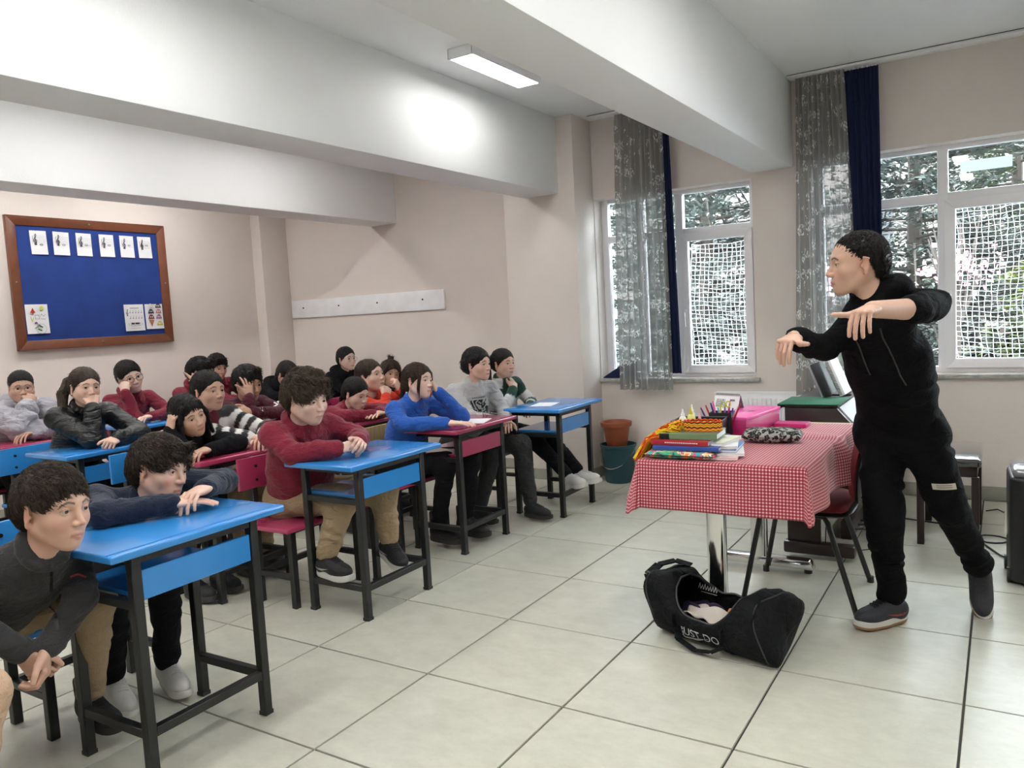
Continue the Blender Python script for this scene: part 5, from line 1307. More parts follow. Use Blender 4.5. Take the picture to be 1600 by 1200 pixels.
def tufts(V, Q, style, n, seed, S=1.0):
    """tapered locks combed away from the crown"""
    rs = np.random.RandomState(seed); N = vnormals(V, Q)
    ok = np.where((V[:, 2] > -.06))[0]; ids = rs.choice(ok, n); P = V[ids]; Nn = N[ids]
    L_ = dict(crop=.012, teacher=.014, fluff=.040, fringe=.040, short=.024, thick=.036, topbun=.03, curly_top=.04).get(style, .036)
    crown = np.array([-.045, 0, .13]); d = P-crown
    if style in ('fringe', 'thick', 'short', 'teacher', 'fluff'): d = d*np.array([1, .8, 1])+np.array([.09, .035, 0])
    if style in ('pony', 'tied', 'bun', 'side_pony'): d = np.array([-.11, 0, .0])-P
    if style in ('long',): d = np.array([-.02, 0, -.3])-P*np.array([0, 0, 1])
    d /= np.linalg.norm(d, axis=1)[:, None]+1e-9; d = d+rs.normal(0, .05 if style in ('pony', 'tied', 'bun', 'long', 'side_pony') else (.22 if style in ('fluff', 'curly_top') else .13), d.shape); d -= Nn*(d*Nn).sum(1)[:, None]; d /= np.linalg.norm(d, axis=1)[:, None]+1e-9
    lift = dict(fluff=.34, thick=.22, fringe=.14, short=.20, crop=.3, teacher=.15, curly_top=.2).get(style, .015); LL = (L_*rs.uniform(.6, 1.3, n))[:, None]
    curl = rs.normal(0, .22 if style in ('fluff', 'topbun', 'curly_top') else .07, (n, 1)); sd = np.cross(Nn, d)
    p0 = P-Nn*.002; p1 = P+(d*(1-lift*.3)+Nn*lift)*LL*.55+sd*curl*LL*.4-Nn*LL**2*1.6; p2 = P+(d+Nn*lift*.5)*LL+sd*curl*LL-Nn*LL**2*(5.2 if lift > .05 else 6.5)
    w_ = (.0024 if style in ('fluff', 'thick', 'fringe') else .0016)*rs.uniform(.7, 1.3, (n, 1))
    out = np.zeros((n, 7, 3))
    for r, (pp, ww) in enumerate(((p0, w_), (p1, w_*.8))):
        out[:, r*3+0] = pp+sd*ww; out[:, r*3+1] = pp+Nn*ww*.8; out[:, r*3+2] = pp-sd*ww
    out[:, 6] = p2
    q = np.array([(0, 1, 4, 3), (1, 2, 5, 4), (2, 0, 3, 5), (3, 4, 6, 6), (4, 5, 6, 6), (5, 3, 6, 6)])
    # triangles written as degenerate quads are avoided: split p2 fan into quads with midpoint trick
    F3 = []
    base = (np.arange(n)*7)[:, None, None]
    quads = (base+q[:3][None]).reshape(-1, 4); tris = (base+np.array([(3, 4, 6), (4, 5, 6), (5, 3, 6)])[None]).reshape(-1, 3)
    return out.reshape(-1, 3), quads, tris
def build_mixed(name, V, quads, tris, m, parent):
    me = bpy.data.meshes.new(name); me.vertices.add(len(V)); me.vertices.foreach_set('co', V.astype(f4).ravel())
    nl = len(quads)*4+len(tris)*3; me.loops.add(nl); me.loops.foreach_set('vertex_index', np.concatenate([quads.ravel(), tris.ravel()]).astype(np.int32))
    me.polygons.add(len(quads)+len(tris)); me.polygons.foreach_set('loop_start', np.concatenate([np.arange(len(quads))*4, len(quads)*4+np.arange(len(tris))*3]).astype(np.int32))
    me.update(calc_edges=True); me.materials.append(m); me.shade_smooth(); return link(bpy.data.objects.new(name, me), parent)
def eye_mesh():
    b = MB(); n = 20; prof = []
    for k in range(13): t = math.pi*k/12; prof.append((.0132*math.sin(t), .0132*math.cos(t)))
    # lathe about x axis with dense rings near the pole: pupil, iris, white
    ring = [0, .14, .24, .36, .48, .60, .8, 1.2, 1.6, 2.2, 3.1415]
    vs = []; fs = []; mi = []
    for a in ring:
        for j in range(n): t = 2*math.pi*j/n; vs.append((.0132*math.cos(a), .0132*math.sin(a)*math.cos(t), .0132*math.sin(a)*math.sin(t)))
    for i in range(len(ring)-1):
        for j in range(n): fs.append((i*n+j, i*n+(j+1) % n, (i+1)*n+(j+1) % n, (i+1)*n+j)); mi.append(2 if ring[i+1] <= .25 else 1 if ring[i+1] <= .61 else 0)
    b.v = vs; b.f = fs; b.mi = mi
    return b.mesh('eye', [mat('eye_white', (.46, .42, .40), .25, spec=.5), mat('iris_brown', (.045, .022, .012), .12, spec=.8), mat('pupil', (.003, .003, .003), .1)], smooth=True)
EYE = eye_mesh()

def near_bone(V, f):
    """per vertex: (distance along the nearest arm, True on the arms)"""
    best = np.full(len(V), 9.); tt = np.zeros(len(V))
    for s_, e_, w_ in ((f['SL'], f['EL'], f['WL']), (f['SR'], f['ER'], f['WR'])):
        L0 = 0
        for a, b in ((s_, e_), (e_, w_)):
            ab = b-a; L = np.linalg.norm(ab); t = np.clip(((V-a)@ab)/(L*L), 0, 1); d = np.linalg.norm(V-a-t[:, None]*ab, axis=1); m_ = d < best; best[m_] = d[m_]; tt[m_] = L0+t[m_]*L; L0 += L
    return tt, best < .072
def person(S):
    """S: dict of 3D joints (world) and looks. See calls below."""
    near = S.get('near', 0); hs = S['hs']; skin = S.get('skin', (.56, .33, .235)); P, N, H = [np.array(S[k], float) for k in ('P', 'N', 'H')]
    root = empty('person', (P[0], P[1], 0), 0, S['label'], 'person', None); off = np.array([P[0], P[1], 0.])
    A = lambda k: np.array(S[k], float)-off if k in S else None
    P, N, H = P-off, N-off, H-off
    ty = S.get('tyaw', 0)*D2R; lat = np.array([-math.sin(ty), math.cos(ty), 0]); fw = np.array([math.cos(ty), math.sin(ty), 0]); b = S.get('bulk', 1.0)*S.get('bs', 1.0); bs = S.get('bs', 1.0)
    ax = (N-P)/np.linalg.norm(N-P)
    sw = S.get('sw', .155)*bs
    _nb = H+Rm3(S.get('yaw', 0)*D2R, S.get('pitch', 0)*D2R, S.get('roll', 0)*D2R) @ (np.array([-.038, 0, -.120])*hs); _dn = np.linalg.norm(N-_nb)
    _nd0 = (_nb-N)/_dn; _nl = S.get('neck', .030)
    if _dn > _nl: N = _nb+(N-_nb)*(_nl/_dn)
    SLp = A('SL') if 'SL' in S else N-ax*.045*bs+lat*sw; SRp = A('SR') if 'SR' in S else N-ax*.045*bs-lat*sw
    EL, ER, WL, WR = A('EL'), A('ER'), A('WL'), A('WR'); hw = .085*bs
    HL, HR = P+lat*hw, P-lat*hw
    KL = A('KL') if 'KL' in S else HL+fw*.34+np.array([0, 0, .02]); KR = A('KR') if 'KR' in S else HR+fw*.34+np.array([0, 0, .02])
    AL = A('AL') if 'AL' in S else np.array([KL[0]-.02, KL[1], .10]); AR = A('AR') if 'AR' in S else np.array([KR[0]-.02, KR[1], .10])
    hR = Rm3(S.get('yaw', 0)*D2R, S.get('pitch', 0)*D2R, S.get('roll', 0)*D2R)
    T = lambda V: (V*hs) @ hR.T+H
    res_h = (.0054, .0040, .0029)[near]
    parts = []
    hv, hq = head_mesh(res_h, S.get('fat', 0.), S.get('fem', 0.)); brow = np.array(S['hair'][1])*.8
    parts.append((T(hv), hq, head_color(hv, skin, S.get('lip', 1.0 if S.get('fem') else .7), brow)))
    # hands
    hsz = S.get('hand', .86 if not S.get('adult') else 1.0)
    sleeve_end = {}
    for side in ('L', 'R'):
        W = (WL, WR)[side == 'R']; E = (EL, ER)[side == 'R']; hd = S.get('h'+side)
        d0 = W-E; d0 /= np.linalg.norm(d0)
        if hd is None: continue
        pose, dr, up_ = hd; dr = np.array(dr, float); dr /= np.linalg.norm(dr); up_ = np.array(up_, float); up_ -= dr*(up_@dr); up_ /= np.linalg.norm(up_)
        lt = np.cross(up_, dr)                      # +y of the canonical hand
        R = np.stack([dr, lt, up_], 1); V, Q = hand_mesh(pose, (.0050, .0040, .0028)[near], .018)
        C = hand_color(V, skin)
        V = V*hsz
        if side == 'L': V = V*np.array([1, -1, 1]); Q = Q[:, ::-1]
        parts.append((V @ R.T+W, Q, C))
    # the rest of the body: one coarse skin surface inside the clothes, finer along bare forearms
    pts = [P, N, SLp, SRp, EL, ER, WL, WR, KL, KR, AL, AR, H]
    lo, hi = bounds(pts, .13); F = Fld(lo, hi, (.022, .017, .011)[near])
    nb = H+hR @ (np.array([-.038, 0, -.118])*hs)
    F.cap(nb, N-ax*.03-fw*.006, .046*hs, .030*hs, k=.01)
    F.cap(P+ax*.04, N-ax*.17, .092*bs, .088*bs, k=.02, lat=lat, flat=1.35)
    for s_, e_, w_ in ((SLp, EL, WL), (SRp, ER, WR)):
        F.cap(N-ax*.11, s_-ax*.02, .028*bs, k=.01); F.cap(s_, e_, .032*bs, .030*bs); F.cap(e_, w_, S.get('fr', .028)*bs*1.05, S.get('fr', .028)*bs*.74, k=.02)
    for h_, k_, a_ in ((HL, KL, AL), (HR, KR, AR)): F.cap(h_, k_, .06*bs, .045*bs, k=.03); F.cap(k_, a_, .04*bs, .030*bs, k=.02)
    V, Q = F.mesh(); parts.append((V, Q, np.tile(np.array(skin, float), (len(V), 1))))
    Vb, Qb, Cb = join(parts); mkobj('body', Vb, Qb, skin_mat(), root, Cb)
    # eyes
    for y in (1, -1):
        e = bpy.data.objects.new('eye', EYE); link(e, root)
        gz = S.get('gaze', (0, 0)); Re = hR @ Rm3(gz[0]*D2R, gz[1]*D2R)
        e.matrix_local = Matrix.Translation(Vector(T(np.array([[EX-.0005, y*EY, EZ]]))[0])) @ Matrix([[*Re[i], 0] for i in range(3)]+[[0, 0, 0, 1]]) @ Matrix.Diagonal((hs, hs, hs, 1))
    # hair
    st, hc = S['hair'][:2]; V, Q = hair_mesh(st, (.0065, .005, .0042)[near]); hm_ = hair_mat(hc, '%d_%d_%d' % tuple(int(c*1000) for c in hc))
    ntf = {2: 4400, 1: 2000}.get(near, 800)
    tv, tq, tt_ = tufts(V, Q, st, ntf, S.get('seed', 1))
    allV = np.concatenate([V, tv]); allQ = np.concatenate([Q, tq+len(V)]); allT = tt_+len(V)
    if S.get('locks'):
        bb = MB()
        for L_ in S['locks']: bb.tube([Vector(p) for p in L_], [.004]+[.0042]*(len(L_)-2)+[.001], 6)
        n0 = len(allV); allV = np.concatenate([allV, np.array([tuple(v) for v in bb.v])]); q4 = [f for f in bb.f if len(f) == 4]; allQ = np.concatenate([allQ, np.array(q4)+n0])
    hairo = build_mixed('hair', T(allV), allQ, allT, hm_, root)
    if st in ('pony', 'tied', 'topbun', 'curly_top', 'side_pony'):
        c = dict(pony=(-.118, 0, .048), tied=(-.118, 0, -.03), topbun=(-.045, 0, .128), curly_top=(-.045, 0, .128), side_pony=(-.108, -.03, .045))[st]; ver = st in ('topbun', 'curly_top')
        cp = np.array([[c[0]+(.020*math.cos(t) if ver else 0), c[1]+.022*math.sin(t), c[2]+(0 if ver else .022*math.cos(t))] for t in [2*math.pi*k/12 for k in range(12)]])
        MB().tube([Vector(p) for p in T(cp)], .005*hs, 6, closed=True).build('hair_tie', M['black_plastic'], hairo, smooth=True)
    if S.get('glasses'):
        gm = mat('glasses_%s' % S['glasses'], {'black': (.01, .01, .015), 'thin': (.10, .08, .07)}[S['glasses']], .3); rr = .0016 if S['glasses'] == 'black' else .0009; b_ = MB()
        for y in (1, -1):
            ring = [(.101-.1*abs(.024*math.cos(t))**1, y*.034+.024*math.copysign(abs(math.cos(t))**.7, math.cos(t)), -.002+.018*math.copysign(abs(math.sin(t))**.7, math.sin(t))) for t in [2*math.pi*k/18 for k in range(18)]]
            b_.tube([Vector(p) for p in T(np.array(ring))], rr*1.15, 6, closed=True)
            b_.tube([Vector(p) for p in T(np.array([(.096, y*.058, .004), (.06, y*.074, .006), (-.005, y*.082, .004)]))], rr, 6)
        b_.tube([Vector(p) for p in T(np.array([(.104, .010, .0), (.107, 0, .003), (.104, -.010, .0)]))], rr, 6)
        b_.build('glasses', gm, root, smooth=True)
    # top garment
    res = (.012, .0095, .008)[near]; cb = S.get('cb', 1.0)*b; name, cm = S['top']
    lo, hi = bounds([P-lat*.2-ax*.02, P+lat*.2, N+np.array([0, 0, .05]), SLp, SRp, EL, ER, WL, WR], .11*max(1, b)); F = Fld(lo, hi, res)
    fa = S.get('fold', .0065); belly = S.get('belly', 0)
    F.cap(P+ax*.015, P+(N-P)*.55, .150*cb, .142*cb, k=.04, lat=lat, flat=1.38, fold=(fa*1.2, .085, 1+S.get('seed', 1)))
    F.cap(P+(N-P)*.5, N-ax*.125*bs, .142*cb, .128*cb, k=.06, lat=lat, flat=1.40, fold=(fa*.8, .12, 2+S.get('seed', 1)))
    if belly: F.ell(P+(N-P)*.3+fw*.06, (.10+belly, .12+belly, .13), k=.08)
    F.cap(N-ax*.028+lat*.015-fw*.012, SLp-lat*.012, .052*bs, .050*cb, k=.04); F.cap(N-ax*.028-lat*.015-fw*.012, SRp+lat*.012, .052*bs, .050*cb, k=.04)
    F.cap(N-ax*.025+fw*.006, N-ax*.10+fw*.01, .058*hs, .085*cb, k=.03)
    ar = S.get('ar', 1.0)*b
    for i, (s_, e_, w_) in enumerate(((SLp, EL, WL), (SRp, ER, WR))):
        sl = S.get('sleeve', (1., 1.))[i]; we = e_+(w_-e_)*(.93*sl)
        F.cap(s_, e_, .054*ar, .047*ar, k=.028, fold=(fa, .055, i*2.+S.get('seed', 1)))
        F.cap(e_, we, .047*ar, .037*ar if sl > .9 else .044*ar, k=.020, fold=(fa*1.1, .045, i+1.5+S.get('seed', 1)))
        d = (w_-e_)/np.linalg.norm(w_-e_)
        if sl > .9: F.cap(we-d*.022, we-d*.002, .0375*ar, .0365*ar, k=.006)
        else: F.cap(we-d*.02, we, .047*ar, .047*ar, k=.008)
    # collar
    colr = S.get('collar', 'crew'); nd = _nd0+ax*.8; nd /= np.linalg.norm(nd)
    if colr in ('crew', 'hood', 'stand', 'polo'):
        F.cap(N-ax*.055+fw*.006, N+(nb-N)*.55, .066*hs, .056*hs, k=.02); cc = N+(nb-N)*.62+nd*(.004 if colr != 'stand' else .010); R0 = (.056 if colr in ('crew', 'polo') else .060)*hs
        e1 = np.cross(nd, lat); e1 /= np.linalg.norm(e1)
        for k in range(16):
            t0, t1 = 2*math.pi*k/16, 2*math.pi*(k+1)/16; pp = [cc+R0*(math.cos(t)*e1+math.sin(t)*lat) for t in (t0, t1)]
            F.cap(pp[0], pp[1], .009 if colr in ('crew', 'polo') else .015, k=.012)
        if colr == 'hood':
            back = -fw
            for k in range(9):
                a0, a1 = -1.5+k*3/9, -1.5+(k+1)*3/9
                pq = [N+back*(.075*math.cos(a)+.01)+lat*.085*math.sin(a)+np.array([0, 0, .015+.02*math.cos(a)]) for a in (a0, a1)]
                F.cap(pq[0], pq[1], .032, k=.02)
    V, Q = F.mesh(); x_ = V
    crump = .0022*(np.sin(37*V[:, 0]+11*V[:, 2])*np.sin(29*V[:, 1]+3*np.sin(19*V[:, 2]))+np.sin(61*V[:, 2]+23*V[:, 0]+9*V[:, 1])*.6)
    V = V+vnormals(V, Q)*(crump*S.get('crump', 1))[:, None]
    if S.get('quilt'):
        tt_q, arm_q = near_bone(V, dict(SL=SLp, SR=SRp, EL=EL, ER=ER, WL=WL, WR=WR)); ph_q = np.where(arm_q, tt_q/.062, (V[:, 2]-P[2])/.07)
        V = V+vnormals(V, Q)*(.012*np.abs(np.sin(ph_q*math.pi))**.6-.006)[:, None]
    col = None
    if S.get('stripe'): 
        col = S['stripe'](V, dict(P=P, N=N, SL=SLp, SR=SRp, EL=EL, ER=ER, WL=WL, WR=WR, lat=lat, fw=fw, ax=ax)); 
    top = mkobj(name, V, Q, cm, root, col)
    bvt = BVHTree.FromPolygons([tuple(v) for v in V], [tuple(q) for q in Q])
    if colr == 'polo' or colr == 'shirt':
        # turned-down collar: two flaps meeting at the front, dark opening below
        ncol = 22; vs = []; fs = []; e1 = np.cross(nd, lat); e1 = e1/np.linalg.norm(e1)
        if e1@fw < 0: e1 = -e1
        for k in range(ncol+1):
            a = math.radians(16+328*k/ncol); dr = math.cos(a)*e1+math.sin(a)*lat; fr = max(0, math.cos(a))
            up_p = N+nd*(.052-.020*fr)+dr*(.058*hs); dn = N+nd*(.008-.040*fr)+dr*(.104*hs+.016*fr)
            vs += [tuple(up_p), tuple(dn)]
        for k in range(ncol): fs.append((2*k, 2*k+1, 2*k+3, 2*k+2))
        cme = npmesh('collar', np.array(vs), np.array(fs), S.get('collar_mat', cm)); co_ = link(bpy.data.objects.new('collar', cme), root); md = co_.modifiers.new('t', 'SOLIDIFY'); md.thickness = .006; md.offset = 0
        sb_ = co_.modifiers.new('s', 'SUBSURF'); sb_.levels = 1; sb_.render_levels = 1
    def decal(nm, c, dr, uax, vax, sx, sy, m_, nx=10, ny=8, polys=None, lift=.003):
        dr = np.array(dr, float); vs = []; fs = []
        def pt(u, v):
            o_ = np.array(c)+np.array(uax)*u+np.array(vax)*v-dr*.3; h = bvt.ray_cast(Vector(o_), Vector(dr)); q = np.array(h[0]) if h[0] is not None else o_+dr*.3
            return tuple(q-dr*lift)
        if polys is None:
            for i in range(nx+1):
                for j in range(ny+1): vs.append(pt((i/nx-.5)*sx, (j/ny-.5)*sy))
            for i in range(nx):
                for j in range(ny): a = i*(ny+1)+j; fs.append((a, a+ny+1, a+ny+2, a+1))
            b2 = MB().add(vs, fs)
        else:
            b2 = MB()
            for p_ in polys: b2.add([pt(u, v) for u, v in p_], [tuple(range(len(p_)))])
        return b2.build(nm, m_, top, smooth=True)
    S['_decal'] = decal; S['_f'] = dict(P=P, N=N, SL=SLp, SR=SRp, EL=EL, ER=ER, WL=WL, WR=WR, lat=lat, fw=fw, ax=ax, bvt=bvt, top=top, root=root, nb=nb, KL=KL, KR=KR, AL=AL, AR=AR, off=off)
    # trousers
    if S.get('legs', 1):
        nm2, tm_ = S['trousers']; lo, hi = bounds([P-lat*.2, P+lat*.2, KL, KR, AL, AR], .13*max(1, b)); lr = S.get('lr', 1.0)*b
        F = Fld(lo, hi, (.018, .012, .009)[near])
        F.cap(HL*.9+HR*.1, HR*.9+HL*.1, .105*b, k=.04); F.cap(P, P+ax*.09, .135*b, k=.04, lat=lat, flat=1.35)
        lf = S.get('lfold', .006)
        for i, (h_, k_, a_) in enumerate(((HL, KL, AL), (HR, KR, AR))):
            F.cap(h_, k_, .086*lr, .066*lr, k=.03, fold=(lf, .07, i+1.)); F.cap(k_, k_+(a_-k_)*.92, .064*lr, .048*lr*S.get('cuff', 1), k=.025, fold=(lf*1.2, .065, i*2.+.5))
            if S.get('jogger'): d = (a_-k_)/np.linalg.norm(a_-k_); F.cap(a_-d*.06, a_-d*.045, .052*lr, k=.01); F.cap(a_-d*.03, a_-d*.015, .036*lr, k=.006)
        V, Q = F.mesh(); crump = .003*(np.sin(33*V[:, 0]+13*V[:, 2])*np.sin(27*V[:, 1]+4*np.sin(15*V[:, 2])))
        tr_ = mkobj(nm2, V+vnormals(V, Q)*crump[:, None], Q, tm_, root); S['_f']['tbvh'] = BVHTree.FromPolygons([tuple(v) for v in V], [tuple(q) for q in Q]); S['_f']['trousers'] = tr_
        # shoes
        kind, um, som = S.get('shoes', ('trainer', mat('shoe_black', (.015, .015, .017), .6), mat('sole_dark', (.05, .05, .05), .6)))
        sc = S.get('shoe_s', .9)
        for side, a_, k_ in (('L', AL, KL), ('R', AR, KR)):
            spec = S.get('foot'+side, None); yw = (spec[0] if spec else S.get('tyaw', 0))*D2R; pt_ = (spec[1] if spec else 0)*D2R
            R = Rm3(yw, pt_, (spec[2]*D2R if spec and len(spec) > 2 else 0)); (uv_, uq), sole = shoe_mesh(kind == 'boot', (.010, .007, .005)[near])
            fb = a_-R @ np.array([0, 0, .095*sc]); X = lambda V: (V*sc) @ R.T+fb
            up_o = mkobj('shoe' if kind != 'boot' else 'boot', X(uv_), uq, um, root)
            bb = MB(); n_ = len(sole)
            def zz(x): return .004+.010*max(0, (x-.12)/.07)**2
            vs = [(x*1.0, y, zz(x)-.004) for x, y in sole]+[(x*1.03-.002, y*1.10, zz(x)+.008) for x, y in sole]+[(x*1.01, y*1.04, zz(x)+(.030 if x < .1 else .026)) for x, y in sole]
            bb.add([Vector(p) for p in X(np.array(vs))], [tuple(range(n_))[::-1], tuple(2*n_+j for j in range(n_))]+[(r*n_+j, r*n_+(j+1) % n_, (r+1)*n_+(j+1) % n_, (r+1)*n_+j) for r in (0, 1) for j in range(n_)])
            bb.build('sole', som, up_o, smooth=True)
            if near or kind == 'trainer':
                lb = MB(); us, uqq = uv_, uq; bu_ = BVHTree.FromPolygons([tuple(v) for v in us], [tuple(q) for q in uqq])
                def onup(x, y):
                    h = bu_.ray_cast(Vector((x, y, .25)), Vector((0, 0, -1))); return (x, y, (h[0].z if h[0] is not None else .07)+.0025)
                for q in range(5):
                    x = .030+.017*q
                    for s2 in (1, -1): lb.tube([Vector(p) for p in X(np.array([onup(x+.008*k/4*s2, -.020+.010*k) for k in range(5)]))], .0026*sc, 5)
                lb.tube([Vector(p) for p in X(np.array([(lambda t: (onup(.026, 0)[0]+.012*math.cos(t), .022*math.sin(t), onup(.03, 0)[2]+.006-.004*abs(math.sin(t))))(2*math.pi*k/10) for k in range(10)]))], .002*sc, 5, closed=True)
                lb.build('laces', S.get('lace_mat', M['black_plastic']), up_o, smooth=True)
            if S.get('socks'):
                MB().tube([Vector(p) for p in (a_+(k_-a_)/np.linalg.norm(k_-a_)*.09, a_+np.array([0, 0, -.02]))], [.036, .034], 14).build('sock', S['socks'], root, smooth=True)
            if S.get('tick') is not None:
                sg = 1 if side == 'L' else -1
                for sd in (1, -1):
                    tk = [(-.03, .055), (-.015, .043), (.015, .040), (.075, .058), (.015, .051), (-.01, .052)]
                    P3 = []
                    bq = BVHTree.FromPolygons([tuple(v) for v in X(uv_)], [tuple(q) for q in uq])
                    for x, z_ in tk:
                        o_ = X(np.array([[x, sd*.12, z_]]))[0]; dr = R @ np.array([0, -sd, 0.]); h = bq.ray_cast(Vector(o_), Vector(dr)); P3.append(tuple(np.array(h[0] if h[0] is not None else o_)-dr*.002))
                    MB().add(P3, [(0, 1, 2, 5), (2, 3, 4, 5)]).build('tick_emblem', S['tick'], up_o)
    return S
# ------------------------------------------------------------------ the people
BLK = (.011, .009, .009); DBR = (.044, .031, .023); BRN = (.075, .052, .037); WARM = (.036, .020, .012)
S1 = (.67, .44, .345); S2 = (.59, .37, .275); S3 = (.71, .50, .41); S4 = (.49, .30, .21)
MAROON = cloth_mat('maroon', (.20, .012, .032)); KHAKI = cloth_mat('khaki', (.34, .25, .15), .05); BLKT = cloth_mat('black_trousers', (.010, .010, .012), .05)
NAVYC = cloth_mat('navy_sweat', (.008, .014, .034)); CHAR = cloth_mat('charcoal', (.035, .035, .037)); BLUEC = cloth_mat('royal_blue', (.020, .105, .46)); GREYC = cloth_mat('light_grey', (.44, .45, .45))
REDC = cloth_mat('orange_red', (.58, .035, .012)); WINE = cloth_mat('dark_wine', (.075, .010, .022)); BLKC = cloth_mat('black_knit', (.010, .011, .013)); BLKS = mat('fabric_black_satin', (.007, .008, .008), .42, bump=.1, bscale=30, wr=.8)
PUFF = mat('fabric_grey_puffer', (.33, .33, .37), .38, bump=.1, bscale=25, sheen=.2, wr=.5); JERS = cloth_mat('teacher_black', (.0045, .0045, .0055), .03); DGREY = cloth_mat('dark_grey_trousers', (.028, .032, .033), .05)
CST = mat('fabric_striped', (.5, .5, .5), .85, bump=.5, bscale=180, attr='Col', sheen=.1)
WHS = mat('white_leather', (.60, .59, .56), .5, bump=.1, bscale=60); WSOLE = mat('sole_white', (.62, .61, .58), .55); DSOLE = mat('sole_dark', (.03, .03, .03), .6); BSH = mat('shoe_black', (.012, .012, .014), .6, bump=.4, bscale=200)
GUM = mat('sole_gum', (.30, .16, .07), .6); SOCK = mat('white_sock', (.62, .62, .64), .9, bump=.3, bscale=200); WHT = mat('print_white', (.75, .75, .75), .6)
def stripes(c0, c1, w_arm, w_body, thr=.5, front=None):
    def fn(V, f):
        tt, arm = near_bone(V, f); h = V[:, 2]-f['P'][2]
        k = np.where(arm, (tt/w_arm) % 1 < thr, (h/w_body+.3) % 1 < thr); C = np.where(k[:, None], np.array(c1), np.array(c0))
        if front is not None:
            rel = V-f['N']; lt = np.abs(rel@f['lat']); fr = rel@f['fw']; C = np.where(((lt < .035) & (fr > .02) & ~arm)[:, None], np.array(front), C)
        return C
    return fn
def P_(label, **k): k['label'] = label; return person(k)
UPZ = (0, 0, 1)
# front row ------------------------------------------------------------------------------------
A_ = P_('boy in charcoal zip jacket with his chin on the corner of the nearest desk', near=2, seed=3, hs=1.02, skin=S2, H=(.165, -1.115, .892), yaw=12, pitch=4, roll=-4, gaze=(10, -3), N=(.02, -1.13, .735), P=(-.27, -1.14, .50), tyaw=0, bs=.98,
   SR=(.02, -1.285, .715), SL=(.0, -.985, .70), ER=(.03, -1.31, .60), WR=(.09, -1.205, .475), EL=(.10, -1.03, .585), WL=(.115, -1.155, .47), hR=('bent', (.3, .35, -.9), (.6, -.8, 0)), hL=('bent', (.3, -.25, -.9), (.6, .8, 0)),
   KL=(-.01, -.93, .52), AL=(-.16, -.90, .14), KR=(-.06, -1.36, .48), AR=(-.14, -1.36, .12), hair=('short', DBR), top=('jacket', CHAR), trousers=('trousers', KHAKI), shoes=('boot', BSH, DSOLE), collar='stand', footL=(0, 0), lr=.95)
B_ = P_('boy in navy sweatshirt resting his head on folded arms on the nearest desk', near=2, seed=5, hs=.98, skin=S1, H=(-.10, -.595, .888), yaw=14, pitch=8, roll=-10, gaze=(8, -6), N=(-.28, -.60, .815), P=(-.53, -.68, .50), tyaw=5, bs=.98,
   SR=(-.24, -.765, .80), SL=(-.25, -.445, .80), ER=(-.045, -.86, .792), WR=(.07, -.665, .790), EL=(-.11, -.315, .785), WL=(.07, -.545, .815), hR=('flat', (.35, .92, -.05), UPZ), hL=('relax', (.3, -.95, -.05), UPZ),
   KL=(-.13, -.60, .50), AL=(-.24, -.55, .10), KR=(-.14, -.80, .52), AR=(-.33, -.72, .10), hair=('fringe', DBR), top=('sweatshirt', NAVYC), trousers=('trousers', BLKT), shoes=('boot', WHS, WSOLE), lace_mat=WHS, collar='crew', footL=(-15, 0), footR=(-10, 10))
C_ = P_('boy in dark red polo shirt with clasped hands at the second front desk', near=2, seed=7, hs=1.01, fat=1., skin=S3, H=(-.325, .350, 1.035), yaw=-2, pitch=12, roll=0, gaze=(-5, 12), N=(-.44, .44, .885), P=(-.60, .50, .50), tyaw=-12, bs=1.0, bulk=1.13, sw=.158, belly=.015,
   ER=(-.33, .235, .785), WR=(-.13, .345, .800), EL=(-.30, .655, .80), WL=(-.11, .455, .815), hR=('bent', (.62, .78, .10), (.35, -.3, .88)), hL=('bent', (.75, -.55, .1), (.4, .5, .75)),
   KR=(-.22, .43, .53), AR=(-.275, .345, .262), KL=(-.17, .67, .53), AL=(-.175, .69, .255), footR=(-8, 0), footL=(-22, 12), hair=('fluff', BRN), top=('polo_shirt', MAROON), trousers=('trousers', KHAKI), shoes=('trainer', BSH, WSOLE), tick=mat('tick_grey', (.45, .45, .47), .4), collar='polo', socks=SOCK, shoe_s=1.0)
D_ = P_('girl in royal blue sweatshirt leaning her head on one hand', near=1, seed=9, hs=.885, skin=S3, fem=1, H=(-.42, 1.315, 1.02), yaw=2, pitch=-2, roll=-8, gaze=(0, -5), N=(-.515, 1.36, .885), P=(-.68, 1.42, .50), tyaw=-5, bs=.95,
   ER=(-.41, 1.14, .790), WR=(-.17, 1.26, .785), EL=(-.27, 1.53, .790), WL=(-.355, 1.405, .955), hR=('flat', (.9, .35, 0), UPZ), hL=('bent', (-.25, -.35, .9), (.75, .5, .3)),
   KR=(-.29, 1.37, .53), AR=(-.40, 1.40, .13), KL=(-.24, 1.56, .53), AL=(-.33, 1.58, .13), hair=('tied', WARM), locks=[[(.045, y*.040, .100), (.068, y*.062, .055), (.064, y*.072, .0), (.056, y*.070, -.05), (.050, y*.062, -.105)] for y in (1, -1)]+[[(.040, y*.046, .098), (.062, y*.068, .055), (.058, y*.077, .0), (.050, y*.074, -.05), (.044, y*.068, -.095)] for y in (1, -1)]+[[(.05, y*.036, .100), (.073, y*.056, .055), (.069, y*.068, .0), (.061, y*.067, -.05), (.055, y*.058, -.115)] for y in (1, -1)], top=('sweatshirt', BLUEC), trousers=('trousers', BLKT), shoes=('boot', BSH, DSOLE), collar='crew', shoe_s=1.0)
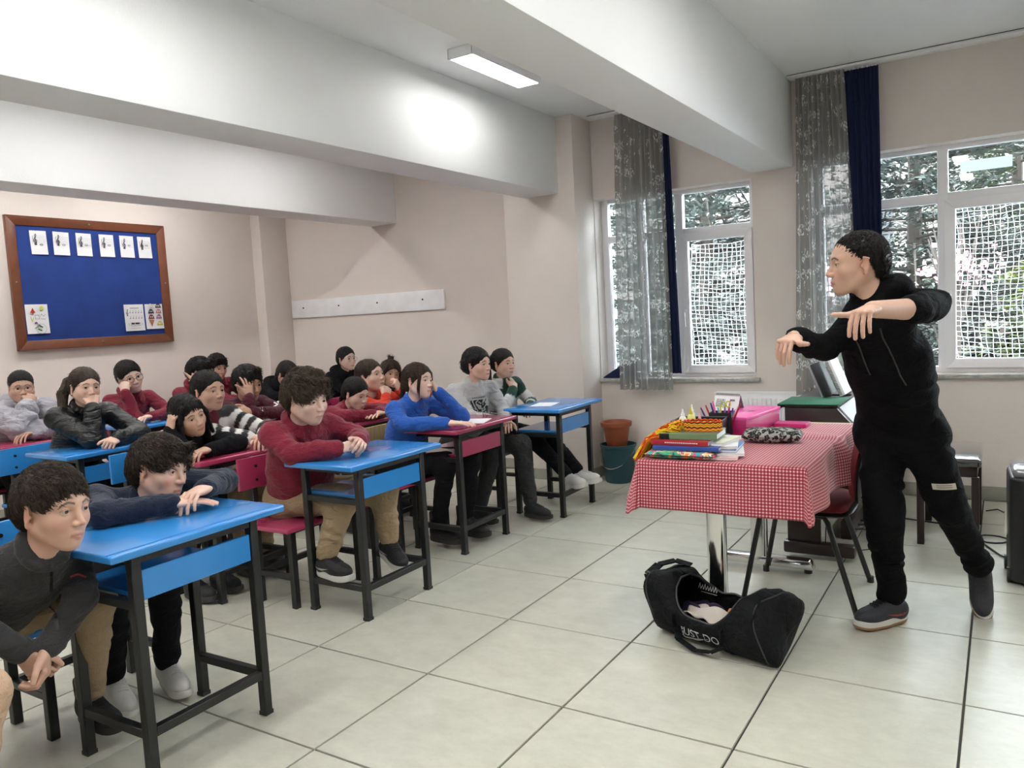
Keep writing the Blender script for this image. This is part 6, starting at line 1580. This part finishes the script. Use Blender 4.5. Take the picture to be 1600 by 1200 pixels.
E_ = P_('young woman in light grey sweatshirt with black wave print', near=1, seed=11, hs=.93, skin=S1, fem=1, H=(-.50, 2.055, 1.06), yaw=-2, pitch=0, gaze=(0, 0), N=(-.58, 2.09, .905), P=(-.70, 2.10, .50), tyaw=-18, bs=1.0,
   ER=(-.47, 1.885, .72), WR=(-.30, 2.00, .685), EL=(-.45, 2.27, .72), WL=(-.31, 2.09, .68), hR=('relax', (.5, .8, -.1), UPZ), hL=('relax', (.5, -.8, -.1), UPZ),
   KR=(-.33, 1.93, .50), AR=(-.46, 1.92, .105), KL=(-.24, 2.14, .51), AL=(-.185, 2.14, .105), hair=('bun', BLK), top=('sweatshirt', GREYC), trousers=('trousers', DGREY), shoes=('trainer', BSH, DSOLE), collar='crew', footL=(-10, 0), footR=(-15, 0))
G_ = P_('girl with long dark ponytail in a white and dark green cardigan', near=1, seed=13, hs=.875, skin=S2, fem=1, H=(-.55, 2.46, 1.035), yaw=-14, pitch=0, gaze=(0, 0), N=(-.62, 2.52, .885), P=(-.72, 2.60, .50), tyaw=-15, bs=.93,
   ER=(-.50, 2.36, .705), WR=(-.475, 2.455, .855), EL=(-.48, 2.70, .72), WL=(-.36, 2.50, .715), hR=('relax', (-.3, .6, .5), (.8, -.2, .4)), hL=('relax', (.3, -.9, 0), UPZ),
   KR=(-.33, 2.50, .46), AR=(-.075, 2.48, .235), KL=(-.33, 2.66, .48), AL=(-.04, 2.585, .245), hair=('side_pony', BLK), top=('cardigan', CST), stripe=stripes((.62, .62, .60), (.012, .055, .035), .17, .16, .5, (.012, .04, .03)), trousers=('trousers', BLKT), shoes=('trainer', WHS, WSOLE), lace_mat=WHS, socks=SOCK, collar='crew', footR=(-20, -8), footL=(-8, -8))
# second row
H_ = P_('girl with long loose dark hair in black top, cheek on her hand', near=1, seed=15, hs=.885, skin=S2, fem=1, H=(-.965, .150, .965), yaw=-4, pitch=8, roll=18, gaze=(5, -8), N=(-1.09, .20, .845), P=(-1.36, .22, .50), tyaw=0, bs=.93,
   ER=(-.94, .10, .790), WR=(-.985, .055, .905), EL=(-.90, .385, .790), WL=(-.875, .175, .790), hR=('bent', (.25, .1, .95), (-.1, -.95, .2)), hL=('relax', (.2, -.95, 0), UPZ), hair=('long', BLK), top=('top', BLKC), trousers=('trousers', BLKT), collar='crew')
I_ = P_('girl in black and white striped cardigan over a dark red shirt', near=1, seed=17, hs=.90, skin=S2, fem=1, H=(-1.13, .405, 1.06), yaw=0, pitch=0, roll=0, gaze=(0, 3), N=(-1.23, .46, .915), P=(-1.43, .60, .50), tyaw=0, bs=.95, ar=1.12,
   ER=(-1.06, .33, .85), WR=(-.90, .47, .800), EL=(-1.0, .66, .80), WL=(-.87, .53, .800), hR=('flat', (.75, .65, -.05), UPZ), hL=('relax', (.6, -.7, 0), UPZ), hair=('tied', BLK), top=('cardigan', CST), stripe=stripes((.70, .70, .68), (.012, .012, .014), .066, .15, .5, (.16, .012, .03)), trousers=('trousers', KHAKI), collar='crew')
J_ = P_('child in dark red sweater bending low behind the boy in the polo shirt', seed=19, hs=.86, skin=S1, H=(-1.07, 1.47, .925), yaw=0, pitch=18, gaze=(0, 0), N=(-1.20, 1.50, .83), P=(-1.46, 1.50, .50), tyaw=0, bs=.95,
   ER=(-1.05, 1.36, .79), WR=(-.95, 1.5, .79), EL=(-1.05, 1.70, .79), WL=(-.96, 1.56, .79), hR=('flat', (.3, .9, 0), UPZ), hL=('flat', (.3, -.9, 0), UPZ), hair=('tied', BLK), top=('sweater', MAROON), trousers=('trousers', BLKT), collar='crew')
K_ = P_('girl in orange red sweatshirt with both fists under her chin', near=1, seed=21, hs=.98, fat=1., skin=S1, fem=1, H=(-1.26, 1.83, 1.005), yaw=4, pitch=-10, roll=0, gaze=(0, 0), N=(-1.39, 1.88, .875), P=(-1.60, 1.97, .50), tyaw=-5, bs=1.0,
   ER=(-1.08, 1.76, .790), WR=(-1.125, 1.82, .865), EL=(-1.10, 2.06, .790), WL=(-1.12, 1.965, .90), hR=('fist', (-.1, .5, .8), (.9, -.2, .2)), hL=('fist', (-.1, -.4, .8), (.9, .2, .2)), hair=('tied', DBR), top=('sweatshirt', REDC), trousers=('trousers', BLKT), collar='crew')
# third row
L_ = P_('girl in shiny black jacket with ponytail, fist against her mouth', near=1, seed=23, hs=.93, skin=S1, fem=1, H=(-2.05, .25, 1.095), yaw=-6, pitch=2, roll=-4, gaze=(0, 0), N=(-2.14, .28, .95), P=(-2.38, .32, .52), tyaw=0, bs=1.0, ar=1.15,
   ER=(-1.93, .19, .80), WR=(-1.955, .23, .985), EL=(-1.90, .47, .80), WL=(-1.84, .28, .790), hR=('curl', (-.2, .3, .95), (.9, -.4, .1)), hL=('curl', (.55, -.8, -.1), (.3, .2, .9)), hair=('pony', DBR), top=('jacket', BLKS), trousers=('trousers', BLKT), collar='stand')
M_ = P_('boy in dark wine sweatshirt with a hand over his eyes', seed=25, hs=.98, skin=S4, H=(-1.875, 1.275, 1.01), yaw=-5, pitch=10, gaze=(0, 0), N=(-1.99, 1.34, .885), P=(-2.24, 1.42, .50), tyaw=0, bs=1.0,
   ER=(-1.78, 1.16, .79), WR=(-1.775, 1.195, .935), EL=(-1.78, 1.46, .79), WL=(-1.74, 1.17, .83), hR=('spread', (-.15, .15, .98), (.95, -.2, .2)), hL=('relax', (-.1, -.9, .2), (.9, 0, .4)), hair=('thick', BLK), top=('sweatshirt', WINE), trousers=('trousers', BLKT), collar='crew')
N_ = P_('girl with curly brown hair in a top knot, looking down at the camera side', seed=27, hs=.95, skin=S4, fem=1, H=(-1.95, 2.83, .935), yaw=-28, pitch=4, roll=-12, gaze=(0, 0), N=(-2.03, 2.84, .81), P=(-2.25, 2.87, .50), tyaw=-10, bs=.95,
   ER=(-1.86, 2.70, .79), WR=(-1.76, 2.80, .79), EL=(-1.86, 3.03, .79), WL=(-1.76, 2.90, .79), hR=('relax', (.3, .9, 0), UPZ), hL=('relax', (.3, -.9, 0), UPZ), hair=('curly_top', WARM), top=('sweater', BLKC), trousers=('trousers', BLKT), collar='crew')
# back row
O_ = P_('boy with glasses in light grey puffer jacket, fist at his mouth', seed=29, hs=.89, fat=1., skin=S2, H=(-2.95, .335, 1.085), yaw=-20, pitch=6, gaze=(0, 0), glasses='thin', N=(-3.03, .33, .945), P=(-3.17, .33, .52), tyaw=-8, bs=.95, bulk=1.2, ar=1.35, fold=.014,
   ER=(-2.80, .23, .83), WR=(-2.835, .31, .975), EL=(-2.79, .48, .82), WL=(-2.75, .28, .80), hR=('fist', (-.2, .55, .8), (.9, -.3, .3)), hL=('relax', (.3, -.9, 0), UPZ), hair=('crop', BLK), quilt=1, top=('puffer_jacket', PUFF), trousers=('trousers', BLKT), collar='hood', crump=2.5)
Q_ = P_('boy with black rimmed glasses in dark red polo leaning on his fist', seed=31, hs=.99, skin=S3, H=(-2.95, 1.09, 1.08), yaw=-10, pitch=6, roll=12, gaze=(0, 0), glasses='black', N=(-3.04, 1.13, .93), P=(-3.20, 1.18, .52), tyaw=0, bs=1.0,
   ER=(-2.80, 1.01, .79), WR=(-2.85, .985, .985), EL=(-2.80, 1.29, .79), WL=(-2.74, 1.08, .79), hR=('fist', (-.2, .25, .95), (.5, -.8, .2)), hL=('relax', (.3, -.9, 0), UPZ), hair=('short', BLK), top=('polo_shirt', MAROON), trousers=('trousers', BLKT), collar='polo')
R1_ = P_('dark haired boy with a hand in his hair behind the striped cardigan girl', seed=33, hs=.95, skin=S2, H=(-2.90, 1.665, 1.06), yaw=28, pitch=10, gaze=(0, 0), N=(-3.03, 1.69, .92), P=(-3.20, 1.76, .52), tyaw=0, bs=.95,
   ER=(-2.80, 1.50, .80), WR=(-2.86, 1.575, .99), EL=(-2.80, 1.86, .79), WL=(-2.76, 1.70, .79), hR=('spread', (-.2, .35, .9), (.8, -.6, .1)), hL=('relax', (.3, -.9, 0), UPZ), hair=('thick', BLK), top=('polo_shirt', MAROON), trousers=('trousers', BLKT), collar='polo')
T_ = P_('boy in dark red shirt against the far wall, looking down', seed=35, hs=.90, skin=S2, H=(-3.30, 2.125, 1.07), yaw=-8, pitch=14, gaze=(0, 0), N=(-3.38, 2.18, .925), P=(-3.56, 2.25, .50), tyaw=0, bs=.95,
   ER=(-3.2, 2.05, .78), WR=(-3.10, 2.2, .79), EL=(-3.2, 2.36, .78), WL=(-3.10, 2.22, .80), hR=('flat', (.2, .9, 0), UPZ), hL=('flat', (.2, -.9, 0), UPZ), hair=('fringe', BLK), top=('polo_shirt', MAROON), trousers=('trousers', BLKT), collar='polo')
U_ = P_('pupil in black hoodie bent low over the far corner desk', seed=37, hs=.95, skin=S1, H=(-2.85, 2.50, .965), yaw=-5, pitch=35, gaze=(0, 0), N=(-2.98, 2.47, .885), P=(-3.20, 2.50, .50), tyaw=0, bs=1.0,
   ER=(-2.80, 2.28, .79), WR=(-2.70, 2.36, .79), EL=(-2.80, 2.66, .79), WL=(-2.70, 2.50, .79), hR=('relax', (.5, .7, 0), UPZ), hL=('relax', (.5, -.7, 0), UPZ), hair=('tied', BLK), top=('hoodie', BLKC), trousers=('trousers', BLKT), collar='hood')
V_ = P_('girl with thin glasses and black hooded top at the back wall', seed=39, hs=.95, skin=S3, fem=1, H=(-2.90, 3.30, 1.045), yaw=-8, pitch=0, gaze=(0, 0), glasses='thin', N=(-2.98, 3.30, .91), P=(-3.16, 3.30, .52), tyaw=-5, bs=.95,
   ER=(-2.88, 3.16, .76), WR=(-2.76, 3.24, .72), EL=(-2.86, 3.44, .76), WL=(-2.76, 3.32, .72), hR=('relax', (.5, .7, 0), UPZ), hL=('relax', (.5, -.7, 0), UPZ), hair=('tied', BLK), top=('hoodie', BLKC), trousers=('trousers', BLKT), collar='hood')
for x, y, lb in ((-3.30, 1.90, 'magenta school chair under the boy with a hand in his hair'), (-3.66, 2.25, 'magenta school chair against the far wall'), (-3.27, 3.30, 'magenta school chair of the girl with thin glasses by the strip wall')):
    place(C0, 'm', x, y, 0, lb, 'chair', CG)
# pupil at the left edge, only a knee in view
W_ = P_('pupil in beige trousers, only one knee in view at the lower left edge', seed=41, hs=.95, skin=S2, H=(-.22, -1.62, 1.05), yaw=0, N=(-.28, -1.62, .92), P=(-.32, -1.60, .50), tyaw=0, bs=1.0,
   ER=(-.12, -1.82, .72), WR=(.02, -1.74, .60), EL=(-.12, -1.45, .72), WL=(.02, -1.60, .60), hR=('relax', (.8, .3, -.3), UPZ), hL=('relax', (.8, -.3, -.3), UPZ), KL=(.335, -1.425, .500), AL=(.24, -1.47, .10), KR=(.33, -1.75, .5), AR=(.3, -1.75, .1), hair=('short', DBR), top=('sweatshirt', NAVYC), trousers=('trousers', cloth_mat('beige', (.50, .34, .23), .05)), collar='crew', lfold=.002)
place(C0, 'm', -.36, -1.44, 0, 'school chair at the left edge beside the boy in the charcoal jacket', 'chair', CG)
# the teacher
Z_ = P_('man in black hoodie and jogging trousers standing with both arms stretched out', near=2, adult=1, seed=43, hs=.96, skin=S2, H=(2.064, .80, 1.497), yaw=-157, pitch=3, roll=0, gaze=(-6, 3), N=(2.175, .955, 1.375), P=(2.155, 1.20, .83), tyaw=-118, bs=1.08, bulk=1.0,
   SL=(2.30, .865, 1.335), SR=(2.055, 1.00, 1.29), EL=(2.265, .635, 1.325), WL=(2.160, .41, 1.335), ER=(1.945, .80, 1.19), WR=(1.885, .585, 1.245), hL=('hang', (-.30, -.92, -.12), (-.05, -.15, .98)), hR=('hang', (-.28, -.92, -.16), (.0, -.18, .98)), sleeve=(.12, .9), fr=.034,
   KR=(2.105, 1.10, .46), AR=(2.12, 1.225, .105), KL=(2.325, 1.24, .52), AL=(2.43, 1.50, .19), footR=(-132, 0), footL=(-82, 52), lr=1.0, jogger=1, lfold=.012, fold=.009, hair=('teacher', BLK), top=('hoodie', JERS), trousers=('jogging_trousers', JERS), shoes=('trainer', mat('shoe_dark_blue', (.02, .022, .03), .6, bump=.3, bscale=200), WSOLE), tick=mat('shoe_red', (.30, .06, .05), .6), collar='hood', shoe_s=1.02, hand=.86, ar=.93)
# prints and small details on clothes
def zebra():
    m = bpy.data.materials.new('wave_print'); m.use_nodes = True; N = m.node_tree.nodes; L = m.node_tree.links; b = N['Principled BSDF']; b.inputs['Roughness'].default_value = .8
    tc = N.new('ShaderNodeTexCoord'); w = N.new('ShaderNodeTexWave'); w.inputs['Scale'].default_value = 22; w.inputs['Distortion'].default_value = 9; w.inputs['Detail'].default_value = 2; w.inputs['Detail Scale'].default_value = 1.2
    L.new(tc.outputs['Object'], w.inputs['Vector']); r = N.new('ShaderNodeValToRGB'); r.color_ramp.interpolation = 'CONSTANT'; r.color_ramp.elements[0].color = (.01, .01, .01, 1); r.color_ramp.elements[1].position = .5; r.color_ramp.elements[1].color = (.44, .45, .45, 1)
    L.new(w.outputs['Fac'], r.inputs[0]); L.new(r.outputs[0], b.inputs['Base Color']); return m
def on(S, name, at_, sx, sy, m_, polys=None, dr=None, lift=.003, roll=0, **k):
    f = S['_f']; fw = np.array(dr if dr is not None else f['fw'], float); fw /= np.linalg.norm(fw); up = np.array([0, 0, 1.]); ua = np.cross(up, -fw); ua /= np.linalg.norm(ua); va = np.cross(-fw, ua)
    c_, s_ = math.cos(roll), math.sin(roll); ua, va = ua*c_+va*s_, va*c_-ua*s_
    return S['_decal'](name, np.array(at_)-f['off'], -fw if dr is None else -fw, -ua*-1, va, sx, sy, m_, polys=polys, lift=lift, **k)
fE = E_['_f']; cE = fE['P']+(fE['N']-fE['P'])*.63+fE['off']
dcam = lambda c: (np.array(tuple(CAMLOC))-np.array(c))*np.array([1, 1, 0])
on(E_, 'chest_print', cE, .20, .105, zebra(), dr=fE['fw'], nx=16, ny=10)
tl = [(-.06+.012*k, .064, .007) for k in range(10)]
on(E_, 'small_lettering', cE, 0, 0, INK, polys=[[(x, z), (x+.007, z), (x+.007, z+h), (x, z+h)] for x, z, h in tl], dr=fE['fw'])
cO = O_['_f']['N']+O_['_f']['off']+np.array([.0, .10, -.10])
on(O_, 'round_badge', cO, 0, 0, BLKC, polys=[oval(0, 0, .022, .022)], dr=(1, -.1, 0), lift=.006)
cM = np.array([-1.86, 1.50, .84])
on(M_, 'sleeve_print', cM, 0, 0, WHT, polys=stroke([(-.035, .01), (-.02, .022), (0, .015), (-.01, .0), (.012, -.005), (.03, .01)], .012)+stroke([(.02, -.01), (.04, -.02)], .01), dr=(.9, -.5, .2), lift=.004)
on(M_, 'chest_print', (-1.9, 1.30, .84), 0, 0, WHT, polys=stroke([(-.01, .01), (0, -.01), (.01, .01)], .006), dr=(1, -.3, 0), lift=.004)
# zip and chest emblem of the charcoal jacket
fA = A_['_f']
on(A_, 'zip', fA['N']+fA['off']+np.array([.06, .0, -.13]), .008, .20, M['black_plastic'], dr=(.9, -.35, .25), nx=1, ny=12, lift=.002)
on(A_, 'zip_pull', fA['N']+fA['off']+np.array([.06, .0, -.06]), .006, .02, M['chrome'], dr=(.9, -.35, .25), nx=1, ny=2, lift=.004)
on(A_, 'chest_emblem', fA['N']+fA['off']+np.array([.06, .08, -.10]), 0, 0, mat('emblem_red', (.30, .03, .03), .6), polys=stroke([(-.02, -.005), (0, .008), (.02, .005)], .006), dr=(.9, -.35, .2))
# olive undershirt triangle and placket of the polo shirt
fC = C_['_f']; cC = fC['N']+fC['off']
on(C_, 'undershirt', cC+np.array([.02, -.0, -.028]), 0, 0, cloth_mat('olive', (.10, .095, .05)), polys=[[(-.024, .025), (0, -.05), (.024, .025)]], dr=(.7, -.3, .55), lift=.005)
# drawstrings, cuffs ribbing and trouser label of the teacher
fZ = Z_['_f']; offZ = fZ['off']
def string(S, u, l0, l1):
    f = S['_f']; b = MB(); pts = []
    for k in range(9):
        t = k/8; o_ = f['N']+f['lat']*u+np.array([0, 0, -l0-(l1-l0)*t])+f['fw']*.5; h = f['bvt'].ray_cast(Vector(o_), Vector(-f['fw']))
        if h[0] is not None and (np.array(h[0])-f['N'])@f['fw'] < .15 and l0+(l1-l0)*t > .10: pts.append(h[0]+Vector(f['fw'])*.004)
    if len(pts) > 2: b.tube(pts, .003, 6).build('drawstring', M['black_plastic'], f['top'], smooth=True)
string(Z_, .05, .05, .34); string(Z_, -.05, .05, .30)
kz = fZ['KL']*.55+(fZ['P']+fZ['lat']*.09)*.45+offZ+np.array([.022, 0, -.04])
bq = fZ['tbvh']; vs = []; dr = np.array([.15, -1, 0.]); dr /= np.linalg.norm(dr); ua = np.array([.99, .15, 0]); va = np.array([-.22, 0, .97])
for i in range(7):
    for j in range(4):
        o_ = kz-offZ+ua*(i/6-.5)*.085+va*(j/3-.5)*.026+dr*.4; h = bq.ray_cast(Vector(o_), Vector(-dr)); vs.append(tuple((h[0] if h[0] is not None else Vector(o_-dr*.33))+Vector(dr)*.003))
lbm = MB().add(vs, [(a, a+4, a+5, a+1) for i in range(6) for j in range(3) for a in [i*4+j]]).build('woven_label', mat('label_cream', (.48, .44, .38), .7), fZ['trousers'], smooth=True)
b = MB()
for j in (0, 1):
    for i in range(1, 5): p, q = Vector(vs[i*4+1+j]), Vector(vs[(i+1)*4+1+j]); d = Vector(dr)*.0015; b.add([p+d, q+d, q+d+Vector((0, 0, .002)), p+d+Vector((0, 0, .002))], [(0, 1, 2, 3)])
b.build('label_lines', INK, lbm)
for c in list(fZ['root'].children):
    if c.name.split('.')[0] == 'shoe':
        for k in c.children:
            if k.name.split('.')[0] == 'sole' and len(k.data.materials) == 1: k.data.materials[0] = WSOLE; k.data.materials.append(GUM); mi = [1 if p.center.z < (.028) and c is not None else 0 for p in k.data.polygons]; k.data.polygons.foreach_set('material_index', mi)
# bottle behind the blue girl and bracelet
tag(MB().lathe([(0, 0), (.03, 0), (.032, .02), (.032, .13), (.02, .16), (.012, .175), (.014, .19), (0, .19)], (0, 0, 0), 16).build('water_bottle', mat('clear_plastic', (.6, .65, .68), .15), smooth=True, loc=(-1.02, 1.90, .747)), 'clear water bottle on the magenta desk behind the girl in blue', 'bottle')
MB().tube([Vector(I_['_f']['WR']+np.array([-.02, -.015, 0])+.034*(math.cos(t)*np.array([.6, -.8, 0])*.95+math.sin(t)*np.array([0, 0, 1.]))) for t in [2*math.pi*k/14 for k in range(14)]], .005, 6, closed=True).build('bracelet', mat('brown_beads', (.12, .05, .03), .4), I_['_f']['root'], smooth=True)
